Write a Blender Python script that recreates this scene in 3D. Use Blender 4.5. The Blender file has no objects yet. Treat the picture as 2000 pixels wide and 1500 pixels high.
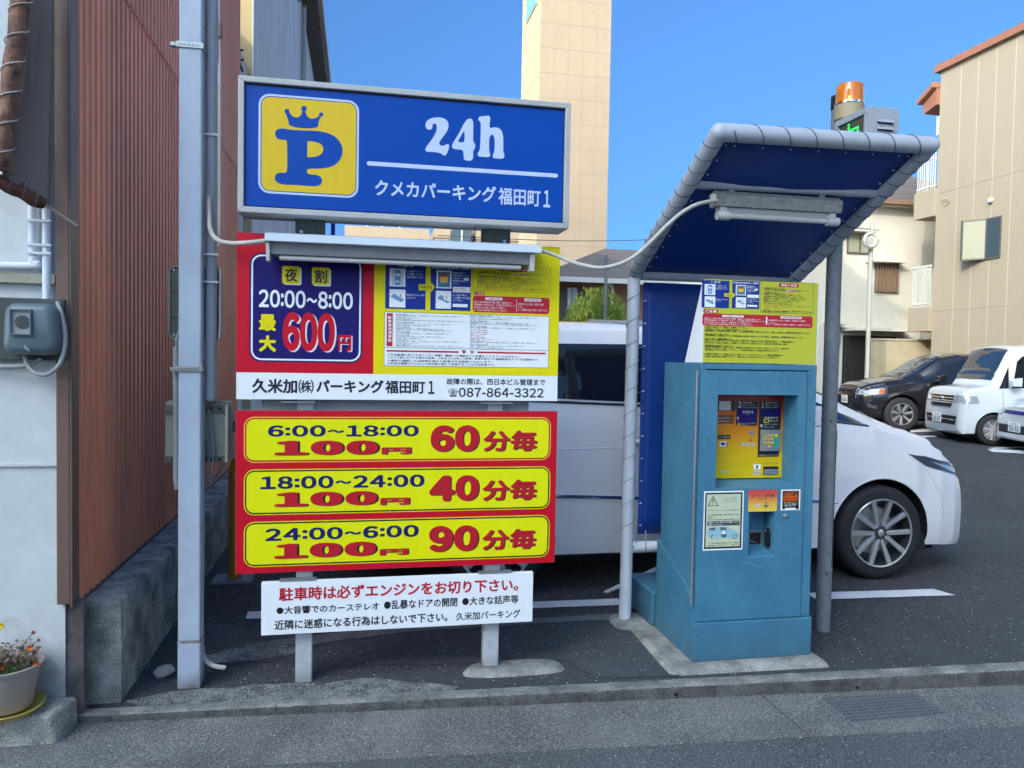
import bpy, bmesh, math, random
from mathutils import Vector, Matrix, noise
from mathutils.bvhtree import BVHTree
random.seed(7)
R_ = math.radians
COL = bpy.context.scene.collection
SC = bpy.context.scene

# ------------------------------------------------------------------ camera, sky, sun, exposure
F_PX, YAW, PITCH, ROLL, EYE = 1493.5, R_(11.356), R_(2.017), R_(0.997), 1.6
FW = Vector((math.sin(YAW)*math.cos(PITCH), math.cos(YAW)*math.cos(PITCH), -math.sin(PITCH)))
r0 = Vector((math.cos(YAW), -math.sin(YAW), 0)); u0 = r0.cross(FW)
RT = r0*math.cos(ROLL) + u0*math.sin(ROLL); UP = -r0*math.sin(ROLL) + u0*math.cos(ROLL)
C0 = Vector((0, 0, EYE))
cam_d = bpy.data.cameras.new('camera'); cam_d.sensor_width = 36; cam_d.lens = F_PX/2000*36
cam_d.clip_end = 2000; cam_d.clip_start = 0.05
cam = bpy.data.objects.new('camera', cam_d); COL.objects.link(cam); SC.camera = cam
cam.matrix_world = Matrix(((RT.x, UP.x, -FW.x, 0), (RT.y, UP.y, -FW.y, 0), (RT.z, UP.z, -FW.z, EYE), (0, 0, 0, 1)))

SUN_EL = R_(24); SUN_AZ = R_(225)      # azimuth clockwise from +Y
S = Vector((math.sin(SUN_AZ)*math.cos(SUN_EL), math.cos(SUN_AZ)*math.cos(SUN_EL), math.sin(SUN_EL)))
w = bpy.data.worlds.new('World'); SC.world = w; w.use_nodes = True
nt = w.node_tree; bg = nt.nodes['Background']
sky = nt.nodes.new('ShaderNodeTexSky'); sky.sky_type = 'NISHITA'; sky.sun_disc = False
sky.sun_elevation = SUN_EL; sky.sun_rotation = SUN_AZ
sky.air_density = 1.0; sky.dust_density = 3.0; sky.ozone_density = 6.0
tc = nt.nodes.new('ShaderNodeTexCoord'); mpw = nt.nodes.new('ShaderNodeMapping')     # flatter gradient towards the horizon, sun height unchanged
mpw.inputs['Scale'].default_value = (1, 1, .4); mpw.inputs['Location'].default_value = (0, 0, math.sin(SUN_EL)*.6)
nt.links.new(tc.outputs['Generated'], mpw.inputs[0]); nt.links.new(mpw.outputs[0], sky.inputs[0])
gm = nt.nodes.new('ShaderNodeGamma'); gm.inputs[1].default_value = 1.42
nt.links.new(sky.outputs[0], gm.inputs[0]); tint = nt.nodes.new('ShaderNodeMix'); tint.data_type = 'RGBA'; tint.blend_type = 'MULTIPLY'; tint.inputs[0].default_value = 1; tint.inputs[7].default_value = (.96, 1, .90, 1)
nt.links.new(gm.outputs[0], tint.inputs[6]); nt.links.new(tint.outputs[2], bg.inputs[0]); bg.inputs[1].default_value = 0.15
sun_d = bpy.data.lights.new('sun', 'SUN'); sun_d.energy = 2.2; sun_d.angle = R_(0.53); sun_d.color = (1, .90, .74)
sun = bpy.data.objects.new('sun', sun_d); COL.objects.link(sun)
sun.rotation_euler = S.to_track_quat('Z', 'Y').to_euler()
SC.view_settings.view_transform = 'Standard'; SC.view_settings.look = 'None'
SC.view_settings.exposure = 0.2; SC.view_settings.gamma = 1
SC.view_settings.use_curve_mapping = False

# ------------------------------------------------------------------ helpers
def ray(px, py): return RT*((px-1000)/F_PX) - UP*((py-750)/F_PX) + FW
def atY(px, py, Y): d = ray(px, py); return C0 + d*(Y/d.y)
def atX(px, py, X): d = ray(px, py); return C0 + d*(X/d.x)
def atZ(px, py, Z=0.0): d = ray(px, py); return C0 + d*((Z-EYE)/d.z)
def gz(x, y): return 0.022*min(max(0, y-3.75), 30)
def atG(px, py):
    p = atZ(px, py)
    for _ in range(12): p = atZ(px, py, gz(p.x, p.y))
    return p

def mat(name, col, rough=.6, metal=0.0, var=0.0, vscale=3.0, col2=None, bump=0.0, bscale=60.0, coat=0.0,
        emit=None, estr=0.0, stretch=(1, 1, 1), fine=0.0, fscale=200.0, detail=6.0, spec=.5, trans=0.0, alpha=1.0, speck=0, grime=None):
    m = bpy.data.materials.new(name); m.use_nodes = True; t = m.node_tree; N = t.nodes; L = t.links
    b = N['Principled BSDF']
    b.inputs['Base Color'].default_value = (*col, 1); b.inputs['Roughness'].default_value = rough
    b.inputs['Metallic'].default_value = metal; b.inputs['Specular IOR Level'].default_value = spec
    b.inputs['Coat Weight'].default_value = coat; b.inputs['Coat Roughness'].default_value = .04
    b.inputs['Transmission Weight'].default_value = trans; b.inputs['Alpha'].default_value = alpha
    if emit: b.inputs['Emission Color'].default_value = (*emit, 1); b.inputs['Emission Strength'].default_value = estr
    if var or fine or bump:
        geo = N.new('ShaderNodeNewGeometry'); mp = N.new('ShaderNodeMapping'); mp.inputs['Scale'].default_value = stretch
        L.new(geo.outputs['Position'], mp.inputs[0])
    cur = None
    if var:
        n = N.new('ShaderNodeTexNoise'); n.inputs['Scale'].default_value = vscale; n.inputs['Detail'].default_value = detail
        n.inputs['Roughness'].default_value = .62
        L.new(mp.outputs[0], n.inputs['Vector'])
        rmp = N.new('ShaderNodeValToRGB'); rmp.color_ramp.elements[0].position = .34; rmp.color_ramp.elements[1].position = .68
        c2 = col2 or tuple(c*.55 for c in col)
        rmp.color_ramp.elements[0].color = (*[a+(c-a)*(1-var) for a, c in zip(c2, col)], 1); rmp.color_ramp.elements[1].color = (*col, 1)
        L.new(n.outputs['Fac'], rmp.inputs[0]); cur = rmp.outputs[0]
        mr = N.new('ShaderNodeMapRange'); mr.inputs[3].default_value = min(1, rough+.12); mr.inputs[4].default_value = max(0.02, rough-.05)
        L.new(n.outputs['Fac'], mr.inputs[0]); L.new(mr.outputs[0], b.inputs['Roughness'])
    if fine:
        n2 = N.new('ShaderNodeTexNoise'); n2.inputs['Scale'].default_value = fscale; n2.inputs['Detail'].default_value = 3
        L.new(mp.outputs[0], n2.inputs['Vector'])
        r2 = N.new('ShaderNodeValToRGB'); r2.color_ramp.elements[0].position = .35; r2.color_ramp.elements[1].position = .66
        lo = 1-fine; hi = 1+fine*.9
        r2.color_ramp.elements[0].color = (lo, lo, lo, 1); r2.color_ramp.elements[1].color = (hi, hi, hi, 1)
        L.new(n2.outputs['Fac'], r2.inputs[0])
        mx = N.new('ShaderNodeMix'); mx.data_type = 'RGBA'; mx.blend_type = 'MULTIPLY'; mx.clamp_result = False; mx.inputs[0].default_value = 1
        if cur: L.new(cur, mx.inputs[6])
        else: mx.inputs[6].default_value = (*col, 1)
        L.new(r2.outputs[0], mx.inputs[7]); cur = mx.outputs[2]
    if speck:
        vo = N.new('ShaderNodeTexVoronoi'); vo.inputs['Scale'].default_value = speck; L.new(mp.outputs[0], vo.inputs['Vector'])
        lt = N.new('ShaderNodeMath'); lt.operation = 'LESS_THAN'; L.new(vo.outputs['Distance'], lt.inputs[0]); lt.inputs[1].default_value = .33
        sc_ = N.new('ShaderNodeSeparateColor'); L.new(vo.outputs['Color'], sc_.inputs[0])
        gt = N.new('ShaderNodeMath'); gt.operation = 'GREATER_THAN'; L.new(sc_.outputs[0], gt.inputs[0]); gt.inputs[1].default_value = .66
        g3 = N.new('ShaderNodeMath'); g3.operation = 'GREATER_THAN'; L.new(sc_.outputs[1], g3.inputs[0]); g3.inputs[1].default_value = .93
        ml = N.new('ShaderNodeMath'); ml.operation = 'MULTIPLY'; L.new(lt.outputs[0], ml.inputs[0]); L.new(gt.outputs[0], ml.inputs[1])
        m1 = N.new('ShaderNodeMix'); m1.data_type = 'RGBA'; L.new(g3.outputs[0], m1.inputs[0]); m1.inputs[6].default_value = (*[min(.9, c*1.6+.015) for c in col], 1); m1.inputs[7].default_value = (.62, .62, .60, 1)
        m2 = N.new('ShaderNodeMix'); m2.data_type = 'RGBA'; L.new(ml.outputs[0], m2.inputs[0]); L.new(cur, m2.inputs[6]); L.new(m1.outputs[2], m2.inputs[7]); cur = m2.outputs[2]
    if grime:      # dirt splashed and soaked up from the ground, with a ragged upper edge
        z0, z1, gc, gs = grime; sp = N.new('ShaderNodeSeparateXYZ'); L.new(geo.outputs['Position'], sp.inputs[0])
        gn = N.new('ShaderNodeTexNoise'); gn.inputs['Scale'].default_value = 11; gn.inputs['Detail'].default_value = 7; L.new(geo.outputs['Position'], gn.inputs['Vector'])
        ad = N.new('ShaderNodeMath'); ad.operation = 'MULTIPLY_ADD'; L.new(gn.outputs['Fac'], ad.inputs[0]); ad.inputs[1].default_value = -(z1-z0)*1.3; L.new(sp.outputs[2], ad.inputs[2])
        mr2 = N.new('ShaderNodeMapRange'); mr2.inputs[1].default_value = z0-(z1-z0)*.65; mr2.inputs[2].default_value = z1-(z1-z0)*.65; mr2.inputs[3].default_value = gs; mr2.inputs[4].default_value = 0; L.new(ad.outputs[0], mr2.inputs[0])
        m4 = N.new('ShaderNodeMix'); m4.data_type = 'RGBA'; L.new(mr2.outputs[0], m4.inputs[0])
        if cur: L.new(cur, m4.inputs[6])
        else: m4.inputs[6].default_value = (*col, 1)
        m4.inputs[7].default_value = (*gc, 1); cur = m4.outputs[2]
    if cur: L.new(cur, b.inputs['Base Color'])
    if bump:
        n3 = N.new('ShaderNodeTexNoise'); n3.inputs['Scale'].default_value = bscale; n3.inputs['Detail'].default_value = 4
        L.new(mp.outputs[0], n3.inputs['Vector'])
        bp = N.new('ShaderNodeBump'); bp.inputs['Strength'].default_value = bump; bp.inputs['Distance'].default_value = .01
        L.new(n3.outputs['Fac'], bp.inputs['Height']); L.new(bp.outputs[0], b.inputs['Normal'])
    return m

def tag(o, label=None, cat=None, group=None, kind=None):
    if label: o['label'] = label
    if cat: o['category'] = cat
    if group: o['group'] = group
    if kind: o['kind'] = kind
    return o
def link(o, parent=None):
    COL.objects.link(o)
    if parent is not None:
        o.parent = parent
        r = parent
        M = Matrix.Identity(4)
        while r is not None:
            if r.get('world_root'): M = Matrix.Translation(r.location)
            r = r.parent
        o.matrix_parent_inverse = M.inverted() if parent.get('world_root') else Matrix.Identity(4)
    return o
def thing(name, label, cat, loc=(0, 0, 0), rz=0.0, group=None, local=False):
    o = bpy.data.objects.new(name, None); o.location = loc; o.rotation_euler = (0, 0, rz); o.empty_display_size = .1
    COL.objects.link(o); tag(o, label, cat, group)
    if not local: o['world_root'] = 1
    return o

class MB:
    def __init__(s): s.v = []; s.f = []; s.m = []; s.mi = 0
    def add(s, vs, fs):
        k = len(s.v); s.v += [tuple(v) for v in vs]; s.f += [tuple(i+k for i in f) for f in fs]; s.m += [s.mi]*len(fs); return s
    def box(s, x0, x1, y0, y1, z0, z1):
        return s.add([(x0, y0, z0), (x1, y0, z0), (x1, y1, z0), (x0, y1, z0), (x0, y0, z1), (x1, y0, z1), (x1, y1, z1), (x0, y1, z1)],
                     [(0, 3, 2, 1), (4, 5, 6, 7), (0, 1, 5, 4), (1, 2, 6, 5), (2, 3, 7, 6), (3, 0, 4, 7)])
    def hexa(s, b, t):   # bottom 4 pts, top 4 pts (same winding)
        return s.add(list(b)+list(t), [(0, 3, 2, 1), (4, 5, 6, 7), (0, 1, 5, 4), (1, 2, 6, 5), (2, 3, 7, 6), (3, 0, 4, 7)])
    def quad(s, *p): return s.add(p, [tuple(range(len(p)))])
    def prism(s, poly, a, b, axis='y'):   # poly of 2d points extruded along axis from a to b
        def P(u, v, w):
            return {'y': (u, w, v), 'x': (w, u, v), 'z': (u, v, w)}[axis]
        n = len(poly); vs = [P(u, v, a) for u, v in poly]+[P(u, v, b) for u, v in poly]
        return s.add(vs, [tuple(range(n))[::-1], tuple(range(n, 2*n))]+[(i, (i+1) % n, n+(i+1) % n, n+i) for i in range(n)])
    def loft(s, secs):
        n = len(secs[0]); vs = [p for q in secs for p in q]
        return s.add(vs, [(i*n+k, i*n+(k+1) % n, (i+1)*n+(k+1) % n, (i+1)*n+k) for i in range(len(secs)-1) for k in range(n)]+[tuple(range(n))[::-1], tuple((len(secs)-1)*n+k for k in range(n))])
    def tube(s, pts, r, n=12, cap=True, closed=False):
        pts = [Vector(p) for p in pts]; rs = r if isinstance(r, (list, tuple)) else [r]*len(pts)
        prev = None; rings = []
        for i, p in enumerate(pts):
            a = pts[max(0, i-1)]; b = pts[min(len(pts)-1, i+1)]; t = (b-a).normalized()
            if prev is None:
                ref = Vector((0, 0, 1)) if abs(t.z) < .9 else Vector((1, 0, 0)); x = t.cross(ref).normalized()
            else:
                x = (prev - t*prev.dot(t)).normalized()
            y = t.cross(x); prev = x
            rings.append([p + (x*math.cos(2*math.pi*k/n)+y*math.sin(2*math.pi*k/n))*rs[i] for k in range(n)])
        vs = [q for rr in rings for q in rr]
        fs = [(i*n+k, i*n+(k+1) % n, (i+1)*n+(k+1) % n, (i+1)*n+k) for i in range(len(pts)-1) for k in range(n)]
        if cap: fs += [tuple(range(n))[::-1], tuple((len(pts)-1)*n+k for k in range(n))]
        return s.add(vs, fs)
    def lathe(s, prof, c=(0, 0, 0), n=32, axis='z'):
        vs = []
        for (r, h) in prof:
            for k in range(n):
                a = 2*math.pi*k/n; u, v = r*math.cos(a), r*math.sin(a)
                vs.append({'z': (c[0]+u, c[1]+v, c[2]+h), 'y': (c[0]+u, c[1]+h, c[2]+v), 'x': (c[0]+h, c[1]+u, c[2]+v)}[axis])
        fs = [(i*n+k, i*n+(k+1) % n, (i+1)*n+(k+1) % n, (i+1)*n+k) for i in range(len(prof)-1) for k in range(n)]
        return s.add(vs, fs)
    def build(s, name, m, parent=None, bevel=0, smooth=False, ang=35, fix=True, seg=2):
        me = bpy.data.meshes.new(name); me.from_pydata(s.v, [], s.f)
        for x in (m if isinstance(m, (list, tuple)) else [m]): me.materials.append(x)
        me.polygons.foreach_set('material_index', s.m)
        if fix:
            bm = bmesh.new(); bm.from_mesh(me); bmesh.ops.recalc_face_normals(bm, faces=bm.faces); bm.to_mesh(me); bm.free()
        if smooth:
            me.shade_smooth(); me.set_sharp_from_angle(angle=R_(ang))
        me.update()
        o = bpy.data.objects.new(name, me); link(o, parent)
        if bevel:
            b = o.modifiers.new('bevel', 'BEVEL'); b.width = bevel; b.segments = seg; b.limit_method = 'ANGLE'; b.angle_limit = R_(40)
            b.harden_normals = False
        return o
def one(name, m, parent, *b, bevel=0): return MB().box(*b).build(name, m, parent, bevel=bevel)
def helix(p, q, r, pitch, cr=.0022, n=5, step=12):
    p = Vector(p); q = Vector(q); L = (q-p).length; t = (q-p).normalized()
    ref = Vector((0, 0, 1)) if abs(t.z) < .9 else Vector((1, 0, 0)); x = t.cross(ref).normalized(); y = t.cross(x)
    k = int(L/pitch*step); return [p+t*(L*i/k)+(x*math.cos(2*math.pi*i/step)+y*math.sin(2*math.pi*i/step))*r for i in range(k+1)]
def smoothpath(pts, n=8):
    P = [Vector(p) for p in pts]; P = [P[0]*2-P[1]]+P+[P[-1]*2-P[-2]]; out = []
    for i in range(1, len(P)-2):
        for k in range(n):
            t = k/n; a, b, c, d = P[i-1:i+3]
            out.append(.5*((2*b)+(c-a)*t+(2*a-5*b+4*c-d)*t*t+(3*b-a-3*c+d)*t**3))
    return out+[P[-2]]
def dup(o, parent=None):
    c = o.copy(); COL.objects.link(c)
    if parent is not None: c.parent = parent
    for ch in o.children: dup(ch, c)
    return c

# ---------------------------- flat print
_tc = {}
def glyphs(s, bold, res, space, lines):
    k = (s, res, space, lines)
    if k not in _tc:
        c = bpy.data.curves.new('t', 'FONT'); c.body = s; c.resolution_u = res; c.space_character = space; c.space_line = lines
        o = bpy.data.objects.new('t', c); COL.objects.link(o)
        me = bpy.data.meshes.new_from_object(o.evaluated_get(bpy.context.evaluated_depsgraph_get()))
        _tc[k] = ([(v.co.x, v.co.y) for v in me.vertices], [tuple(p.vertices) for p in me.polygons])
        bpy.data.objects.remove(o); bpy.data.curves.remove(c); bpy.data.meshes.remove(me)
    return _tc[k]
def put_text(mb, s, box, Y, bold=.0, res=2, space=1.0, lines=1.0, fit=True, shear=0.0):
    x0, x1, z0, z1 = box; V, Fc = glyphs(s, bold, res, space, lines)
    if not V: return
    a0 = min(v[0] for v in V); a1 = max(v[0] for v in V); b0 = min(v[1] for v in V); b1 = max(v[1] for v in V)
    fx, f = (bold if isinstance(bold, tuple) else (bold*.9, bold*.9))
    sx = (x1-x0)/(a1-a0+2*fx); sz = (z1-z0)/(b1-b0+2*f); f0 = f; f = max(fx, f); fr = f0/f if f else 1
    n = 0 if f <= 0 else (4 if f < .03 else (8 if f < .05 else 14))
    offs = [(0, 0)]+[(f*math.cos(2*math.pi*k/n+.4), f*math.sin(2*math.pi*k/n+.4)) for k in range(n)]
    if f >= .05: offs += [(f*.5*math.cos(k*1.047), f*.5*math.sin(k*1.047)) for k in range(6)]
    for i, (dx, dz) in enumerate(offs):
        mb.add([(x0+(u-a0+fx+dx*fx/(f or 1))*sx, Y-2e-5*i, z0+(v-b0+f0+dz*fr)*sz) for u, v in V], Fc)
def put_digits(mb, s, box, Y, bold=.0, gap=.10):
    x0, x1, z0, z1 = box; FWD = {c: chr(ord(c)+0xFEE0) for c in '0123456789'}; fx, fz = bold if isinstance(bold, tuple) else (bold*.9, bold*.9)
    gl = []; H = .735
    for ch in s:
        if ch in FWD:
            V, Fc = glyphs(FWD[ch], 0, 5, 1.0, 1.0); a0 = min(v[0] for v in V); a1 = max(v[0] for v in V); b0 = min(v[1] for v in V); b1 = max(v[1] for v in V)
            k = H/(b1-b0); gl.append(([((u-a0)*k, (v-b0)*k) for u, v in V], Fc, (a1-a0)*k))
        elif ch == ':': gl.append(([(0, .08), (.10, .08), (.10, .20), (0, .20), (0, .46), (.10, .46), (.10, .58), (0, .58)], [(0, 1, 2, 3), (4, 5, 6, 7)], .10))
        elif ch == '-': gl.append(([(0, .24), (.26, .24), (.26, .34), (0, .34)], [(0, 1, 2, 3)], .26))
        else:
            V, Fc = glyphs('～', 0, 5, 1.0, 1.0); a0 = min(v[0] for v in V); a1 = max(v[0] for v in V); bm_ = (min(v[1] for v in V)+max(v[1] for v in V))/2; k = .62
            gl.append(([((u-a0)*k, (v-bm_)*k+.34) for u, v in V], Fc, (a1-a0)*k))
    W = sum(g[2] for g in gl)+(gap+2*fx)*(len(gl)-1); sx = (x1-x0)/(W+2*fx); sz = (z1-z0)/(H+2*fz); f = max(fx, fz); n = 0 if f <= 0 else (8 if f < .05 else 14)
    offs = [(0, 0)]+[(fx*math.cos(2*math.pi*k/n+.4), fz*math.sin(2*math.pi*k/n+.4)) for k in range(n)]
    if f >= .05: offs += [(fx*.5*math.cos(k*1.047), fz*.5*math.sin(k*1.047)) for k in range(6)]
    x = 0
    for V, Fc, w_ in gl:
        for i, (dx, dz) in enumerate(offs): mb.add([(x0+(x+u+fx+dx)*sx, Y-2e-5*i, z0+(v+fz+dz)*sz) for u, v in V], Fc)
        x += w_+gap+2*fx
def num(parent, s, box, Y, m, bold=.0, gap=.10, name='lettering'):
    mb = MB(); put_digits(mb, s, box, Y, bold, gap); return mb.build(name, m, parent, fix=False)
def label(parent, s, box, Y, m, bold=.0, res=2, space=1.0, lines=1.0, name='lettering', **k):
    mb = MB(); put_text(mb, s, box, Y, bold, res, space, lines, **k); return mb.build(name, m, parent, fix=False)
def rr(x0, x1, z0, z1, r, n=6):
    o = []
    for cx, cz, a0 in ((x1-r, z1-r, 0), (x0+r, z1-r, 90), (x0+r, z0+r, 180), (x1-r, z0+r, 270)):
        for k in range(n+1): a = R_(a0+90*k/n); o.append((cx+r*math.cos(a), cz+r*math.sin(a)))
    return o[::-1]
def fill(mb, poly, Y): mb.add([(u, Y, v) for u, v in poly], [tuple(range(len(poly)))[::-1]])
def ring(mb, a, b, Y):
    n = len(a); mb.add([(u, Y, v) for u, v in a]+[(u, Y, v) for u, v in b], [(i, n+i, n+(i+1) % n, (i+1) % n) for i in range(n)])
def chaikin(p, k=2):
    for _ in range(k):
        q = []
        for i in range(len(p)):
            a = p[i]; b = p[(i+1) % len(p)]
            q += [(a[0]*.75+b[0]*.25, a[1]*.75+b[1]*.25), (a[0]*.25+b[0]*.75, a[1]*.25+b[1]*.75)]
        p = q
    return p
def outline(mb, loops, Y):
    c = bpy.data.curves.new('c', 'CURVE'); c.dimensions = '2D'; c.fill_mode = 'BOTH'
    for lp in loops:
        s = c.splines.new('POLY'); s.points.add(len(lp)-1); s.use_cyclic_u = True
        for i, (u, v) in enumerate(lp): s.points[i].co = (u, v, 0, 1)
    o = bpy.data.objects.new('c', c); COL.objects.link(o)
    me = bpy.data.meshes.new_from_object(o.evaluated_get(bpy.context.evaluated_depsgraph_get()))
    mb.add([(v.co.x, Y, v.co.y) for v in me.vertices], [tuple(p.vertices) for p in me.polygons])
    bpy.data.objects.remove(o); bpy.data.curves.remove(c); bpy.data.meshes.remove(me)
class Zoom:      # reads positions measured on an enlarged crop and turns them into metres on the plane Y
    def __init__(s, ox, oy, sc, Y): s.o = (ox, oy); s.s = sc; s.Y = Y
    def p(s, x, y): v = atY(s.o[0]+x/s.s, s.o[1]+y/s.s, s.Y); return (v.x, v.z)
    def b(s, x0, x1, y0, y1):   # y given at the middle of the box
        xc = (x0+x1)/2; ym = (y0+y1)/2
        return (s.p(x0, ym)[0], s.p(x1, ym)[0], s.p(xc, y1)[1], s.p(xc, y0)[1])

# ------------------------------------------------------------------ materials
M = {}
M['asphalt'] = mat('asphalt', (.058, .061, .068), .85, var=.55, vscale=.9, fine=.7, fscale=120, bump=.7, bscale=160, speck=85)
M['road'] = mat('road asphalt', (.115, .118, .125), .9, var=.5, vscale=1.2, fine=.55, fscale=120, bump=.8, bscale=120, speck=105)
M['patch'] = mat('dark asphalt patch', (.062, .066, .076), .8, var=.5, vscale=2.5, fine=.5, fscale=150, bump=.4, bscale=180, speck=95)
M['gutter'] = mat('gutter concrete', (.205, .20, .187), .9, var=.9, vscale=2.3, col2=(.10, .10, .105), fine=.5, fscale=120, bump=.7, bscale=120, speck=110)
M['kerbface'] = mat('grimy shaded kerb face', (.13, .13, .12), .9, var=.9, vscale=9, col2=(.045, .045, .045), fine=.4, fscale=150, bump=.6, bscale=120)  # grime, plus the shade of the street side put into the colour
M['weld'] = mat('weld line', (.40, .46, .54), .6, var=1.0, vscale=28, col2=(.22, .07, .03))
M['kerb'] = mat('kerb concrete', (.30, .295, .27), .9, var=.95, vscale=7, col2=(.10, .105, .105), fine=.45, fscale=170, bump=.5, bscale=150)
M['oldconc'] = mat('old concrete', (.44, .44, .39), .9, var=.97, vscale=6.5, col2=(.12, .125, .118), fine=.4, fscale=150, bump=.5, bscale=120)
M['conc'] = mat('pale concrete', (.36, .36, .33), .9, var=.95, vscale=8, col2=(.14, .14, .13), fine=.3, fscale=180, bump=.5, bscale=120)
M['linepaint'] = mat('line paint', (.72, .74, .76), .7, var=.4, vscale=9, col2=(.45, .46, .48), fine=.12, fscale=150)
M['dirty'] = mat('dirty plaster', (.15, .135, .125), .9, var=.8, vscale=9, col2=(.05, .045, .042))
M['oldline'] = mat('worn strip', (.17, .175, .175), .85, var=.6, vscale=5, fine=.4, fscale=190)
M['stucco'] = mat('white stucco', (.62, .66, .66), .9, var=.35, vscale=1.6, bump=.22, bscale=70, fine=.03, fscale=14, grime=(.0, .42, (.12, .12, .115), .75))
M['brown'] = mat('brown corrugated steel', (.80, .30, .165), .5, var=.5, vscale=1.4, col2=(.52, .18, .10), stretch=(1, 1, .12), fine=.06, fscale=30)
M['brown2'] = mat('upper brown corrugated steel', (.80, .30, .17), .5, var=.3, vscale=1.1, stretch=(1, 1, .12))
M['trim'] = mat('brown trim', (.17, .105, .078), .45, var=.4, vscale=3)
M['darkmetal'] = mat('dark grey metal', (.10, .088, .08), .6, var=.5, vscale=1.2)
M['rust'] = mat('rusty pipe', (.16, .055, .025), .8, var=.9, vscale=14, col2=(.035, .018, .012), bump=.7, bscale=60)
M['rustpale'] = mat('pipe flaking paint', (.30, .15, .09), .7, var=1, vscale=16, col2=(.05, .022, .015), bump=.6, bscale=60)
M['pole'] = mat('pale blue painted steel', (.46, .54, .64), .45, var=.3, vscale=6, fine=.03, fscale=60, grime=(-.02, .09, (.14, .10, .08), .8))
M['post'] = mat('grey painted steel', (.50, .54, .56), .5, var=.35, vscale=7, grime=(-.02, .10, (.16, .12, .09), .8))
M['greypipe'] = mat('grey pvc conduit', (.34, .35, .37), .5, var=.2, vscale=5)
M['whitepipe'] = mat('painted downpipe', (.70, .75, .80), .6, var=.3, vscale=5)
M['flex'] = mat('beige flexible conduit', (.48, .46, .41), .6, var=.2, vscale=12)
M['galv'] = mat('galvanised steel', (.25, .27, .285), .5, metal=.25, var=.6, vscale=26, col2=(.15, .165, .18))
M['frame'] = mat('aluminium sign frame', (.46, .47, .455), .5, metal=.15, var=.3, vscale=7)
M['framed'] = mat('sign underside', (.22, .23, .245), .5, var=.4, vscale=6)
M['blue'] = mat('blue acrylic', (.0, .058, .35), .3, var=.2, vscale=2.0, col2=(.0, .042, .29), stretch=(3, 1, .3), spec=.25)
M['signwhite'] = mat('sign white vinyl', (.50, .60, .76), .3)
M['signyellow'] = mat('badge yellow', (.72, .50, .02), .4, spec=.25, var=.12, vscale=6, stretch=(4, 1, .3))
M['red'] = mat('red print', (.58, .003, .02), .42, spec=.3, var=.14, vscale=1.4, stretch=(5, 1, .5))
M['redp'] = mat('red ink', (.50, .008, .02), .4)
M['yel'] = mat('yellow print', (.78, .68, .0), .45, spec=.3)
M['lemon'] = mat('lemon print', (.80, .80, .0), .42, spec=.3, var=.08, vscale=1.5, stretch=(5, 1, .5))
M['orangeline'] = mat('orange yellow line', (.85, .52, .05), .4)
M['yelmuted'] = mat('muted yellow print', (.52, .53, .03), .4)
M['white'] = mat('white print', (.84, .88, .90), .4, var=.08, vscale=2, stretch=(5, 1, .5))
M['navy'] = mat('navy print', (.012, .006, .13), .5, spec=.25)
M['ink'] = mat('black ink', (.012, .012, .02), .4)
M['navyink'] = mat('navy ink', (.005, .008, .11), .4)
M['midblue'] = mat('blue print', (.005, .03, .26), .5, spec=.3)
M['pale'] = mat('pale blue print', (.15, .32, .52), .4)
M['machine'] = mat('blue painted steel cabinet', (.062, .218, .325), .42, var=.6, vscale=4.2, col2=(.03, .135, .235), fine=.07, fscale=38, bump=.04, bscale=40, detail=10, grime=(.0, .22, (.05, .10, .13), .6))
M['machine_side'] = M['machine']
M['gap'] = mat('gap shadow', (.01, .018, .025), .8)
M['chrome'] = mat('chrome', (.75, .76, .78), .12, metal=1)
M['steel'] = mat('brushed steel', (.42, .42, .40), .35, metal=.7)
M['black'] = mat('black plastic', (.014, .014, .016), .4)
M['rubber'] = mat('tyre rubber', (.018, .018, .02), .75, bump=.2, bscale=80)
M['well'] = mat('wheel well', (.006, .006, .007), .9)
M['tarp'] = mat('blue tarpaulin', (.0, .042, .26), .5, var=.12, vscale=3)
M['canopy_pipe'] = mat('canopy pipe', (.42, .46, .52), .38, var=.2, vscale=9)
M['cord'] = mat('lashing cord', (.08, .10, .11), .7)
M['cordpale'] = mat('pale lashing cord', (.28, .36, .36), .7)
M['whiteplastic'] = mat('white plastic', (.55, .56, .54), .45)
M['vanpaint'] = mat('pearl white car paint', (.80, .80, .80), .32, coat=1.0)
M['keipaint'] = mat('white car paint', (.62, .66, .68), .3, coat=1.0)
M['blackpaint'] = mat('black car paint', (.010, .009, .010), .22, coat=1.0)
M['glass'] = mat('dark car glass', (.008, .011, .016), .04, spec=.7)
M['wscreen'] = mat('windscreen glass', (.02, .035, .055), .03, spec=.6, coat=.3)
M['lens'] = mat('clear headlamp lens', (.45, .48, .50), .08, metal=.3, coat=1.0)
M['lamp_dark'] = mat('dark headlamp lens', (.05, .06, .10), .06, coat=1.0)
M['amberlens'] = mat('amber side lens', (.65, .12, .01), .2)
M['taillight'] = mat('red tail lens', (.5, .02, .03), .15)
M['rim'] = mat('machined alloy', (.66, .66, .68), .28, metal=.8)
M['rimdark'] = mat('dark alloy', (.06, .062, .07), .4, metal=.5)
M['wheelcover'] = mat('silver wheel cover', (.55, .56, .57), .35, metal=.4)
M['beige'] = mat('beige wall panel', (.385, .325, .235), .85, var=.35, vscale=.5, col2=(.33, .275, .195), fine=.03, fscale=20, bump=.2, bscale=30)
M['joint'] = mat('panel joint', (.48, .41, .31), .9)
M['orangetrim'] = mat('terracotta eave', (.34, .15, .095), .6, var=.3, vscale=2)
M['cream'] = mat('cream wall', (.62, .59, .50), .9, var=.2, vscale=.6, fine=.03, fscale=12)
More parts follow.
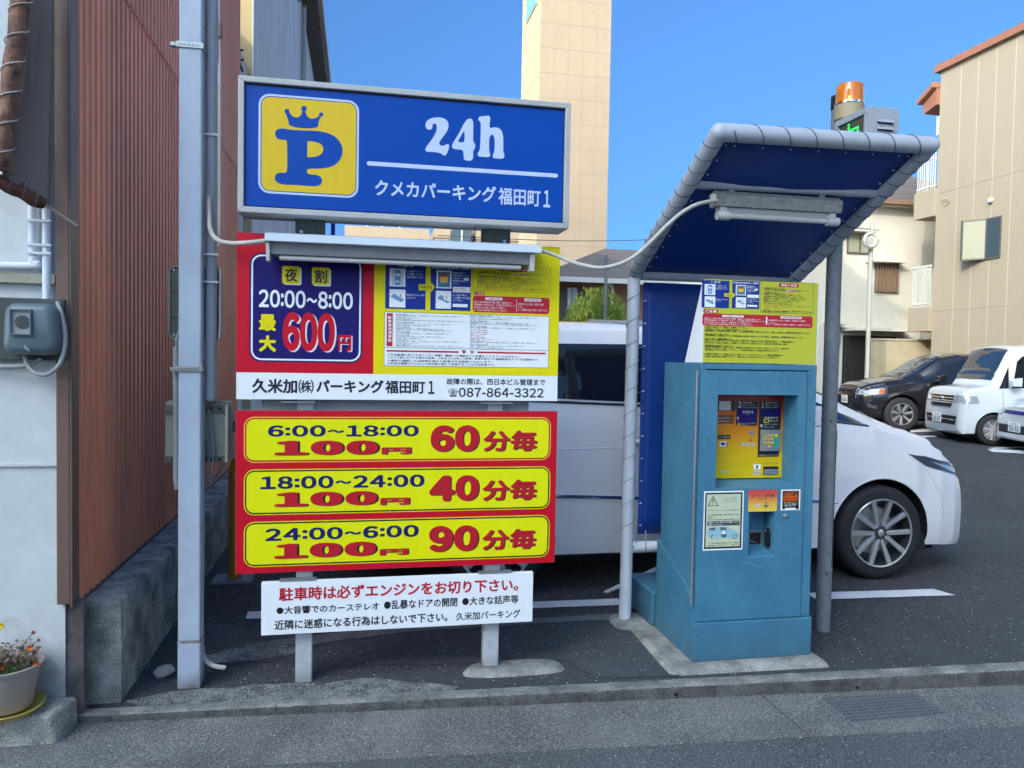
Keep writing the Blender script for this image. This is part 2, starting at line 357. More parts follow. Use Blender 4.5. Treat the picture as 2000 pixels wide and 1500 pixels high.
M['towerf'] = mat('tower front tile', (.315, .24, .165), .8, var=.2, vscale=.35, fine=.02, fscale=3)
M['towers'] = mat('tower side tile', (.37, .31, .20), .8, var=.12, vscale=.3)
M['tjoint'] = mat('tile joint', (.275, .21, .145), .9)
M['yellowwall'] = mat('yellow render wall', (.62, .50, .27), .9, var=.3, vscale=1.2)
M['greywall'] = mat('weathered pale render', (.80, .80, .76), .9, var=.75, vscale=1.3, col2=(.55, .56, .54), stretch=(1, 1, .4))
M['rooftile'] = mat('grey roof tile', (.15, .13, .115), .8, var=.5, vscale=3, bump=.3, bscale=20)
M['orangewall'] = mat('orange brown wall', (.45, .25, .15), .9, var=.3, vscale=1)
M['window'] = mat('window glass', (.05, .07, .075), .08, spec=.8)
M['frostwin'] = mat('curtained window glass', (.33, .33, .24), .25)
M['winframe'] = mat('bronze window frame', (.16, .14, .12), .4, metal=.3)
M['slat'] = mat('wood slat', (.22, .14, .09), .7)
M['gate'] = mat('dark slatted gate', (.035, .033, .03), .6)
M['rail'] = mat('pale railing', (.6, .6, .56), .5)
M['lampost'] = mat('cream lamp post', (.55, .52, .44), .5)
M['leaf'] = mat('green leaves', (.26, .34, .04), .6, var=.5, vscale=6, col2=(.10, .18, .02))
M['leafd'] = mat('plant leaves', (.05, .13, .03), .55, var=.5, vscale=30)
M['dry'] = mat('dry stems', (.22, .15, .09), .8, var=.5, vscale=40)
M['petal'] = mat('orange petals', (.75, .17, .01), .5)
M['petald'] = mat('faded red petals', (.35, .09, .04), .6)
M['petaly'] = mat('yellow petals', (.85, .60, .02), .5)
M['soil'] = mat('soil', (.05, .035, .025), .95, bump=.8, bscale=80)
M['pot'] = mat('grey plastic pot', (.38, .33, .295), .5, var=.3, vscale=6)
M['saucer'] = mat('yellow saucer', (.48, .36, .07), .45)
M['meter'] = mat('grey meter case', (.115, .165, .185), .35, var=.4, vscale=6)
M['board'] = mat('dark board', (.06, .075, .075), .7, var=.4, vscale=8)
M['cable'] = mat('grey cable', (.30, .32, .32), .6, var=.4, vscale=14)
M['olive'] = mat('olive grey tin', (.16, .16, .125), .55, var=.5, vscale=9)
M['creambox'] = mat('aged cream box', (.42, .40, .30), .6, var=.5, vscale=8)
M['mustard'] = mat('mustard bollard', (.42, .21, .02), .5, var=.4, vscale=5)
M['amber'] = mat('amber beacon lens', (.78, .22, .01), .2, trans=.25, coat=.6)
M['bulb'] = mat('beacon bulb', (1, .6, .1), .3, emit=(1, .55, .05), estr=5)
M['led'] = mat('green led', (.0, .5, .05), .3, emit=(.03, 1, .12), estr=2.2)
M['beaconbase'] = mat('beacon base', (.36, .30, .17), .5)
M['ledbox'] = mat('grey display case', (.33, .36, .40), .5, var=.15, vscale=10)
M['screen'] = mat('display glass', (.02, .035, .035), .15)
M['stone'] = mat('stone', (.40, .39, .33), .9, var=.8, vscale=20, bump=.8, bscale=40)
M['grate'] = mat('grate steel', (.13, .15, .16), .55, var=.4, vscale=20)
M['pit'] = mat('drain pit', (.004, .004, .005), .9)
M['oppwall'] = mat('opposite wall', (.42, .42, .42), .9, var=.3, vscale=1)
M['oppwall2'] = mat('opposite brown wall', (.33, .27, .22), .9, var=.3, vscale=1)
M['bouncewall'] = mat('bounce building wall', (.70, .66, .56), .9, var=.15, vscale=1)
M['stain'] = mat('old mortar stain', (.23, .23, .22), .9, var=.97, vscale=9, col2=(.058, .061, .068), fine=.5, fscale=120, speck=90)

# machine face gradient print
mg = bpy.data.materials.new('gradient face print'); mg.use_nodes = True
def gradient(m, z0, z1, stops, rough=.3):
    t = m.node_tree; g = t.nodes.new('ShaderNodeNewGeometry'); sp = t.nodes.new('ShaderNodeSeparateXYZ'); mr = t.nodes.new('ShaderNodeMapRange')
    mr.inputs[1].default_value = z0; mr.inputs[2].default_value = z1
    cr = t.nodes.new('ShaderNodeValToRGB'); e = cr.color_ramp.elements
    while len(e) < len(stops): e.new(.5)
    for k, (p, c) in enumerate(stops): e[k].position = p; e[k].color = (*c, 1)
    t.links.new(g.outputs['Position'], sp.inputs[0]); t.links.new(sp.outputs[2], mr.inputs[0]); t.links.new(mr.outputs[0], cr.inputs[0])
    b = t.nodes['Principled BSDF']; t.links.new(cr.outputs[0], b.inputs['Base Color']); b.inputs['Roughness'].default_value = rough

# ================================================================== GROUND
def sheet(name, pts, m, **k):
    mb = MB(); mb.quad(*pts); o = mb.build(name, m, None, fix=False); tag(o, kind='structure', **k); return o
KB = lambda x: 3.645-.042*(x+1.2)        # back edge of kerb (lot side)
KF = lambda x: 3.575-.048*(x+1.2)       # front top edge of kerb
def rz(x): return -.022-.0119*(min(max(x, -1.3), 5)+1.2)   # road level beside the kerb
mb = MB()
xs = [-60, -20, -1.35, -1.2, 0, 1, 2, 3, 4, 5, 9, 30, 90]; ys = [3.75, 8, 14, 20, 33.75, 60, 160]
for i in range(len(xs)-1):
    a, b = xs[i], xs[i+1]; mb.quad((a, KB(a)+.0, -.0), (b, KB(b), -.0), (b, 3.75, 0), (a, 3.75, 0))
    for j in range(len(ys)-1):
        c, d = ys[j], ys[j+1]; mb.quad((a, c, gz(0, c)), (b, c, gz(0, c)), (b, d, gz(0, d)), (a, d, gz(0, d)))
# KB crosses 3.75 far left only, behind the house
o = MB(); o.v, o.f, o.m = mb.v, mb.f, mb.m; lot = o.build('parking_lot', M['asphalt']); tag(lot, kind='structure')
mb = MB(); GL = lambda x: 3.15-.045*(x+1.2)
for i in range(len(xs)-1):
    a, b = xs[i], xs[i+1]; mb.quad((a, -60, rz(a)-.004), (b, -60, rz(b)-.004), (b, GL(b), rz(b)-.004), (a, GL(a), rz(a)-.004))
road = mb.build('road', M['road']); tag(road, kind='structure')
# gutter slabs
gut = bpy.data.objects.new('gutter', None); COL.objects.link(gut); tag(gut, kind='structure'); gut['world_root'] = 1
jx = [-14, -6, -1.60, 1.98, 3.02, 4.6, 7, 12, 30]
gx = (2.262, 2.785); GY = (3.10, 3.355)
for i in range(len(jx)-1):
    a, b = jx[i]+.004, jx[i+1]-.004; mb = MB()
    def slab(a, b, ya, yb):
        mb.hexa([(a, ya(a), rz(a)-.12), (b, ya(b), rz(b)-.12), (b, yb(b), rz(b)-.12), (a, yb(a), rz(a)-.12)],
                [(a, ya(a), rz(a)), (b, ya(b), rz(b)), (b, yb(b), rz(b)), (a, yb(a), rz(a))])
    if jx[i] == 1.98:
        slab(a, gx[0], GL, lambda x: KF(x)+.02); slab(gx[1], b, GL, lambda x: KF(x)+.02)
        slab(gx[0], gx[1], GL, lambda x: GY[0]); slab(gx[0], gx[1], lambda x: GY[1], lambda x: KF(x)+.02)
    else: slab(a, b, GL, lambda x: KF(x)+.02)
    mb.build('slab', M['gutter'], gut)
# kerb stones
kerb = bpy.data.objects.new('kerb', None); COL.objects.link(kerb); tag(kerb, kind='structure'); kerb['world_root'] = 1
kx = [-1.30, -.35, .62, 1.55, 2.0, 2.62, 3.05, 4.2, 5.4, 8, 14]
for i in range(len(kx)-1):
    a, b = kx[i]+.0015, kx[i+1]-.0015; n = max(6, int((b-a)/.03)); mb = MB(); J = lambda x, q: noise.noise(Vector((x*14, q, 3)))
    S = []
    for k in range(min(n, 60)+1):
        x = a+(b-a)*k/min(n, 60); f_, k_ = KF(x), KB(x); h = .007+.0025*J(x, 1)
        S.append([(x, f_+.012, -.2), (x, f_+.002+.003*J(x, 2), h-.02), (x, f_+.004+.004*J(x*2, 5), h-.005), (x, f_+.014, h+.001), (x, (f_+k_)/2, h+.002*J(x*2, 8)), (x, k_-.004+.006*J(x, 6), h), (x, k_+.006*J(x, 6), h-.012), (x, k_, -.2)])
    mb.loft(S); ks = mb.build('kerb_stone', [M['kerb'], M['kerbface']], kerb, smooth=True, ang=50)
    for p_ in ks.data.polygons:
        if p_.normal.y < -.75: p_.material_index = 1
# two drain holes in kerb face
for px, py in ((1331, 1360), (1679, 1344)):
    p = atY(px, py, 3.38); y = KF(p.x)+.009
    mb = MB(); mb.lathe([(0, .0), (.008, 0), (.008, .02)], (p.x, y-.012, rz(p.x)+.022), 12, 'y'); mb.build('drain_hole', M['pit'], kerb)
# drain grate
gr = thing('drain_grate', 'steel bar drain grate set in the concrete gutter below the blue machine', 'drain grate', (2.53, 3.25, rz(2.5)))
zg = rz(2.5)-.006
one('pit', M['pit'], gr, gx[0], gx[1], GY[0], GY[1], zg-.11, zg-.10)
mbf = MB()
for b in ((gx[0]+.002, gx[1]-.002, GY[0]+.002, GY[0]+.012), (gx[0]+.002, gx[1]-.002, GY[1]-.012, GY[1]-.002)): mbf.box(*b, zg-.03, zg)
for b in ((gx[0]+.002, gx[0]+.012), (gx[1]-.012, gx[1]-.002)): mbf.box(*b, GY[0]+.012, GY[1]-.012, zg-.03, zg)
mbf.build('grate_frame', M['grate'], gr)
bar = None
for k in range(8):
    y = GY[0]+.022+k*(GY[1]-GY[0]-.044)/7
    if bar is None: bar = one('bar', M['grate'], gr, gx[0]+.013, gx[1]-.013, y-.0055, y+.0055, zg-.028, zg-.001)
    else:
        c = bar.copy(); COL.objects.link(c); c.location = (0, k*(GY[1]-GY[0]-.044)/7, 0)
bar = None
for k in range(13):
    x = gx[0]+.035+k*(gx[1]-gx[0]-.07)/12
    if bar is None: bar = one('cross_bar', M['grate'], gr, x-.004, x+.004, GY[0]+.013, GY[1]-.013, zg-.02, zg-.004)
    else:
        c = bar.copy(); COL.objects.link(c); c.location = (k*(gx[1]-gx[0]-.07)/12, 0, 0)
# painted lines, worn strip, patches (sheets 4 mm apart)
def gsheet(name, pts, m, h, kind='structure', jit=0.0):
    P = []
    n = len(pts)
    for i in range(n):
        a = Vector(pts[i]); b = Vector(pts[(i+1) % n])
        k = max(1, int((b-a).length/.06)) if jit else 1
        for j in range(k):
            q = a.lerp(b, j/k)
            if jit: q += Vector((noise.noise(Vector((q.x*7, q.y*7, 1)))*jit, noise.noise(Vector((q.x*7, q.y*7, 9)))*jit))
            P.append((q.x, q.y, gz(q.x, q.y)+h))
    mb = MB(); mb.add(P, [tuple(range(len(P)))]); o = mb.build(name, m, None, fix=True)
    if o.data.polygons[0].normal.z < 0: o.data.flip_normals()
    tag(o, kind=kind); return o
def pg(*pp): return [atG(*p).xy for p in pp]
gsheet('asphalt_patch', pg((395, 1215), (520, 1238), (1190, 1196), (1300, 1215), (1330, 1322), (1160, 1326), (1110, 1290), (930, 1296), (700, 1300), (560, 1290), (440, 1300)), M['patch'], .004, jit=.02)
gsheet('worn_strip', pg((600, 1262), (470, 1262), (700, 1232), (1275, 1196), (1290, 1206), (800, 1236)), M['oldline'], .008, jit=.01)
l1 = gsheet('bay_line', [(-.64, 4.80), (-.64, 4.68), (1.86, 4.60), (1.90, 4.72)], M['linepaint'], .008, jit=.008)
gsheet('bay_line', [(3.0, 4.66), (3.0, 4.53), (4.02, 4.48), (3.97, 4.62)], M['linepaint'], .008, jit=.006)
for a in (((1775, 838), (1780, 845), (1868, 841), (1860, 835)), ((1750, 853), (1752, 856), (1832, 854), (1830, 851))):
    gsheet('bay_line', pg(*a), M['linepaint'], .008)
for a in (((1928, 878), (1938, 884), (2100, 892), (2100, 885)), ((1932, 876), (1940, 878), (2100, 872), (2100, 869))):
    gsheet('bay_line', pg(*a), M['linepaint'], .012)
# stains of mortar on the verge
gsheet('mortar_stain', pg((240, 1372), (330, 1352), (520, 1338), (760, 1330), (900, 1340), (870, 1356), (600, 1372), (300, 1392)), M['stain'], .0045, jit=.05)
gsheet('mortar_stain', pg((400, 1285), (470, 1262), (600, 1262), (560, 1286), (420, 1300)), M['stain'], .0085, jit=.03)

def mound(name, c, rx, ry, h, m, label, cat, n=26, p=.5, z0=0.0, seed=0):
    mb = MB(); rings = 7; vs = []
    for i in range(rings+1):
        t = i/rings
        for k in range(n):
            a = 2*math.pi*k/n; ca, sa = math.cos(a), math.sin(a)
            q = (abs(ca)**3.6+abs(sa)**3.6)**(-1/3.6)
            s = q*(1+.10*noise.noise(Vector((ca*1.3, sa*1.3, seed))))*t
            z = h*(1-t**5)*(1+.2*noise.noise(Vector((ca*t*3, sa*t*3, seed+4))))-.01*(t == 1)
            vs.append((c[0]+rx*s*ca, c[1]+ry*s*sa, z0+z))
    fs = [(i*n+k, i*n+(k+1) % n, (i+1)*n+(k+1) % n, (i+1)*n+k) for i in range(rings) for k in range(n)]
    mb.add(vs, fs); o = mb.build(name, m, None, smooth=True, ang=60); tag(o, label, cat); return o
mound('concrete_footing', (.80, 3.79), .28, .10, .022, M['conc'], 'rough pale concrete footing round the right post of the sign board', 'footing', seed=1)
mound('concrete_footing', (1.63, 4.33), .15, .15, .04, M['conc'], 'small rust stained concrete footing under the white canopy leg', 'footing', seed=2)
# loose stone
me = bmesh.new(); bmesh.ops.create_icosphere(me, subdivisions=3, radius=.042)
for v in me.verts:
    v.co *= 1+.75*noise.noise(v.co*20)+.12*noise.noise(v.co*70); v.co.z = v.co.z*.7+.028+v.co.x*.35; v.co.x *= 1.15
sm = bpy.data.meshes.new('loose_stone'); me.to_mesh(sm); me.free(); sm.materials.append(M['stone'])
st = bpy.data.objects.new('loose_stone', sm); st.location = (-.93, 3.96, .0); COL.objects.link(st)
tag(st, 'small pale stone lying loose beside the foot of the pale blue pole', 'stone')

# low concrete wall along the corrugated wall
lw = thing('low_concrete_wall', 'weathered low concrete wall running back along the brown corrugated wall', 'wall', (-1.14, 3.7, 0))
def lowx(y): return -1.045+.012*(y-3.7)
yy = [3.70, 5.3, 7.0, 9.2]
for i in range(3):
    a, b = yy[i]+(.002 if i else 0), yy[i+1]-.002; mb = MB(); n = 40; S = []; J = lambda y, q: noise.noise(Vector((q, y*6, 2)))
    for k in range(n+1):
        u = a+(b-a)*k/n; e = .012 if 0 < k < n else .0
        S.append([(-1.205, u, -.02), (lowx(u)+.006*J(u, 1), u, -.02), (lowx(u)+.005*J(u, 2), u, .25), (lowx(u)+.005*J(u, 3), u, .455+.004*J(u, 4)), (lowx(u)-.010+.003*J(u*3, 5), u, .470+.003*J(u*3, 6)), (-1.13, u, .471), (-1.205, u, .473)])
    mb.loft(S); mb.build('wall_section', M['oldconc'], lw, smooth=True, ang=50)

# ================================================================== LEFT HOUSE
hs = thing('corrugated_house', 'house with white stucco front and brown corrugated steel side wall at the left edge', 'house', (-4, 6, 0))
HX = -1.215; HY0 = 3.585; HY1 = 8.15; HT = 14.6; HB = 5.2  # unseen upper height and low side wing shaped for where the house's shadow falls
one('core_wall', M['trim'], hs, -3.4, HX-.06, HY0+.02, HY1, -.1, HT)
one('side_wing', M['stucco'], hs, -9, -3.401, HY0+.05, HY1, -.1, HB)
one('stucco_wall', M['stucco'], hs, -3.4, -1.235, HY0, HY0+.018, .0, HT)
one('stucco_return', M['dirty'], hs, -1.2345, -1.165, HY0+.008, HY0+.055, 0, .506)
one('corner_trim', M['trim'], hs, -1.258, -1.205, HY0-.03, HY0-.002, .505, HT, bevel=.004)
one('corner_trim', M['trim'], hs, -1.2045, -1.1955, HY0-.03, HY0+.055, .49, HT, bevel=.003)
one('base_flashing', M['darkmetal'], hs, HX-.05, HX+.018, HY0+.06, HY1, .474, .492)
mb = MB(); mb.prism([(-3.6, HT), (-1.0, HT), (-1.0, HT+.12), (-3.6, HT+.3)], HY0-.3, HY1+.1, 'y'); mb.build('roof', M['rooftile'], hs)
def corr(y0, y1, z0, z1, off, m):
    pitch = .0765; mb = MB(); prof = []; y = y0
    base = HX+off
    while y < y1-.001:
        for u, d in ((0, 0), (.26, 0), (.36, .016), (.84, .016), (.94, 0)):
            if y+u*pitch <= y1: prof.append((y+u*pitch, base+d))
        y += pitch
    prof.append((y1, base)); n = len(prof)
    vs = [(x, yy_, z0) for yy_, x in prof]+[(x, yy_, z1) for yy_, x in prof]
    mb.add(vs, [(i, i+1, n+i+1, n+i) for i in range(n-1)])
    o = mb.build('corrugated_sheet', m, hs, fix=False)
    if o.data.polygons[0].normal.x < 0: o.data.flip_normals()
    return o
def jj(y): return .0765*round((y)/.0765)
ye = [3.715]+[3.715+.0765*k for k in (10, 20, 30, 40, 50)]+[HY1]
ye[0] = 3.64
for i in range(6):
    corr(ye[i], ye[i+1], .475, 3.44, 0.0, M['brown'])
    corr(ye[i], ye[i+1], 3.40, 6.6, .007, M['brown2'])
    corr(ye[i], ye[i+1], 6.56, 9.8, .014, M['brown2'])
    corr(ye[i], ye[i+1], 9.76, HT, .021, M['brown2'])
# downpipes on stucco
def P(px, py, Y): return atY(px, py, Y)
for xo, nm in ((-1.345, 0), (-1.292, 1)):
    mb = MB(); mb.tube([(xo, HY0-.028, 3.6+3), (xo, HY0-.028, 1.98 if nm == 0 else 1.80)], .0165, 12)
    if nm == 0: mb.tube(smoothpath([(xo, HY0-.028, 1.99), (xo, HY0-.03, 1.965), (xo-.03, HY0-.03, 1.945), (xo-.6, HY0-.028, 1.94)]), .0165, 12)
    mb.build('downpipe', M['whitepipe'], hs, smooth=True)
for z in (2.13, 2.03, 1.995, 2.9): one('pipe_clamp', M['whitepipe'], hs, -1.372, -1.268, HY0-.05, HY0-.044, z, z+.010)
one('stucco_band', M['stucco'], hs, -3.4, -1.262, HY0-.012, HY0-.001, 1.10, 1.112)
one('meter_recess_band', M['creambox'], hs, -3.4, -1.262, HY0-.03, HY0-.001, 1.875, 1.915)

# rusty awning over the left front
aw = thing('rusty_awning', 'dark awning with rusty wire wrapped pipe edge on the white stucco front', 'awning', (-1.6, 3.4, 2.2))
q = [P(47, -40, 3.40), P(100, -40, 3.50), P(96, 300, 3.50), P(92, 403, 3.48), P(60, 390, 3.44), P(3, 352, 3.40)]
mb = MB(); q2 = [v+Vector((0, .035, 0)) for v in q]; mb.add([*q, *q2], [(0, 1, 2, 3, 4, 5), (11, 10, 9, 8, 7, 6)]+[(i, (i+1) % 6, 6+(i+1) % 6, 6+i) for i in range(6)])
mb.build('awning_panel', mat('grey brown panel', (.20, .165, .14), .7, var=.6, vscale=2.5, stretch=(1, 1, .4)), aw)
a, b = P(0, 332, 3.36), P(45, -30, 3.36)
mb = MB(); mb.tube([a.lerp(b, k/10)+Vector((.004*math.sin(k*2), 0, 0)) for k in range(11)], .034, 14); pip = mb.build('edge_pipe', M['rustpale'], aw, smooth=True)
mb = MB(); mb.tube(helix(a, b, .037, .115, step=14), .003, 5); mb.build('wire_wrap', M['flex'], aw, smooth=True)
a2, b2 = P(-60, 325, 3.34), P(88, 400, 3.47)
mb = MB(); mb.tube([a2.lerp(b2, k/12)+Vector((0, 0, .004*math.sin(k*1.7))) for k in range(13)], [.026]*9+[.027, .028, .027, .02], 14); mb.build('gutter_pipe', M['rust'], aw, smooth=True)
a2, b2 = P(-60, 300, 3.34), P(88, 392, 3.45)
mb = MB(); mb.tube(helix(a2+Vector((0, 0, -.02)), b2+Vector((0, 0, -.012)), .033, .05, step=9), .0022, 4); mb.build('wire_wrap', M['cord'], aw)
mb = MB(); mb.tube([P(86, 398, 3.46), P(154, 443, 3.40)], .0065, 8); mb.build('thin_rod', M['darkmetal'], aw, smooth=True)
# pale stucco triangle seen past the awning is the wall itself
# electricity meter
me_ = thing('electricity_meter', 'grey domed electricity meter on a dark board on the white stucco wall', 'electric meter', (-1.5, 3.55, 1.7))
p0 = P(-40, 575, 3.555); p1 = P(128, 700, 3.555)
one('backboard', M['board'], me_, p0.x, p1.x, 3.54, 3.583, p1.z-.01, p0.z-.01, bevel=.004)
c0, c1 = P(3, 590, 3.44), P(106, 694, 3.44)
mb = MB(); nn = 8
lay = [(0, 3.538), (0, 3.475), (.010, 3.455), (.026, 3.445)]
prev = []
for ins, y in lay:
    poly = rr(c0.x+ins, c1.x-ins, c1.z+ins, c0.z-ins, .045-ins*.6, nn); prev.append([(u+(.010*(v-c0.z)/(c0.z-c1.z))*(1 if u < (c0.x+c1.x)/2 else -1), y, v) for u, v in poly])
n = len(prev[0]); mb.add([v for r in prev for v in r], [(i*n+k, i*n+(k+1) % n, (i+1)*n+(k+1) % n, (i+1)*n+k) for i in range(3) for k in range(n)]+[tuple(3*n+k for k in range(n))])
mb.build('meter_case', M['meter'], me_, smooth=True, ang=50)
a, b = P(19, 603, 3.44), P(62, 655, 3.44)
mb = MB(); mb.box(a.x, b.x, 3.432, 3.446, b.z, b.z+.006).box(a.x, b.x, 3.432, 3.446, a.z-.006, a.z).box(a.x, a.x+.006, 3.432, 3.446, b.z+.006, a.z-.006).box(b.x-.006, b.x, 3.432, 3.446, b.z+.006, a.z-.006); mb.build('window_frame', M['meter'], me_)
one('meter_dial', M['cable'], me_, a.x+.006, b.x-.006, 3.441, 3.444, b.z+.006, a.z-.006)
mb = MB(); mb.lathe([(0, -.003), (.028, -.002), (.028, 0)], ((a.x+b.x)/2+.006, 3.441, (a.z+b.z)/2), 20, 'y'); mb.build('dial_disc', M['board'], me_)
p = P(47, 678, 3.44); mb = MB(); mb.tube([p, p+Vector((.014, -.005, -.012)), p+Vector((.004, -.006, .008)), p+Vector((.022, -.004, -.016))], .003, 5); mb.build('seal_wire', M['cordpale'], me_)
mb = MB(); mb.tube(smoothpath([P(112, 590, 3.53), P(122, 620, 3.50), P(128, 665, 3.49), P(118, 708, 3.48), P(95, 730, 3.48), P(72, 730, 3.48), P(55, 715, 3.50), P(48, 696, 3.52)]), .0085, 10); mb.build('supply_cable', M['cable'], me_, smooth=True)
mb = MB(); mb.tube(smoothpath([P(80, 700, 3.53), P(60, 712, 3.52), P(20, 716, 3.53), P(-50, 712, 3.55)]), .009, 10); mb.build('supply_cable', M['cable'], me_, smooth=True)

# step, pot
stp = MB(); stp.hexa([(-3, 3.37, -.1), (-1.20, 3.40, -.1), (-1.175, 3.575, -.1), (-3, 3.58, -.1)], [(-3, 3.38, .095), (-1.225, 3.41, .095), (-1.18, 3.575, .10), (-3, 3.58, .10)])
o = stp.build('concrete_step', M['oldconc'], None, bevel=.018, seg=3); tag(o, 'low worn concrete step against the white house under the flower pot', 'step')
PC = Vector((-1.415, 3.475, .095))
sc_ = MB(); sc_.lathe([(0, .0), (.105, 0), (.138, .022), (.143, .020), (.112, -.006), (0, -.006)], PC+Vector((0, -.02, .012)), 40); o = sc_.build('plant_saucer', M['saucer'], None, smooth=True); tag(o, 'shallow yellow plastic saucer under the grey flower pot', 'saucer')
pot = thing('flower_pot', 'round grey plastic flower pot standing on the yellow saucer', 'flower pot', PC)
mb = MB(); c = PC+Vector((0, -.015, .022)); mb.lathe([(0, 0), (.088, 0), (.093, .006), (.122, .165), (.134, .170), (.136, .182), (.128, .184), (.118, .170), (.112, .150)], c, 48); mb.build('pot_body', M['pot'], pot, smooth=True, ang=50)
mb = MB(); mb.lathe([(0, .158), (.06, .16), (.116, .15)], c, 32); mb.build('potting_soil', M['soil'], pot, smooth=True)
fl = thing('potted_flowers', 'straggly flowering plant with orange blooms in the grey pot', 'plant', c+Vector((0, 0, .16)))
rnd = random.Random(3)
mb = MB(); heads = []
for k in range(64):
    a = rnd.uniform(0, 6.28); r = rnd.uniform(0, .10); b = c+Vector((r*math.cos(a), r*math.sin(a)*.9, .155)); h = rnd.uniform(.03, .10)
    t = b+Vector((rnd.uniform(-.05, .05), rnd.uniform(-.04, .04), h)); mb.tube([b, b.lerp(t, .5)+Vector((rnd.uniform(-.01, .01), 0, .01)), t], [.0013, .001, .0006], 4, cap=False)
for (px, py) in ((66, 1235), (76, 1250), (78, 1264), (60, 1265), (3, 1222), (72, 1298), (6, 1303)):
    t = P(px, py, 3.43); b = c+Vector((.03*(1 if px > 30 else -1), 0, .155)); heads.append(t)
    mb.tube(smoothpath([b, b.lerp(t, .55)+Vector((-.012, 0, .01)), t], 5), .0016, 4, cap=False)
mb.build('stems', M['dry'], fl)
mb = MB(); mbd = MB()
for k in range(420):
    a = rnd.uniform(0, 6.28); r = .115*math.sqrt(rnd.random()); p = c+Vector((r*math.cos(a), r*math.sin(a), .16+rnd.random()**1.6*.085))
    s = rnd.uniform(.006, .017); u = Vector((rnd.gauss(0, 1), rnd.gauss(0, 1), rnd.gauss(0, .6))).normalized()*s; v = u.cross(Vector((rnd.gauss(0, 1), rnd.gauss(0, 1), 1))).normalized()*s*.5
    (mb if (a > 3.4 or p.x < c.x) and p.z < c.z+.20 else mbd).add([p-u, p-v, p+u*1.0, p+v], [(0, 1, 2, 3)])
lv = mb.build('leaves', M['leafd'], fl, fix=False); lv['kind'] = 'stuff'
lv = mbd.build('dry_leaves', M['dry'], fl, fix=False); lv['kind'] = 'stuff'
for k, h in enumerate(heads):
    m = M['petaly'] if k == 4 else (M['petal'] if k in (3, 5, 6) else M['petald']); mb = MB(); s = (.010, .008, .007, .013, .015, .015, .012)[k]
    for ly in range(3):
        for j in range(9):
            a = j*.698+ly*.35; d = Vector((math.cos(a), -.35-.3*ly, math.sin(a))).normalized(); e = Vector((-math.sin(a), 0, math.cos(a)))
            mb.add([h, h+d*s*.6+e*s*.28, h+d*s*(1.1-.2*ly), h+d*s*.6-e*s*.28], [(0, 1, 2, 3)])
    mb.build('flower_head', m, fl, fix=False)
o = MB(); p = P(-6, 1380, 3.38); o.hexa([(p.x-.1, p.y-.05, .17), (p.x+.03, p.y-.05, .15), (p.x+.03, p.y+.02, .15), (p.x-.1, p.y+.02, .17)], [(p.x-.1, p.y-.05, .185), (p.x+.032, p.y-.05, .165), (p.x+.032, p.y+.02, .165), (p.x-.1, p.y+.02, .185)])
# ================================================================== TALL POLE AND CONDUITS
tp = thing('tall_square_pole', 'tall pale blue square steel pole with weld rust near its foot', 'pole', (-.77, 3.83, 0))
PX0, PX1, PY0, PY1 = -.822, -.722, 3.785, 3.885
one('shaft', M['pole'], tp, PX0, PX1, PY0, PY1, .232, 5.2, bevel=.008)
one('foot_section', M['pole'], tp, PX0-.001, PX1+.001, PY0-.001, PY1+.001, 0.002, .226, bevel=.008)
mb = MB(); mb.box(PX0-.002, PX1+.002, PY0-.002, PY1+.002, .225, .233); mb.build('weld_seam', M['weld'], tp)
for z in (3.005, 1.52):
    mb = MB()
    mb.box(PX0-.012, PX1+.008, PY0-.006, PY0-.003, z-.014, z+.012).box(PX1+.005, PX1+.008, PY0-.003, PY1, z-.014, z+.012)
    for k in range(5): mb.box(PX0-.004+k*.020, PX0+.008+k*.020, PY0-.009, PY0-.006, z-.004, z+.006)
    mb.box(PX0-.035, PX0-.012, PY0-.008, PY0+.02, z-.012, z+.004)
    mb.build('perforated_band', M['steel'], tp, bevel=.001)
cd = thing('grey_conduit', 'thick grey conduit strapped upright beside the tall pale blue pole', 'conduit', (-.69, 3.87, 1.3))
mb = MB(); mb.box(-.718, -.668, 3.845, 3.90, 1.36, 5.2); mb.build('conduit_pipe', M['greypipe'], cd, bevel=.02, seg=4)
for z in (2.62, 2.06, 1.93, 3.9): one('strap', M['whiteplastic'], cd, -.724, -.655, 3.836, 3.842, z-.005, z+.005)
mb = MB(); mb.tube([(-.652, 3.83, 2.95), (-.650, 3.83, 2.35), (-.650, 3.83, 2.10)], .0075, 10); mb.tube([(-.65, 3.83, 2.95), (-.655, 3.84, 3.1), (-.665, 3.86, 3.6), (-.665, 3.86, 5.2)], .004, 8)
mb.tube([(-.650, 3.86, 2.0), (-.652, 3.87, 1.75), (-.655, 3.87, 1.66)], .006, 8)
mb.build('side_tube', M['flex'], cd, smooth=True)
mb = MB(); mb.tube([(-.650, 3.83, 3.07), (-.650, 3.83, 3.13)], .010, 10); mb.build('cable_gland', M['trim'], cd, smooth=True)
sc2 = thing('thin_conduit', 'thin grey pipe running down the left of the pale blue pole to the cream box', 'conduit', (-.84, 3.86, .9))
mb = MB(); mb.tube([(-.842, 3.83, 1.62), (-.840, 3.83, 1.0), (-.835, 3.83, .95)], .013, 10); mb.build('pipe', M['greypipe'], sc2, smooth=True)
mb = MB(); mb.tube(smoothpath([(-.842, 3.83, 1.61), (-.838, 3.84, 1.67), (-.815, 3.87, 1.74), (-.80, 3.89, 1.80)]), .007, 8); mb.build('cable_tail', M['cable'], sc2, smooth=True)
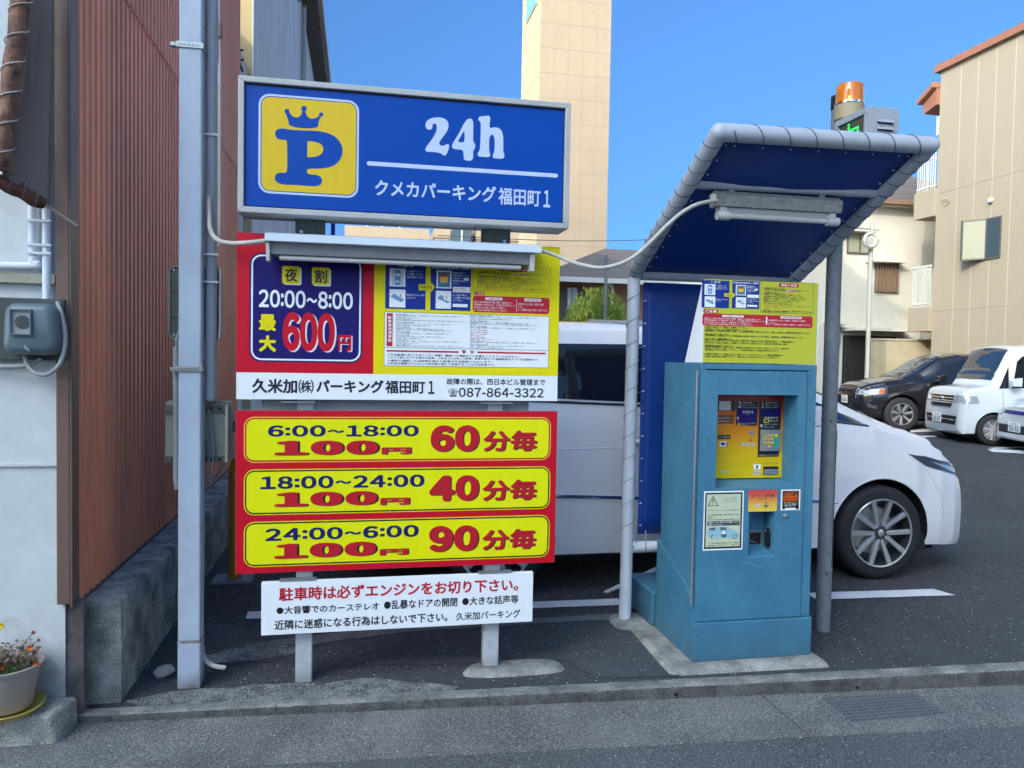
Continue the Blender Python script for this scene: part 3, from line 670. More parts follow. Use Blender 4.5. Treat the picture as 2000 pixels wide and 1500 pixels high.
# olive back panel and cream box behind pole
bp = thing('olive_panel', 'olive rounded tin panel fixed behind the pale blue pole, above the cream box', 'panel', (-.72, 3.96, 1.9))
a, b = atY(331, 520, 3.93), atY(430, 664, 3.93)
mb = MB(); poly = rr(a.x, b.x, b.z, a.z, .028, 6); mb.prism([(u, v) for u, v in poly], 3.935, 3.975, 'y'); mb.build('panel_shell', M['olive'], bp)
poly2 = rr(a.x-.003, b.x+.003, b.z-.003, a.z+.003, .03, 6); poly3 = rr(a.x+.003, b.x-.003, b.z+.003, a.z-.003, .026, 6)
mb = MB(); n = len(poly2); mb.add([(u, 3.925, v) for u, v in poly2]+[(u, 3.925, v) for u, v in poly3]+[(u, 3.974, v) for u, v in poly2]+[(u, 3.934, v) for u, v in poly3], [(i, (i+1) % n, n+(i+1) % n, n+i) for i in range(n)]+[(i, (i+1) % n, 2*n+(i+1) % n, 2*n+i) for i in range(n)]+[(n+i, n+(i+1) % n, 3*n+(i+1) % n, 3*n+i) for i in range(n)]); mb.build('rolled_rim', M['creambox'], bp)
H = a.z-b.z
for t in (.36, .70): one('seam', M['black'], bp, a.x+.004, b.x-.004, 3.932, 3.9348, b.z+H*(1-t)-.001, b.z+H*(1-t)+.001)
for u, v in ((.08, .05), (.92, .05), (.08, .95), (.92, .95)): 
    mb = MB(); mb.lathe([(0, -.004), (.006, -.003), (.006, .001)], (a.x+(b.x-a.x)*u, 3.934, b.z+H*v), 12, 'y'); mb.build('screw', M['steel'], bp)
mb = MB()
for dx, dz in ((-.055, .125), (-.04, .11), (-.055, .10), (-.04, .14)): mb.box(b.x+dx, b.x+dx+.011, 3.925, 3.935, b.z+dz, b.z+dz+.011)
mb.build('bracket_nuts', M['olive'], bp)
cb = thing('cream_box', 'aged cream metal box with open lid behind the pale blue pole', 'electrical box', (-.72, 3.95, 1.2))
a, b = atY(321, 787, 3.90), atY(441, 902, 3.90)
one('box_body', M['creambox'], cb, a.x, b.x+.012, 3.915, 3.985, b.z, a.z, bevel=.004)
one('mounting_rail', M['olive'], cb, a.x-.002, b.x, 3.895, 3.914, a.z-.042, a.z-.010); one('mounting_rail', M['olive'], cb, a.x-.002, b.x, 3.895, 3.914, b.z+.0, b.z+.028)
mb = MB()
for z in (a.z-.026, b.z+.014):
    for x in (a.x+.035, b.x-.035, b.x-.075): mb.box(x, x+.016, 3.890, 3.896, z-.006, z+.006)
mb.build('rail_slot', M['black'], cb)
one('lid_edge', M['creambox'], cb, b.x+.001, b.x+.014, 3.87, 3.913, b.z-.0, a.z-.012, bevel=.002)
one('lid_edge', M['creambox'], cb, a.x+.01, b.x+.024, 3.918, 3.935, a.z+.001, a.z+.010, bevel=.002)
one('lid_edge', M['creambox'], cb, b.x+.021, b.x+.027, 3.92, 3.94, b.z+.01, a.z, bevel=.002)
one('hinge', M['trim'], cb, b.x+.027, b.x+.042, 3.925, 3.94, a.z-.145, a.z-.09)
mb = MB()
for k, pts in enumerate(([P(400, 800, 3.89), P(402, 840, 3.88), P(410, 880, 3.88), P(404, 930, 3.89), P(398, 960, 3.9)], [P(408, 800, 3.89), P(414, 850, 3.88), P(416, 900, 3.88), P(410, 950, 3.9)], [P(400, 900, 3.9), P(430, 890, 3.95), P(425, 930, 3.95), P(400, 945, 3.9)], [P(395, 940, 3.9), P(420, 930, 3.95), P(440, 905, 4.0)])):
    mb.tube(smoothpath(pts), .004, 6)
mb.tube(smoothpath([P(395, 950, 3.9), P(393, 1050, 3.9), P(396, 1120, 3.9), P(393, 1200, 3.88), P(396, 1260, 3.88), P(405, 1292, 3.86), P(425, 1303, 3.84), P(442, 1303, 3.84)]), .007, 8)
mb.build('cable_bundle', M['cable'], cb, smooth=True)
mb = MB(); mb.tube(smoothpath([P(392, 1272, 3.88), P(402, 1290, 3.86), P(420, 1301, 3.83), P(440, 1304, 3.83)]), .011, 10)
o = mb.build('ground_conduit', M['flex'], cb, smooth=True)

# ================================================================== SIGN BOARD
YB, YS = 3.752, 3.655
sb = thing('parking_sign_board', 'red yellow and white parking price board with Japanese lettering on two grey posts', 'sign board', (.2, 3.8, 0))
for x0, gx_ in ((-.287, 0), (.638, 1)):
    one('post', M['post'], sb, x0, x0+.078, 3.79, 3.868, -.02 if gx_ == 0 else .02, 2.30, bevel=.005)
    mb = MB()
    for z in (.118, .138): mb.lathe([(0, -.002), (.004, -.002), (.004, .002)], (x0+.03, 3.7895, z), 8, 'y')
    mb.build('bolt_head', M['steel'], sb)
for z in (1.368, .655): 
    for x0 in (-.36, .60): one('fixing_plate', M['steel'], sb, x0, x0+.16, YB+.0, 3.79, z-.003 if z > 1 else z-.018, z+.004 if z > 1 else z-.012)
one('back_rail', M['framed'], sb, -.45, .85, 3.792, 3.80, 1.30, 1.385)
def bd(a, b): p, q_ = atY(*a, YB), atY(*b, YB); return p.x, q_.x, q_.z, p.z
Z = Zoom(440, 440, 20/7, YB)
xL, xR = Z.p(62, 500)[0], Z.p(1862, 500)[0]; xm = Z.p(829, 500)[0]
zt, zb, zw = Z.p(62, 38)[1], Z.p(62, 971)[1], Z.p(62, 820)[1]
ztr = zt
# upper board
one('upper_panel', M['framed'], sb, xL, xR, YB, YB+.022, zb, zt)
pr_ = one('red_panel', M['red'], sb, xL+.001, xm, YB-.0015, YB-.0001, zw, zt-.001)
py_ = one('yellow_panel', M['yel'], sb, xm+.0002, xR-.001, YB-.0015, YB-.0001, zw, zt-.001)
pw_ = one('white_panel', M['white'], sb, xL+.001, xR-.001, YB-.0015, YB-.0001, zb+.001, zw-.0002)
Y1 = YB-.0020
def lay(k): return Y1-.0006*k
bx = Z.b(135, 766, 165, 765)
mb = MB(); fill(mb, rr(*bx[:2], bx[2], bx[3], .052), lay(0)); mb.build('night_rate_panel', M['navy'], sb, fix=False)
mb = MB(); e = .0075; ring(mb, rr(bx[0]+e, bx[1]-e, bx[2]+e, bx[3]-e, .046), rr(bx[0]+e*2.05, bx[1]-e*2.05, bx[2]+e*2.05, bx[3]-e*2.05, .039), lay(1)); mb.build('white_border', M['white'], sb, fix=False)
mbw, mby, mbk = MB(), MB(), MB()
for s, b in (('夜', (318, 417, 228, 327)), ('割', (484, 582, 236, 334))):
    q = Z.b(*b); d = .0065; mbw = MB(); mby = MB(); fill(mbw, rr(q[0]+d, q[1]+d, q[2]-d*.8, q[3]-d*.8, .009), lay(1)); fill(mby, rr(*q, .009), lay(2)); mbw.build('tile_shadow', M['white'], sb, fix=False); mby.build('yellow_tile', M['yel'], sb, fix=False)
    w_ = (q[1]-q[0]); label(sb, s, (q[0]+w_*.14, q[1]-w_*.14, q[2]+w_*.12, q[3]-w_*.12), lay(3), M['ink'], .03)

num(sb, '20:00~8:00', Z.b(187, 712, 366, 464), lay(1), M['white'], .032, .055)
label(sb, '最', Z.b(188, 284, 496, 590), lay(1), M['yel'], .05); label(sb, '大', Z.b(188, 284, 614, 706), lay(1), M['yel'], .06)
q = Z.b(320, 612, 487, 703); d = .0075
for k, (dx, dz, m) in enumerate(((d, -d*.7, M['white']), (d*.5, -d*.35, M['white']), (0, 0, M['red']))):
    num(sb, '600', (q[0]+dx, q[1]+dx, q[2]+dz, q[3]+dz), lay(1+k), m, (.052, .045), .0)
q = Z.b(630, 704, 612, 704)
for k, (dx, m) in enumerate(((.005, M['white']), (0, M['red']))): label(sb, '円', (q[0]+dx, q[1]+dx, q[2]-dx*.6, q[3]-dx*.6), lay(1+k), m, .05)
label(sb, '久米加', Z.b(150, 402, 856, 938), lay(0), M['ink'], .040)
label(sb, '㈱', Z.b(408, 494, 862, 938), lay(0), M['ink'], .018)
label(sb, 'パーキング', Z.b(508, 884, 862, 936), lay(0), M['ink'], .045)
label(sb, '福田町', Z.b(892, 1115, 866, 940), lay(0), M['ink'], .034)
num(sb, '1', Z.b(1132, 1168, 868, 942), lay(0), M['ink'], .03)
label(sb, '故障の際は、西日本ビル管理まで', Z.b(1234, 1785, 856, 892), lay(0), M['ink'], .028)
label(sb, '☎', Z.b(1244, 1298, 912, 958), lay(0), M['ink'], .01)
num(sb, '087-864-3322', Z.b(1303, 1776, 908, 960), lay(0), M['ink'], .026, .08)

# instruction print shared by both yellow panels
def minicar(mb1, mb2, mb3, Zz, x0, x1, y0, y1, Y):
    q = Zz.b(x0, x1, y0, y1); w_ = q[1]-q[0]; h_ = q[3]-q[2]; fill(mb1, [(q[0], q[2]), (q[1], q[2]), (q[1], q[3]), (q[0], q[3])][::-1], Y)
    cx = (q[0]+q[1])/2; fill(mb2, rr(cx-w_*.20, cx+w_*.20, q[2]+h_*.08, q[3]-h_*.06, w_*.11), Y-.0004)
    fill(mb3, rr(cx-w_*.14, cx+w_*.14, q[2]+h_*.60, q[2]+h_*.72, w_*.03), Y-.0008); fill(mb3, rr(cx-w_*.12, cx+w_*.12, q[2]+h_*.24, q[2]+h_*.33, w_*.03), Y-.0008)
    for s in (-1, 1): fill(mb2, rr(cx+s*w_*.30-w_*.02, cx+s*w_*.30+w_*.02, q[2]+h_*.05, q[3]-h_*.08, w_*.015), Y-.0004)
def plate(mb1, mb2, mb3, Zz, x0, x1, y0, y1, Y, up=False):
    q = Zz.b(x0, x1, y0, y1); w_ = q[1]-q[0]; h_ = q[3]-q[2]; fill(mb1, [(q[0], q[2]), (q[1], q[2]), (q[1], q[3]), (q[0], q[3])][::-1], Y)
    G = lambda u, v: (q[0]+u*w_, q[2]+v*h_)
    if up: fill(mb2, [G(.08, .58), G(.30, .76), G(.50, .70), G(.52, .52), G(.94, .40), G(.75, .30), G(.42, .46), G(.30, .48)][::1], Y-.0004)
    else: fill(mb2, [G(.06, .58), G(.26, .76), G(.94, .44), G(.72, .28)], Y-.0004)
    fill(mb3, [G(.70, .56), G(.76, .56), G(.70, .74), G(.64, .74)], Y-.0004)
def lines(mb, txt, Zz, x0, x1, y0, y1, Y, n=None, bold=.0, slope=0.0, widths=None):
    n = len(txt); h = (y1-y0)/n
    for i, s in enumerate(txt):
        L = (widths[i] if widths else min(1, (len(s)+.5)/max(len(t) for t in txt)))
        if s.strip(): put_text(mb, s, Zz.b(x0, x0+(x1-x0)*L, y0+i*h+h*.08, y0+(i+1)*h-h*.14), Y, bold, 1)
def instructions(Zz, par, Yb, R, texts):
    L = lambda k: Yb-.0006*k
    B1, B2, B3, B4, BW, BK, BR, BP = MB(), MB(), MB(), MB(), MB(), MB(), MB(), MB()
    for r in R['blue']: q = Zz.b(*r); fill(B1, [(q[0], q[2]), (q[1], q[2]), (q[1], q[3]), (q[0], q[3])][::-1], L(0))
    put_text(BW, '入 庫 時', Zz.b(*R['t1']), L(1), .02); put_text(BW, '出庫時(料金後払い)精算', Zz.b(*R['t2']), L(1), .02)
    minicar(BP, B2, B4, Zz, *R['p1'], L(1)); plate(BP, B2, BR, Zz, *R['p2'], L(1)); plate(BP, B2, BR, Zz, *R['p4'], L(1), True)
    q = Zz.b(*R['p3']); fill(BP, [(q[0], q[2]), (q[1], q[2]), (q[1], q[3]), (q[0], q[3])][::-1], L(1))
    w_ = q[1]-q[0]; h_ = q[3]-q[2]; mb = MB()
    fill(mb, [(q[0]+w_*.1, q[2]+h_*.07), (q[1]-w_*.1, q[2]+h_*.07), (q[1]-w_*.1, q[3]-h_*.08), (q[0]+w_*.1, q[3]-h_*.08)][::-1], L(2)); mb.build('machine_picture', M['machine'], par, fix=False)
    mb = MB(); fill(mb, [(q[0]+w_*.24, q[2]+h_*.32), (q[1]-w_*.26, q[2]+h_*.32), (q[1]-w_*.26, q[3]-h_*.22), (q[0]+w_*.24, q[3]-h_*.22)][::-1], L(3)); mb.build('machine_picture', M['orangeline'], par, fix=False)
    fill(BR, [(q[0]+w_*.24, q[3]-h_*.34), (q[1]-w_*.26, q[3]-h_*.34), (q[1]-w_*.26, q[3]-h_*.2), (q[0]+w_*.24, q[3]-h_*.2)][::-1], L(4))
    lines(BW, ['ロック板が下がっている', 'ことを確認してクルマを', '車室内に駐車してください。'], Zz, *R['x1'], L(1))
    lines(BW, ['数分以内に下からロック板が', '上がります。'], Zz, *R['x2'], L(1))
    lines(BW, ['車室番号を押して', '料金を精算して下さい。', 'お支払いの前に　　', '車室番号を確認して', '下さい。'], Zz, *R['x3'], L(1))
    for r in R['wbox']: q = Zz.b(*r); fill(BP, [(q[0], q[2]), (q[1], q[2]), (q[1], q[3]), (q[0], q[3])][::-1], L(1))
    if 'wb1' in R: put_text(BR, '※お釣りと領収証の', Zz.b(*R['wb1']), L(2), .0, 1); put_text(BR, '　お取り忘れに注意下さい', Zz.b(*R['wb2']), L(2), .0, 1)
    lines(BW, ['ロック板が下降した', 'ことを確認してから出庫', 'して下さい。'], Zz, *R['x4'], L(1))
    x0, x1, y0, y1, ya, yb = R['arrow']; G = [(x0, ya), (x1-(x1-x0)*.26, ya), (x1-(x1-x0)*.26, y0), (x1, (y0+y1)/2), (x1-(x1-x0)*.26, y1), (x1-(x1-x0)*.26, yb), (x0, yb)]
    poly = [Zz.p(*g) for g in G]; mb = MB(); outline(mb, [poly], L(2)); mb.build('arrow', M['yel'], par, fix=False)
    put_text(BK, '利用方法', Zz.b(x0+(x1-x0)*.08, x1-(x1-x0)*.18, ya+(yb-ya)*.25, yb-(yb-ya)*.25), L(3), .01, 1)
    q = Zz.b(*R['frame']); e = .0012; mb = MB(); f4 = lambda q, e: [(q[0]-e, q[2]-e), (q[1]+e, q[2]-e), (q[1]+e, q[3]+e), (q[0]-e, q[3]+e)][::-1]
    ring(mb, f4(q, e), f4(q, 0), L(0)); mb.build('thin_frame', M['ink'], par, fix=False)
    q = Zz.b(*R['pill']); fill(B3, rr(*q, (q[3]-q[2])*.48), L(0)); put_text(BW, '精算の手順', Zz.b(*R['pillt']), L(1), .02, 1)
    lines(BK, ['①車室番号を押して下さい。', '②表示された料金を確認後　　　　　　 を押して下さい。', '③駐車料金を投入します。', '④精算したい車室番号を押して確認して下さい。', '⑤領収証が必要な方は領収証ボタンを押して下さい。', '　精算後すぐに出庫して下さい。割増料金となります。', '　精算後３分以内にクルマを出庫して下さい。', '　５分で再びロック板が上昇します。'][:R['nk']], Zz, *R['xk'], L(1), bold=.012)
    q = Zz.b(*R['pill2']); fill(B3, rr(*q, (q[3]-q[2])*.4), L(1)); put_text(BW, '確認ボタン', Zz.b(*R['pill2']), L(2), .0, 1)
    lines(BR, R['warn'], Zz, *R['xw'], L(1))
    q = Zz.b(*R['note']); fill(B3, rr(*q, (q[3]-q[2])*.45), L(0)); put_text(BW, 'ご注意', Zz.b(*R['notet']), L(1), .03, 1)
    q = Zz.b(*R['redbox']); fill(B3, rr(*q, (q[3]-q[2])*.18), L(0))
    for r in R['caps']: q = Zz.b(*r); fill(BP, rr(*q, (q[3]-q[2])*.48), L(1))
    put_text(BR, 'つり銭補充のお願い', Zz.b(*R['c1']), L(2), .01, 1); put_text(BR, '精算用車室番号', Zz.b(*R['c2']), L(2), .01, 1)
    q = Zz.b(*R['div']); fill(BW, [(q[0], q[2]), (q[1], q[2]), (q[1], q[3]), (q[0], q[3])][::-1], L(1))
    lines(BW, ['精算までの間に駐車場内や周辺で盗難、接触などの事故が発生しても', '駐車場管理者はその責任を負いません。また機器の故障で料金を投入しても', '料金が表示されない場合は、管理会社までご連絡下さい。', '尚、千円札以外の紙幣は使用できませんのでご注意下さい。'], Zz, *R['r1'], L(1))
    lines(BW, ['車室番号をお忘れの場合は、車室内でご確認', '下さい。', '万一、車室番号を間違えた場合も、返金できません。'], Zz, *R['r2'], L(1))
    for mb, m, nm in ((B1, 'midblue', 'blue_panel'), (B2, 'pale', 'picture'), (B4, 'white', 'picture'), (BP, 'white', 'white_tile'), (B3, 'redp', 'red_tile'), (BW, 'white', 'lettering'), (BK, 'ink', 'lettering'), (BR, 'redp', 'lettering')):
        o_ = mb.build(nm, M[m], par, fix=False)
        if nm in ('picture', 'white_tile', 'red_tile'): o_['kind'] = 'stuff'
ZA = Zoom(730, 490, 50/9, YB)
instructions(ZA, sb, lay(0), dict(blue=((125, 563, 121, 632), (615, 1053, 142, 648)), t1=(262, 428, 140, 178), t2=(632, 1045, 168, 204), p1=(172, 344, 192, 388), p2=(170, 343, 418, 612),
    p3=(680, 843, 214, 408), p4=(672, 838, 434, 628), x1=(358, 552, 208, 304), x2=(358, 552, 466, 526), x3=(856, 1042, 228, 372), wbox=((858, 1046, 392, 452), (856, 1018, 576, 610), (980, 1030, 296, 322)),
    wb1=(866, 1000, 400, 420), wb2=(866, 1030, 428, 446), x4=(858, 1040, 468, 556), arrow=(488, 664, 335, 452, 362, 428), frame=(1080, 1913, 176, 440), pill=(1370, 1685, 186, 226), pillt=(1400, 1650, 194, 218),
    nk=8, xk=(1118, 1880, 222, 398), pill2=(1516, 1676, 250, 268), warn=['必ずロック板が下降していることを確認してから出庫して下さい。'], xw=(1096, 1870, 398, 434), note=(1090, 1200, 442, 478), notet=(1106, 1186, 450, 470),
    redbox=(1074, 1906, 498, 676), caps=((1208, 1396, 506, 536), (1632, 1818, 518, 550)), c1=(1220, 1386, 512, 530), c2=(1650, 1806, 524, 544), div=(1546, 1550, 520, 662), r1=(1086, 1536, 546, 662), r2=(1562, 1886, 566, 660)), None)
# rules panel
q = ZA.b(115, 1896, 688, 1256); mb = MB(); f4 = lambda q, e: [(q[0]-e, q[2]-e), (q[1]+e, q[2]-e), (q[1]+e, q[3]+e), (q[0]-e, q[3]+e)][::-1]
fill(mb, f4(q, 0), lay(0)); mb.build('rules_panel', M['white'], sb, fix=False)
mb = MB(); ring(mb, f4(q, .0016), f4(q, 0), lay(1)); g = ZA.b(115, 1896, 1062, 1066); fill(mb, f4(g, 0), lay(1)); mb.build('thin_frame', M['ink'], sb, fix=False)
mb = MB(); g = ZA.b(140, 204, 676, 1034); fill(mb, f4(g, 0), lay(1))
for b in ((140, 920, 1082, 1100), (1124, 1864, 1098, 1116)): fill(mb, f4(ZA.b(*b), 0), lay(1))
put_text(mb, '警　告', ZA.b(956, 1086, 1078, 1114), lay(1), .03, 1)
mb.build('red_tile', M['redp'], sb, fix=False)
mb = MB()
for i, ch in enumerate('駐車場利用規約'): put_text(mb, ch, ZA.b(154, 192, 706+i*41, 742+i*41), lay(2), .03, 1)
mb.build('lettering', M['white'], sb, fix=False)
LW = ['１不正駐車に対してはレッカー移動、警察への通報などの処置をとらせていただきます。', '２ロック板にタイヤを乗せた駐車、二台以上の占有した駐車、車室を変えての継続駐車はすべて不正駐車です。',
      '３最初の連続した48時間を越えた駐車は不正駐車とみなします。', '４料金を精算せずにロック板を乗り越えて出庫することは不正駐車です。']
mb = MB(); lines(mb, LW, ZA, 150, 1790, 1124, 1244, lay(1), bold=.02, widths=(.87, 1, .69, .71)); mb.build('lettering', M['ink'], sb, fix=False)
RU = ['第１条（目的）', '　駐車場の利用に関する事項は、この規約の定めるところによります。利用者はこの規約を守って', '駐車場を利用するものとします。', '第２条（契約の成立）', '　駐車場の利用契約は、利用者が車室に駐車した時に成立し、料金を精算して出庫した時に終了します。',
      '第３条（利用できる車両）', '　利用できる自動車は長さ５ｍ、幅１．９ｍ、高さ２．１ｍ以下の車両とします。', '改造車、最低地上高の低い車両は利用できません。', '第４条（駐車料金）', '　駐車料金は表示の通りとし、出庫時に精算機で支払うものとします。',
      '　連続駐車は４８時間までとします。それを越える場合は管理者へ連絡して下さい。', '第５条（免責事項）', '　天災、盗難、事故等による損害について、管理者は一切の責任を負いません。', '第６条（禁止事項）', '　場内での喫煙、火気の使用、ゴミの放置、騒音等の行為を禁止します。', '車室以外の場所への駐車を禁止します。']
mb = MB(); lines(mb, [RU[k % 16] for k in range(21)], ZA, 242, 985, 682, 1046, lay(1)); lines(mb, [RU[(k+5) % 16] for k in range(9)], ZA, 1044, 1790, 694, 872, lay(1)); lines(mb, [RU[(k+2) % 16] for k in range(6)], ZA, 1044, 1780, 950, 1062, lay(1))
mb.build('lettering', M['ink'], sb, fix=False)
mb = MB(); lines(mb, ['（不正駐車の定義）', '無断で４８時間を', '越えた車両', 'ロック板を損傷'], ZA, 1044, 1240, 876, 950, lay(1)); mb.build('lettering', M['redp'], sb, fix=False)

# rate board
Z3 = Zoom(440, 780, 20/7, YB)
zt3, zb3 = Z3.p(62, 60)[1], Z3.p(62, 975)[1]
one('rate_panel', M['framed'], sb, xL, Z3.p(1845, 500)[0], YB, YB+.022, zb3, zt3)
xR3 = Z3.p(1845, 500)[0]
one('red_face', M['red'], sb, xL+.001, xR3-.001, YB-.0015, YB-.0001, zb3+.001, zt3-.001)
rows = [(98, 346, 104, 1816, M['redp'], '6:00〜18:00', (238, 1080, 144, 207), (275, 865, 229, 310), (872, 1038, 267, 306), '60', (1145, 1415, 144, 290), (1438, 1738, 173, 288)),
        (382, 629, 104, 1812, M['ink'], '18:00〜24:00', (195, 1112, 424, 494), (275, 858, 514, 594), (865, 1030, 548, 588), '40', (1138, 1415, 423, 565), (1434, 1736, 447, 562)),
        (664, 908, 104, 1808, M['ink'], '24:00〜6:00', (222, 1080, 710, 778), (273, 852, 798, 880), (862, 1022, 832, 868), '90', (1136, 1412, 703, 846), (1432, 1732, 722, 835))]
for y0, y1, x0, x1, bm_, t, tb, hb, eb, big, gb, mb_ in rows:
    q = Z3.b(x0, x1, y0, y1); r = .047
    mb = MB(); fill(mb, rr(*q, r), lay(0)); mb.build('outer_band', M['orangeline'] if y0 == 98 else M['yel'], sb, fix=False)
    e = .005; mb = MB(); fill(mb, rr(q[0]+e, q[1]-e, q[2]+e, q[3]-e, r-e), lay(1)); mb.build('band_line', bm_, sb, fix=False)
    e = .0118; mb = MB(); fill(mb, rr(q[0]+e, q[1]-e, q[2]+e, q[3]-e, r-e), lay(2)); mb.build('lemon_band', M['lemon'], sb, fix=False)
    num(sb, t, Z3.b(*tb), lay(3), M['navyink'], (.045, .036), .06)
    for bb, s, bo, d in ((hb, '100', (.042, .022), .010), (eb, '円', (.05, .085), .006), (gb, big, .042, .0055), (mb_, '分毎', .04, .0055)):
        g = Z3.b(*bb)
        if s == '100':
            g = (g[0], g[1]-d, g[2], g[3])
            for k, (dx, m) in enumerate(((d, M['ink']), (d*.5, M['ink']), (0, M['redp']))): num(sb, s, (g[0]+dx, g[1]+dx, g[2]-dx*.15, g[3]-dx*.15), lay(3+k), m, (.10, .05), .07)
        elif s == '円':
            for k, (dx, m) in enumerate(((d, M['ink']), (0, M['redp']))): label(sb, s, (g[0]+dx, g[1]+dx-.002, g[2]-.0015*(k == 0), g[3]-.0015*(k == 0)), lay(3+k), m, bo)
        else:
            for k, (dx, m) in enumerate(((d, M['ink']), (d*.5, M['ink']), (0, M['redp']))): (num(sb, s, (g[0]+dx, g[1]+dx, g[2]-dx*.7, g[3]-dx*.7), lay(3+k), m, (.07, .055), .02) if s == big else label(sb, s, (g[0]+dx, g[1]+dx, g[2]-dx*.7, g[3]-dx*.7), lay(3+k), m, bo, 4))
# lower white notice
q = (Z3.p(203, 1100)[0], Z3.p(1713, 1100)[0], Z3.p(203, 1313)[1], Z3.p(203, 1020)[1])
YN = YB-.014
mb = MB(); mb.box(q[0], q[1], YN, YN+.03, q[2], q[3]); mb.build('notice_panel', M['white'], sb, bevel=.002)
ZN = Zoom(440, 780, 20/7, YN); LN = YN-.0008
label(sb, '駐車時は必ずエンジンをお切り下さい。', ZN.b(300, 1635, 1024, 1098), LN, M['redp'], .034)
label(sb, '●大音響でのカーステレオ', ZN.b(286, 858, 1144, 1188), LN, M['ink'], .026)
label(sb, '●乱暴なドアの開閉', ZN.b(886, 1295, 1114, 1164), LN, M['ink'], .026)
label(sb, '●大きな話声等', ZN.b(1322, 1636, 1097, 1145), LN, M['ink'], .026)
label(sb, '近隣に迷惑になる行為はしないで下さい。', ZN.b(275, 1240, 1210, 1264), LN, M['ink'], .030)
label(sb, '久米加パーキング', ZN.b(1288, 1646, 1180, 1226), LN, M['ink'], .022)
for z in (q[3],):
    for x0 in (-.36, .60): one('clamp_plate', M['steel'], sb, x0, x0+.17, YN-.001, YN+.05, q[3]+.001, q[3]+.006)

# ------------------------------------------------------------------ upper light box sign
ls = thing('parking_light_box', 'large blue light box sign with a yellow crowned P badge and 24h', 'light box sign', (.2, 3.7, 2.1))
a = atY(465, 146, YS); b = atY(1113, 452, YS); x0, x1 = a.x, atY(1113, 330, YS).x; z1 = a.z; z0 = atY(461, 413, YS).z
D = .20; fw_ = .026
one('case', M['framed'], ls, x0+.004, x1-.004, YS+.03, YS+D, z0+.004, z1-.004, bevel=.003)
mb = MB()
for (u0, u1, v0, v1, nm) in ((x0, x1, z1-fw_, z1, 't'), (x0, x1, z0, z0+fw_, 'b')):
    m = MB(); zz = (z1-fw_, z1) if nm == 't' else (z0+fw_, z0); o_ = zz[1]; i_ = zz[0]
    m.hexa([(x0, YS, o_), (x1, YS, o_), (x1, YS+D*.98, o_), (x0, YS+D*.98, o_)], [(x0+fw_, YS, i_), (x1-fw_, YS, i_), (x1-fw_, YS+D*.98, i_), (x0+fw_, YS+D*.98, i_)])
    m.build('frame_bar', M['frame'], ls, bevel=.003)
for o_, i_ in ((x0, x0+fw_), (x1, x1-fw_)):
    m = MB(); m.hexa([(o_, YS, z0+.0005), (o_, YS+D*.98, z0+.0005), (o_, YS+D*.98, z1-.0005), (o_, YS, z1-.0005)], [(i_, YS, z0+fw_+.0005), (i_, YS+D*.98, z0+fw_+.0005), (i_, YS+D*.98, z1-fw_-.0005), (i_, YS, z1-fw_-.0005)])
    m.build('frame_bar', M['frame'], ls, bevel=.003)
YF = YS+.014
one('face_gasket', M['ink'], ls, x0+fw_, x1-fw_, YF+.008, YF+.012, z0+fw_, z1-fw_)
mb = MB(); mb.box(x0+fw_+.003, x1-fw_-.004, YF, YF+.008, z0+fw_+.005, z1-fw_-.008); mb.build('blue_face', M['blue'], ls, bevel=.0035, seg=3)
LF = lambda k: YF-.0006*(k+1)
ZS = Zoom(440, 100, 20/7, YF)
q = (ZS.p(185, 530)[0], ZS.p(745, 530)[0], ZS.p(470, 806)[1], ZS.p(470, 256)[1])
mb = MB(); e = .0095; ring(mb, rr(*q, .050, 10), rr(q[0]+e, q[1]-e, q[2]+e, q[3]-e, .041, 10), LF(0)); mb.build('badge_border', M['signwhite'], ls, fix=False)
e = .0135; mb = MB(); fill(mb, rr(q[0]+e, q[1]-e, q[2]+e, q[3]-e, .037, 10), LF(0)); mb.build('badge_field', M['signyellow'], ls, fix=False)
def zp(L, k=2): return [ZS.p(*p) for p in chaikin(L, k)]
Pout = [(278, 468), (278, 448), (292, 434), (320, 430), (360, 438), (420, 442), (500, 444), (560, 452), (612, 474), (645, 510), (656, 550), (650, 590), (625, 626), (585, 648), (530, 656), (457, 654), (455, 678), (470, 688), (515, 690), (536, 704), (541, 725), (532, 746), (508, 754), (450, 752), (400, 746), (350, 746), (308, 742), (282, 728), (275, 706), (284, 684), (306, 677), (340, 680), (346, 664), (346, 515), (340, 494), (315, 495), (290, 490)]
Pin = [(458, 500), (458, 520), (457, 570), (457, 592), (480, 592), (512, 588), (538, 574), (549, 550), (542, 525), (520, 510), (490, 504)]
mb = MB(); outline(mb, [zp(Pout), zp(Pin)], LF(1)); mb.build('letter', M['blue'], ls, fix=False)
Cr = [(359, 425), (351, 385), (338, 350), (330, 340), (332, 326), (345, 320), (357, 328), (357, 342), (378, 366), (400, 372), (420, 362), (430, 342), (430, 332), (422, 320), (428, 308), (440, 304), (453, 309), (456, 322), (448, 332), (448, 345), (458, 366), (480, 378), (504, 374), (524, 362), (522, 350), (530, 341), (543, 343), (548, 354), (541, 364), (530, 368), (520, 395), (516, 434)]
mb = MB(); outline(mb, [[ZS.p(*p) for p in chaikin(Cr, 2)]], LF(1)); mb.build('crown', M['blue'], ls, fix=False)
T2 = [(1116, 420), (1120, 395), (1138, 378), (1165, 370), (1200, 368), (1230, 378), (1246, 400), (1245, 430), (1230, 460), (1210, 485), (1192, 510), (1195, 522), (1215, 530), (1236, 518), (1250, 520), (1246, 550), (1232, 580), (1220, 584), (1208, 572), (1180, 564), (1150, 562), (1122, 562), (1114, 548), (1128, 524), (1152, 494), (1172, 462), (1182, 432), (1178, 408), (1165, 402), (1156, 410), (1156, 428), (1144, 440), (1126, 436)]
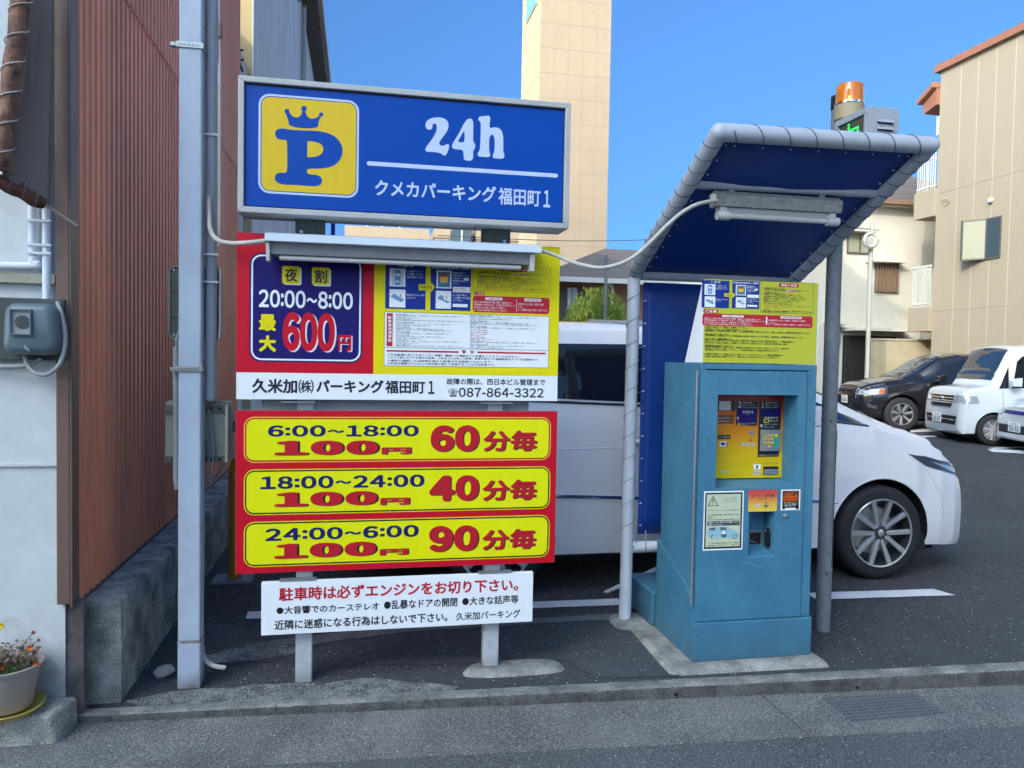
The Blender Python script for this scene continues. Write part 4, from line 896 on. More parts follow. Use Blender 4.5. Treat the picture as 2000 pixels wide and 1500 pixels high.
T4 = [(1350, 377), (1375, 376), (1384, 392), (1384, 440), (1382, 505), (1392, 512), (1396, 530), (1390, 548), (1382, 556), (1384, 590), (1378, 610), (1350, 612), (1330, 604), (1330, 575), (1326, 552), (1300, 548), (1272, 546), (1262, 530), (1275, 505), (1300, 465), (1325, 415)]
T4i = [(1334, 440), (1320, 465), (1300, 498), (1302, 508), (1334, 510), (1336, 480)]
Th = [(1412, 372), (1420, 364), (1450, 362), (1472, 358), (1480, 372), (1476, 400), (1474, 430), (1490, 426), (1515, 424), (1538, 436), (1550, 465), (1552, 510), (1550, 560), (1560, 580), (1552, 600), (1520, 600), (1492, 596), (1492, 580), (1502, 560), (1504, 510), (1500, 475), (1488, 464), (1474, 476), (1472, 520), (1472, 562), (1480, 578), (1474, 592), (1440, 590), (1412, 588), (1406, 572), (1420, 556), (1424, 500), (1426, 420), (1424, 392), (1412, 386)]
mb = MB()
for L_ in ([T2], [T4, T4i], [Th]): outline(mb, [zp(x) for x in L_], LF(0))
mb.build('lettering', M['signwhite'], ls, fix=False)
qa, qb = ZS.p(790, 621), ZS.p(1856, 699); h = .0098
mb = MB(); fill(mb, rr(qa[0], qb[0], (qa[1]+qb[1])/2-h, (qa[1]+qb[1])/2+h, h*.98), LF(0)); mb.build('rule_line', M['signwhite'], ls, fix=False)
label(ls, 'クメカパーキング', ZS.b(835, 1512, 734, 826), LF(0), M['signwhite'], .03)
label(ls, '福田町', ZS.b(1524, 1760, 766, 862), LF(0), M['signwhite'], .024)
num(ls, '1', ZS.b(1776, 1814, 776, 872), LF(0), M['signwhite'], .03)
for (xa, xb) in ((-.300, -.165), (.60, .735)):
    one('bracket', M['board'], ls, xa, xb, YS+.11, YS+.20, 2.14, z0+.002)
    mb = MB(); mb.lathe([(0, -.001), (.0075, -.001), (.0075, .0)], ((xa+.028) if xa < 0 else xb-.03, YS+.109, 2.175), 12, 'y'); mb.build('bolt_hole', M['signwhite'], ls)
mb = MB(); mb.tube([(.545, YS+.05, z0-.002), (.548, YS+.05, z0-.045)], .003, 6); mb.lathe([(0, .0), (.012, -.006), (.012, -.03), (0, -.034)], (.54, YS+.05, z0-.045), 10); mb.build('cable_drop', M['black'], ls)

# ------------------------------------------------------------------ lamp over board
fx = thing('sign_lamp', 'long white fluorescent lamp housing under the blue light box sign', 'lamp', (.2, 3.55, 2.0))
YL = 3.58
a, b = atY(517, 455, YL), atY(1058, 487, YL)
lx0, lx1 = a.x, b.x; lz = a.z
mb = MB(); sec = [(YL, lz), (YL, lz-.032), (YL+.022, lz-.036), (YL+.022, lz-.012), (YL+.17, lz+.012), (YL+.17, lz+.030), (YL+.02, lz+.002)]
mb.prism(sec, lx0, lx1, 'x'); o = mb.build('reflector_hood', M['whiteplastic'], fx)
o.data.materials[0] = mat('white lamp hood', (.62, .70, .78), .35)
mb = MB(); mb.prism([(YL+.026, lz-.036), (YL+.034, lz-.088), (YL+.15, lz-.088), (YL+.16, lz-.0)], lx0+.008, lx1-.03, 'x'); mb.build('lamp_body', M['framed'], fx, bevel=.003)
mb = MB(); mb.tube([(lx0+.06, YL+.055, lz-.100), (lx1-.09, YL+.055, lz-.100)], .012, 12); mb.build('tube', M['whiteplastic'], fx, smooth=True)
mb = MB(); mb.prism([(YL+.02, lz-.040), (YL+.03, lz-.118), (YL+.10, lz-.118), (YL+.15, lz-.04)], lx0+.003, lx0+.018, 'x'); mb.build('end_cap', M['whiteplastic'], fx)
mb = MB(); mb.prism([(YL+.02, lz-.040), (YL+.03, lz-.118), (YL+.10, lz-.118), (YL+.15, lz-.04)], lx1-.05, lx1-.028, 'x'); mb.build('end_cap', M['whiteplastic'], fx)
for x0_ in (-.25, .66): one('bracket_arm', M['framed'], fx, x0_, x0_+.03, YL+.14, 3.788, lz-.02, lz-.004)
mb = MB(); pth = smoothpath([P(408, 385, 3.83), P(409, 420, 3.82), P(411, 448, 3.79), P(424, 468, 3.74), P(450, 475, 3.68), P(485, 474, 3.63), P(512, 471, YL+.05), P(524, 470, YL+.05)])
mb.tube(pth, .0105, 12)
o = mb.build('flexible_conduit', M['flex'], None, smooth=True); tag(o, 'beige flexible conduit curving from the pale blue pole to the sign lamp', 'conduit')
mb = MB(); mb.tube(smoothpath([P(1048, 489, YL+.06), P(1075, 495, YL+.08), P(1110, 509, 3.62), P(1140, 518, 3.55), P(1172, 523, 3.5), P(1205, 517, 3.48), P(1240, 500, 3.47), P(1275, 468, 3.47), P(1305, 438, 3.48), P(1335, 413, 3.50), P(1365, 398, 3.52), P(1400, 391, 3.53)], 10), .0095, 12)
o = mb.build('flexible_conduit', M['flex'], None, smooth=True); tag(o, 'beige flexible conduit sagging between the sign lamp and the canopy lamp', 'conduit')
# ================================================================== PAY MACHINE
pm = thing('pay_machine', 'blue painted steel parking pay machine on a concrete plinth', 'pay machine', (2.05, 3.9, 0))
MX0, MX1, MY0, MY1 = 1.724, 2.386, 3.662, 4.14
pl = MB(); secs = []
pl.hexa([(1.52, 3.55, -.03), (2.47, 3.52, -.03), (2.46, 4.3, -.03), (1.52, 4.45, -.03)], [(1.60, 3.605, .030), (2.435, 3.585, .030), (2.43, 4.25, .034), (1.60, 4.4, .034)])
o = pl.build('concrete_plinth', M['conc'], None, bevel=.02, seg=3); tag(o, 'worn concrete plinth under the blue pay machine', 'plinth')
TOP = 1.585
# rear equipment box low behind
o = MB().box(1.70, 2.2, 4.19, 4.60, .03, .235).build('low_blue_box', M['machine'], None, bevel=.012); tag(o, 'low blue steel box behind the foot of the blue pay machine', 'steel box')
# skirt
one('skirt', M['machine'], pm, MX0-.008, MX1+.010, MY0-.008, MY1+.03, .030, .235, bevel=.005)
mb = MB(); mb.prism([(MY0-.004, .235), (MY0+.03, .36), (MY0+.13, .42), (MY1+.028, .56), (MY1+.028, .2355), (MY0, .2355)], MX0-.008, MX0-.0005, 'x'); mb.build('side_skirt', M['machine'], pm, bevel=.002)
mb = MB(); [mb.lathe([(0, 0), (.006, .0), (.006, .004)], (MX0-.0095, y, z), 10, 'x') for y, z in ((MY0+.20, .33), (MY1-.06, .475))]; mb.build('bolt_head', M['board'], pm)
# body shell: back, sides, top around a hollow front
fl_ = MB()
one('side_wall', M['machine'], pm, MX0, MX0+.03, MY0, MY1, .2405, TOP, bevel=.004)
one('side_wall', M['machine'], pm, MX1-.03, MX1, MY0, MY1, .2405, TOP, bevel=.004)
one('back_wall', M['machine'], pm, MX0+.031, MX1-.031, MY1-.03, MY1-.001, .2405, TOP-.031)
one('top_plate', M['machine'], pm, MX0+.0305, MX1-.0305, MY0, MY1-.001, TOP-.03, TOP-.0005, bevel=.003)
one('inner_core', M['gap'], pm, MX0+.031, MX1-.031, MY0+.19, MY1-.031, .24, TOP-.031)
dl, dr = atY(1367, 800, MY0).x, atY(1574, 800, MY0).x
dt = atY(1360, 723, MY0).z; db = atY(1360, 1214, MY0).z
one('frame_stile', M['machine'], pm, MX0+.0305, dl-.005, MY0+.001, MY0+.03, .2405, TOP-.031)
one('frame_stile', M['machine'], pm, dr+.005, MX1-.0305, MY0+.001, MY0+.03, .2405, TOP-.031)
one('frame_rail', M['machine'], pm, dl-.005, dr+.005, MY0+.001, MY0+.03, dt+.005, TOP-.031)
one('frame_rail', M['machine'], pm, dl-.005, dr+.005, MY0+.001, MY0+.03, .2405, db-.006)
one('door_gap', M['gap'], pm, dl-.005, dr+.005, MY0+.020, MY0+.024, db-.006, db+.02)
one('door_gap', M['gap'], pm, dl-.005, dr+.005, MY0+.020, MY0+.024, dt-.02, dt+.005)
one('door_gap', M['gap'], pm, dr-.01, dr+.005, MY0+.020, MY0+.024, db+.02, dt-.02)
# door with two openings
ZM = Zoom(1340, 740, 1500/380, MY0-.006)
ox0, ox1 = ZM.p(237, 500)[0], ZM.p(855, 480)[0]; oz1 = ZM.p(500, 125)[1]; oz0 = ZM.p(500, 845)[1]
cx0, cx1 = ZM.p(484, 1200)[0], ZM.p(680, 1200)[0]; cz1 = ZM.p(580, 1000)[1]; cz0 = ZM.p(580, 1366)[1]
mb = MB(); ya, yb = MY0-.006, MY0+.019
def plateholes(mb, X0, X1, Z0, Z1, holes, ya, yb):
    xs = sorted({X0, X1, *[h[0] for h in holes], *[h[1] for h in holes]}); zs = sorted({Z0, Z1, *[h[2] for h in holes], *[h[3] for h in holes]})
    nx, nz = len(xs), len(zs); vs = [(x, y, z) for y in (ya, yb) for z in zs for x in xs]; I = lambda i, j, k: k*nx*nz+j*nx+i; fs = []
    solid = lambda i, j: 0 <= i < nx-1 and 0 <= j < nz-1 and not any(h[0] <= xs[i] < h[1] and h[2] <= zs[j] < h[3] for h in holes)
    for i in range(nx-1):
        for j in range(nz-1):
            if not solid(i, j): continue
            fs.append((I(i, j, 0), I(i+1, j, 0), I(i+1, j+1, 0), I(i, j+1, 0))); fs.append((I(i, j+1, 1), I(i+1, j+1, 1), I(i+1, j, 1), I(i, j, 1)))
            if not solid(i-1, j): fs.append((I(i, j, 0), I(i, j+1, 0), I(i, j+1, 1), I(i, j, 1)))
            if not solid(i+1, j): fs.append((I(i+1, j+1, 0), I(i+1, j, 0), I(i+1, j, 1), I(i+1, j+1, 1)))
            if not solid(i, j-1): fs.append((I(i, j, 0), I(i, j, 1), I(i+1, j, 1), I(i+1, j, 0)))
            if not solid(i, j+1): fs.append((I(i, j+1, 1), I(i, j+1, 0), I(i+1, j+1, 0), I(i+1, j+1, 1)))
    mb.add(vs, fs)
plateholes(mb, dl, dr, db, dt, [(ox0, ox1, oz0, oz1), (cx0, cx1, cz0, cz1)], ya, yb); mb.build('door', M['machine'], pm, bevel=.0022)
YP = 3.796
# recess walls
mb = MB(); t = .012
mb.box(ox0-t, ox0, yb-.001, YP+.03, oz0, oz1).box(ox1, ox1+t, yb-.001, YP+.03, oz0, oz1).box(ox0-t, ox1+t, yb-.001, YP+.03, oz1, oz1+t)
mb.build('recess_lining', M['machine'], pm)
zp0 = atY(1430, 934, YP).z
mb = MB(); mb.hexa([(ox0-t, yb, oz0-t), (ox1+t, yb, oz0-t), (ox1+t, YP+.03, oz0-t), (ox0-t, YP+.03, oz0-t)], [(ox0-t, yb-.001, oz0-.001), (ox1+t, yb-.001, oz0-.001), (ox1+t, YP+.03, zp0), (ox0-t, YP+.03, zp0)]); mb.build('recess_sill', M['machine'], pm)
YQ = 3.765
mb = MB(); mb.box(cx0-t, cx0, yb, YQ+.02, cz0, cz1).box(cx1, cx1+t, yb, YQ+.02, cz0, cz1).box(cx0-t, cx1+t, yb, YQ+.02, cz1, cz1+t).box(cx0-t, cx1+t, YQ, YQ+.02, cz0-t, cz1)
mb.hexa([(cx0, yb, cz0-.02), (cx1, yb, cz0-.02), (cx1, YQ, cz0-.02), (cx0, YQ, cz0-.02)], [(cx0, yb-.004, cz0), (cx1, yb-.004, cz0), (cx1, YQ, cz0+.035), (cx0, YQ, cz0+.035)])
mb.build('coin_recess', M['machine'], pm, bevel=.0015)
one('recess_lip', M['pale'], pm, cx0, cx1, ya-.003, ya+.006, cz0-.004, cz0-.0005)
ZC2 = Zoom(1360, 940, 100/11, YQ)
g = ZC2.b(930, 1160, 870, 1140); one('coin_tray', M['steel'], pm, max(g[0], cx0+.004), g[1], YQ-.006, YQ-.0005, g[2], g[3], bevel=.001)
g = ZC2.b(940, 1130, 905, 1115); one('tray_opening', M['black'], pm, max(g[0], cx0+.008), g[1], YQ-.0075, YQ-.0062, g[2], g[3])
mb = MB(); g = ZC2.b(980, 1110, 1040, 1110); mb.add([(g[0]-.01, YQ-.008, g[3]), (g[0]-.01, YQ-.008, g[3]-.006), (g[1], YQ-.008, g[2])], [(0, 1, 2)]); mb.build('coin_flap', M['steel'], pm)
g = ZC2.b(1245, 1320, 780, 1130); mb = MB(); mb.prism(rr(YQ-.075, YQ-.03, g[2], g[3], .02), cx1-.010, cx1-.001, 'x'); mb.build('receipt_slot', M['black'], pm, bevel=.001)
mb = MB(); mb.tube(smoothpath([(cx1-.012, YQ-.045, g[3]-.01), (cx1-.022, YQ-.05, g[3]-.005), (cx1-.022, YQ-.065, g[3]-.02)]), .004, 8); mb.build('slot_catch', M['chrome'], pm, smooth=True)
# scratches on the door
for pts in ([(1388, 1052), (1396, 1085), (1404, 1120), (1410, 1150)], [(1452, 1098), (1470, 1102), (1489, 1110)], [(1540, 1060), (1546, 1092), (1548, 1118)]):
    P_ = [atY(x_, y_, ya-.0003) for x_, y_ in pts]; mb = MB(); mb.tube(smoothpath(P_), .0009, 4); mb.build('scratch', M['pale'], pm)
# hinge
hx = atY(1357.5, 900, MY0).x; hb = atY(1350, 1180, MY0).z
n = 26; mb = MB(); mb.tube([(hx-.004, MY0-.006, hb), (hx-.004, MY0-.006, dt)], .0045, 8); mb.build('hinge_pin', M['steel'], pm, smooth=True)
kn = None
for k in range(n):
    z = hb+(dt-hb)*k/n
    if kn is None: kn = MB().lathe([(.0062, 0), (.0062, (dt-hb)/n*.82)], (hx-.004, MY0-.006, z), 10).build('hinge_knuckle', M['rust'] if 0 else M['steel'], pm, smooth=True)
    else: c = kn.copy(); COL.objects.link(c); c.location = (0, 0, (dt-hb)*k/n)
for (y, z) in ((MY1-.08, TOP-.05), (MY1-.02, TOP-.22)):
    mb = MB(); mb.lathe([(0, -.010), (.006, -.009), (.006, .001)], (MX0, y, z), 12, 'x'); mb.build('side_bolt', M['chrome'], pm, smooth=True)
mb = MB(); p = atY(1532, 1007, ya); mb.lathe([(0, -.014), (.007, -.014), (.010, -.010), (.011, 0)], (p.x, ya, p.z), 18, 'y'); mb.build('lock', M['steel'], pm, smooth=True)
mb = MB(); p = atY(1589, 826, MY0); mb.lathe([(0, -.010), (.004, -.009), (.004, 0)], (MX1-.005, MY0, p.z), 10, 'y'); mb.build('side_bolt', M['chrome'], pm)
# face panel
ZF = Zoom(1380, 760, 25/3, YP-.0006); LFp = lambda k: YP-.0012-.0006*k
fp = one('face_panel', mg, pm, ox0-.002, atY(1528.5, 850, YP).x, YP, YP+.01, zp0, oz1)
gradient(mg, zp0, oz1, [(0, (.68, .52, .0)), (.30, (.68, .44, .0)), (.55, (.66, .24, .0)), (.80, (.56, .08, .0)), (.93, (.40, .02, .01)), (1, (.30, .0, .01))])
def rect(b, k, m, nm='tile', r=0): 
    mb = MB(); q = ZF.b(*b); q = (max(q[0], ox0), *q[1:]); fill(mb, rr(*q, r) if r else f4(q, 0), LFp(k)); return mb.build(nm, m, fp, fix=False)
def tx(s, b, k, m, bo=.01, res=1): return label(fp, s, ZF.b(*b), LFp(k), m, bo, res)
rect((160, 470, 190, 355), 0, M['black'], 'note_slot'); rect((205, 395, 195, 345), 1, M['steel'], 'slot_window')
for y in (435, 492, 545): rect((165, 438, y-8, y+34 if y < 540 else y+14), 0, M['ink'], 'label_strip')
for i, (y, s) in enumerate(((448, '紙幣は千円札のみ使用できます'), (474, 'お札を入れて下さい　'), (505, '領収証が必要な方はボタンを'), (528, '押して下さい'))): tx(s, (170, 420-(i % 2)*60, y, y+16), 1, M['whiteplastic'])
rect((482, 830, 195, 595), 0, M['ink'], 'fee_display'); rect((500, 815, 318, 540), 1, M['navy'], 'display_window')
num(fp, '2', ZF.b(505, 570, 205, 300), LFp(1), M['whiteplastic'], .03); tx('駐車料金を', (592, 740, 208, 232), 1, M['whiteplastic']); tx('投入してください', (592, 800, 250, 276), 1, M['whiteplastic']); rect((590, 830, 302, 306), 1, M['whiteplastic'], 'rule')
tx('駐車料金', (585, 765, 348, 396), 2, M['whiteplastic'], .02, 2); tx('FEE', (655, 698, 405, 418), 2, M['whiteplastic'])
mb = MB()
for tri in (((490, 450), (528, 455), (508, 510)), ): mb.add([(*ZF.p(*v)[:1], LFp(2), ZF.p(*v)[1]) for v in tri], [(0, 1, 2)])
mb.build('triangle', M['whiteplastic'], fp, fix=False)
mb = MB(); mb.add([(*ZF.p(*v)[:1], LFp(1), ZF.p(*v)[1]) for v in ((495, 588), (552, 588), (524, 530))], [(0, 1, 2)]); mb.build('warning_triangle', M['signyellow'], fp, fix=False)
tx('使用できるお金は千円札と', (560, 808, 548, 564), 1, M['whiteplastic']); tx('硬貨です', (560, 700, 572, 588), 1, M['whiteplastic'])
rect((850, 1210, 195, 655), 0, M['ink'], 'number_display'); rect((870, 1195, 325, 440), 1, M['navy'], 'display_window')
num(fp, '1', ZF.b(892, 932, 215, 308), LFp(1), M['whiteplastic'], .03)
for i, s in enumerate(('車室番号を押して', '確認してください', 'ボタンを押す')): tx(s, (955, 1190-i*10, 208+i*38, 234+i*38), 1, M['whiteplastic'])
tx('車室番号を', (940, 1162, 450, 485), 1, M['whiteplastic'], .015); rect((930, 1015, 490, 545), 1, M['lemon'], 'button_icon'); rect((942, 1003, 500, 535), 2, M['ink'], 'button_icon')
tx('ボタンで', (1025, 1155, 500, 535), 1, M['whiteplastic'], .015); tx('押してください', (935, 1165, 560, 590), 1, M['whiteplastic'], .01); tx('確認ランプ点灯', (935, 1100, 612, 630), 1, M['whiteplastic'])
mb = MB(); mb.add([(*ZF.p(*v)[:1], LFp(1), ZF.p(*v)[1]) for v in ((868, 578), (915, 578), (892, 632))], [(0, 1, 2)]); mb.build('triangle', M['whiteplastic'], fp, fix=False)
rect((835, 1180, 655, 1100), 0, M['ink'], 'keypad_surround')
q = ZF.b(862, 1190, 660, 1005); kp = one('keypad', M['steel'], pm, q[0], q[1], YP-.012, YP-.0025, q[2], q[3], bevel=.0015)
for r in range(3):
    for c_ in range(4):
        if r and c_ == 3: continue
        x, y = 942+c_*57, 750+r*60; v = ZF.p(x, y); mb = MB()
        if c_ < 3: mb.lathe([(0, -.0045), (.0062, -.0042), (.0070, 0)], (v[0], YP-.012, v[1]), 14, 'y')
        else: mb.box(v[0]-.0065, v[0]+.0065, YP-.016, YP-.012, v[1]-.007, v[1]+.007)
        mb.build('key', M['signyellow'] if c_ < 3 else M['lemon'], kp)
v = ZF.p(1002, 930); mb = MB(); mb.lathe([(0, -.0045), (.0062, -.0042), (.0070, 0)], (v[0], YP-.012, v[1]), 14, 'y'); mb.build('key', M['signyellow'], kp)
q = ZF.b(1080, 1140, 790, 960); mb = MB(); mb.box(q[0], q[1], YP-.0155, YP-.012, q[2], q[3]); mb.build('confirm_key', mat('green key', (.02, .32, .26), .4), kp)
tx('領収証発行はこちら押してください', (850, 1165, 1065, 1085), 1, M['whiteplastic'])
v = ZF.p(733, 705); mb = MB(); mb.lathe([(0, -.002), (.0135, -.002), (.0150, -.006), (.0165, -.004), (.0165, 0)], (v[0], YP, v[1]), 28, 'y'); mb.build('coin_slot_bezel', M['steel'], pm, smooth=True)
one('coin_slot', M['black'], pm, v[0]-.009, v[0]+.009, YP-.003, YP-.0022, v[1]-.001, v[1]+.002)
mb = MB(); mb.add([(*ZF.p(*q_)[:1], LFp(0), ZF.p(*q_)[1]) for q_ in ((690, 848), (752, 848), (722, 800))], [(0, 1, 2)]); mb.build('triangle', M['petald'], fp, fix=False)
for k, s in enumerate(('10', '50', '100', '500')):
    v = ZF.p(590+k*57, 900); mb = MB(); mb.add([(v[0]+.0080*math.cos(a*.393), LFp(k % 2), v[1]+.0095*math.sin(a*.393)) for a in range(16)], [tuple(range(16))[::-1]]); mb.build('coin_icon', M['whiteplastic'], fp, fix=False)
    tx(s, (573+k*57, 607+k*57, 890, 908), 2, M['ink'])
tx('クレジット Credit', (190, 400, 664, 690), 0, M['petald'], .01); tx('領収証', (185, 240, 700, 716), 0, M['petald'])
rect((176, 392, 745, 812), 0, M['ink'], 'card_reader'); tx('カード挿入口', (205, 370, 766, 792), 1, M['whiteplastic'])
rect((212, 322, 850, 930), 0, M['white'], 'card_icon'); rect((228, 300, 866, 914), 1, M['midblue'], 'card_icon'); rect((322, 338, 868, 930), 0, M['ink'], 'card_icon')
tx('故障中', (232, 370, 1322, 1362), 0, M['whiteplastic'], .03, 2)
rect((765, 880, 1225, 1305), 0, M['white'], 'receipt_icon'); mb = MB(); outline(mb, [[ZF.p(*p_) for p_ in ((820, 1232), (850, 1266), (832, 1266), (832, 1296), (808, 1296), (808, 1266), (790, 1266))]], LFp(1)); mb.build('up_arrow', M['ink'], fp, fix=False)
rect((768, 872, 1330, 1392), 0, M['whiteplastic'], 'receipt_label'); tx('領収証', (785, 855, 1346, 1374), 1, M['ink'])
tx('⚠ 紙づまりにご注意', (925, 1155, 1196, 1220), 0, M['slat'])
rect((922, 1168, 1258, 1392), 0, M['ink'], 'receipt_outlet'); q = ZF.b(930, 1160, 1300, 1388); one('outlet_flap', M['steel'], pm, q[0], q[1], YP-.007, YP-.003, q[2], q[3], bevel=.001)
# door stickers
YD = ya-.0008; ZD = Zoom(1360, 940, 100/11, YD); LD = lambda k: YD-.0006*k
def sticker(nm, b, m, lab, cat='sticker', r=.0):
    q = ZD.b(*b); t = thing(nm, lab, cat, ((q[0]+q[1])/2, YD, q[2])); mb = MB(); fill(mb, rr(*q, r) if r else f4(q, 0), LD(0)); mb.build('paper', m, t, fix=False); return t
def r2(t, b, k, m, nm='tile', r=0): mb = MB(); q = ZD.b(*b); fill(mb, rr(*q, r) if r else f4(q, 0), LD(k)); return mb.build(nm, m, t, fix=False)
def t2(t, s, b, k, m, bo=.01, res=1): return label(t, s, ZD.b(*b), LD(k), m, bo, res)
M['paperyel'] = mat('pale yellow sticker', (.55, .62, .42), .4)
s1 = sticker('warning_sticker', (125, 832, 172, 1222), M['white'], 'white sticker with black frame and warning triangle low on the blue machine door')
r2(s1, (148, 808, 200, 1192), 1, M['ink'], 'frame'); r2(s1, (172, 780, 228, 1160), 2, M['paperyel'], 'field')
mb = MB(); outline(mb, [[ZD.p(*p_) for p_ in ((295, 262), (395, 440), (200, 440))], [ZD.p(*p_) for p_ in ((295, 288), (376, 428), (220, 428))]], LD(3)); mb.build('warning_triangle', M['ink'], s1, fix=False)
t2(s1, '!', (284, 306, 310, 412), 3, M['ink'], .03)
M['fadedred'] = mat('faded red ink', (.46, .50, .40), .5); t2(s1, '注意', (450, 730, 270, 370), 3, M['fadedred'], .02)
t2(s1, 'エアロパーツ・バンパー・マフラーなどにご注意ください', (196, 766, 502, 524), 3, M['ink'])
for i, (s, x) in enumerate((('フラップ板が車両下部と接触し、破損する恐れがあります。事前に', 766), ('ご確認下さい。', 316), ('入庫の際は、車両中心に停車し、出庫の際は必ず精算をして下さい', 762))): t2(s1, s, (200, x, 580+i*42, 606+i*42), 3, M['ink'])
r2(s1, (190, 765, 705, 785), 3, M['board'], 'banner'); t2(s1, '出庫時、フラップ板が下降を確認してから', (208, 740, 712, 742), 4, M['white']); t2(s1, '出庫してください。', (208, 480, 756, 782), 4, M['white'])
CARO = [(190, 1010), (192, 890), (232, 822), (420, 806), (560, 812), (680, 872), (745, 920), (762, 1010)]
mb = MB(); outline(mb, [[ZD.p(*p_) for p_ in chaikin(CARO, 1)]], LD(3)); mb.build('car_drawing', mat('pale blue print light', (.30, .52, .58), .4), s1, fix=False)
mb = MB(); outline(mb, [[ZD.p(*p_) for p_ in ((212, 868), (244, 826), (332, 816), (332, 872))], ], LD(4)); outline(mb, [[ZD.p(*p_) for p_ in ((420, 812), (526, 816), (534, 868), (428, 868))], [ZD.p(*p_) for p_ in ((430, 930), (532, 930), (532, 975), (500, 1000), (440, 985))]], LD(4)); mb.build('car_drawing', M['meter'], s1, fix=False)
mb = MB(); outline(mb, [[ZD.p(*p_) for p_ in ((480, 855), (522, 930), (438, 940))]], LD(5)); mb.build('white_triangle', M['white'], s1, fix=False)
mb = MB()
for cx_, a0 in ((682, 0), (292, 1)):
    cc = ZD.p(cx_, 976 if a0 == 0 else 990); k0 = 0 if a0 == 0 else 5; k1 = 24 if a0 == 0 else 18
    for k in range(k0, k1):
        a_, b_ = k*.2618, (k+1)*.2618; R1, R2 = .0125, .0098
        mb.add([(cc[0]+R1*math.cos(a_), LD(5), cc[1]+R1*math.sin(a_)), (cc[0]+R1*math.cos(b_), LD(5), cc[1]+R1*math.sin(b_)), (cc[0]+R2*math.cos(b_), LD(5), cc[1]+R2*math.sin(b_)), (cc[0]+R2*math.cos(a_), LD(5), cc[1]+R2*math.sin(a_))], [(0, 1, 2, 3)])
mb.build('wheel_drawing', M['navyink'], s1, fix=False)
for i, s in enumerate(('フラップ板は入庫後数分で自動的に上昇します。ご精算後に', '出庫が遅れると再度上昇します。ご注意下さい。')): t2(s1, s, (192, 762, 1082+i*40, 1106+i*40), 3, M['ink'])
mo = bpy.data.materials.new('gradient change label'); mo.use_nodes = True
q = ZD.b(922, 1436, 150, 536); gradient(mo, q[2], q[3], [(0, (.72, .62, .08)), (.35, (.74, .42, .06)), (.75, (.68, .10, .06)), (1, (.62, .05, .06))])
s2 = sticker('change_sticker', (922, 1436, 150, 536), mo, 'red to yellow label with a down arrow above the coin return', r=.008)
t2(s2, 'おつり・領収書', (978, 1385, 225, 285), 1, M['darkmetal'], .02, 2); t2(s2, 'CHANGE・RECEIPT', (1088, 1262, 302, 322), 1, M['darkmetal'])
mb = MB(); outline(mb, [[ZD.p(*p_) for p_ in ((1228, 360), (1248, 360), (1248, 440), (1276, 410), (1288, 422), (1238, 480), (1188, 422), (1200, 410), (1228, 440))]], LD(1)); mb.build('down_arrow', M['darkmetal'], s2, fix=False)
for k in range(3):
    v = ZD.p(1060+k*34, 428-(k == 1)*22); mb = MB(); mb.add([(v[0]+.0062*math.cos(a*.523), LD(1+k % 2), v[1]+.0070*math.sin(a*.523)) for a in range(12)], [tuple(range(12))[::-1]]); mb.build('coin_drawing', M['whiteplastic'], s2, fix=False)
s3 = sticker('stop_sticker', (1500, 1845, 145, 514), M['white'], 'square white sticker with a black and orange truck saying STOP', r=.003)
r2(s3, (1526, 1820, 168, 470), 1, M['ink'], 'truck', .003); r2(s3, (1526, 1574, 440, 496), 1, M['ink'], 'truck'); r2(s3, (1766, 1818, 440, 496), 1, M['ink'], 'truck'); r2(s3, (1545, 1800, 186, 350), 2, M['amberlens'], 'orange_field')
t2(s3, 'STOP!', (1546, 1802, 190, 262), 3, M['ink'], .04, 2); t2(s3, '車内放置', (1552, 1796, 284, 336), 3, M['redp'], .03)
for i, s in enumerate(('車内に貴重品を置かないで', 'ドアロックの確認を', 'お願い致します')): t2(s3, s, (1552, 1790-i*12, 368+i*28, 388+i*28), 3, M['lemon'] if i == 0 else M['white'])

# yellow header sign on machine
hd = thing('instruction_sign', 'yellow instruction sign on a white wedge box on top of the blue pay machine', 'sign', (2.07, 3.7, TOP))
YH = 3.667
ha, hb_ = atY(1366, 545, YH), atY(1594, 705, YH); hx0 = 1.738; hx1 = atY(1595, 640, YH).x; hz0 = TOP+.003; hz1 = ha.z
mb = MB(); mb.prism([(YH+.002, hz0), (YH+.23, hz0), (YH+.03, hz1), (YH+.002, hz1)], hx0, hx1+.012, 'x'); mb.build('wedge_box', M['white'], hd, bevel=.002)
one('yellow_face', M['yelmuted'], hd, hx0-.002, hx1, YH-.002, YH+.0015, hz0+.002, hz1+.002)
ZB = Zoom(1360, 540, 25/3, YH-.0025)
instructions(ZB, hd, YH-.0028, dict(blue=((90, 536, 64, 512), (584, 1026, 74, 524)), t1=(230, 392, 78, 108), t2=(602, 1012, 92, 124), p1=(134, 308, 124, 300), p2=(134, 308, 324, 498), p3=(640, 808, 138, 308), p4=(640, 808, 338, 508),
    x1=(322, 510, 136, 222), x2=(322, 510, 362, 416), x3=(826, 1008, 146, 280), wbox=((826, 1018, 296, 350), (826, 990, 462, 494), (940, 998, 202, 228)), x4=(826, 1008, 366, 444), arrow=(452, 632, 256, 354, 274, 328),
    frame=(1052, 1904, 92, 600), pill=(1342, 1670, 114, 174), pillt=(1378, 1636, 126, 164), nk=8, xk=(1092, 1850, 176, 462), pill2=(1472, 1632, 214, 252), warn=['必ずロック板が下降していることを確認してから', '出庫して下さい。'], xw=(1106, 1860, 470, 536),
    note=(112, 358, 536, 594), notet=(142, 332, 546, 586), redbox=(100, 1892, 624, 820), caps=((420, 772, 630, 664), (1370, 1714, 652, 690)), c1=(440, 750, 638, 658), c2=(1400, 1690, 658, 684), div=(1132, 1154, 656, 782), r1=(132, 1118, 676, 800), r2=(1172, 1872, 704, 806)), None)
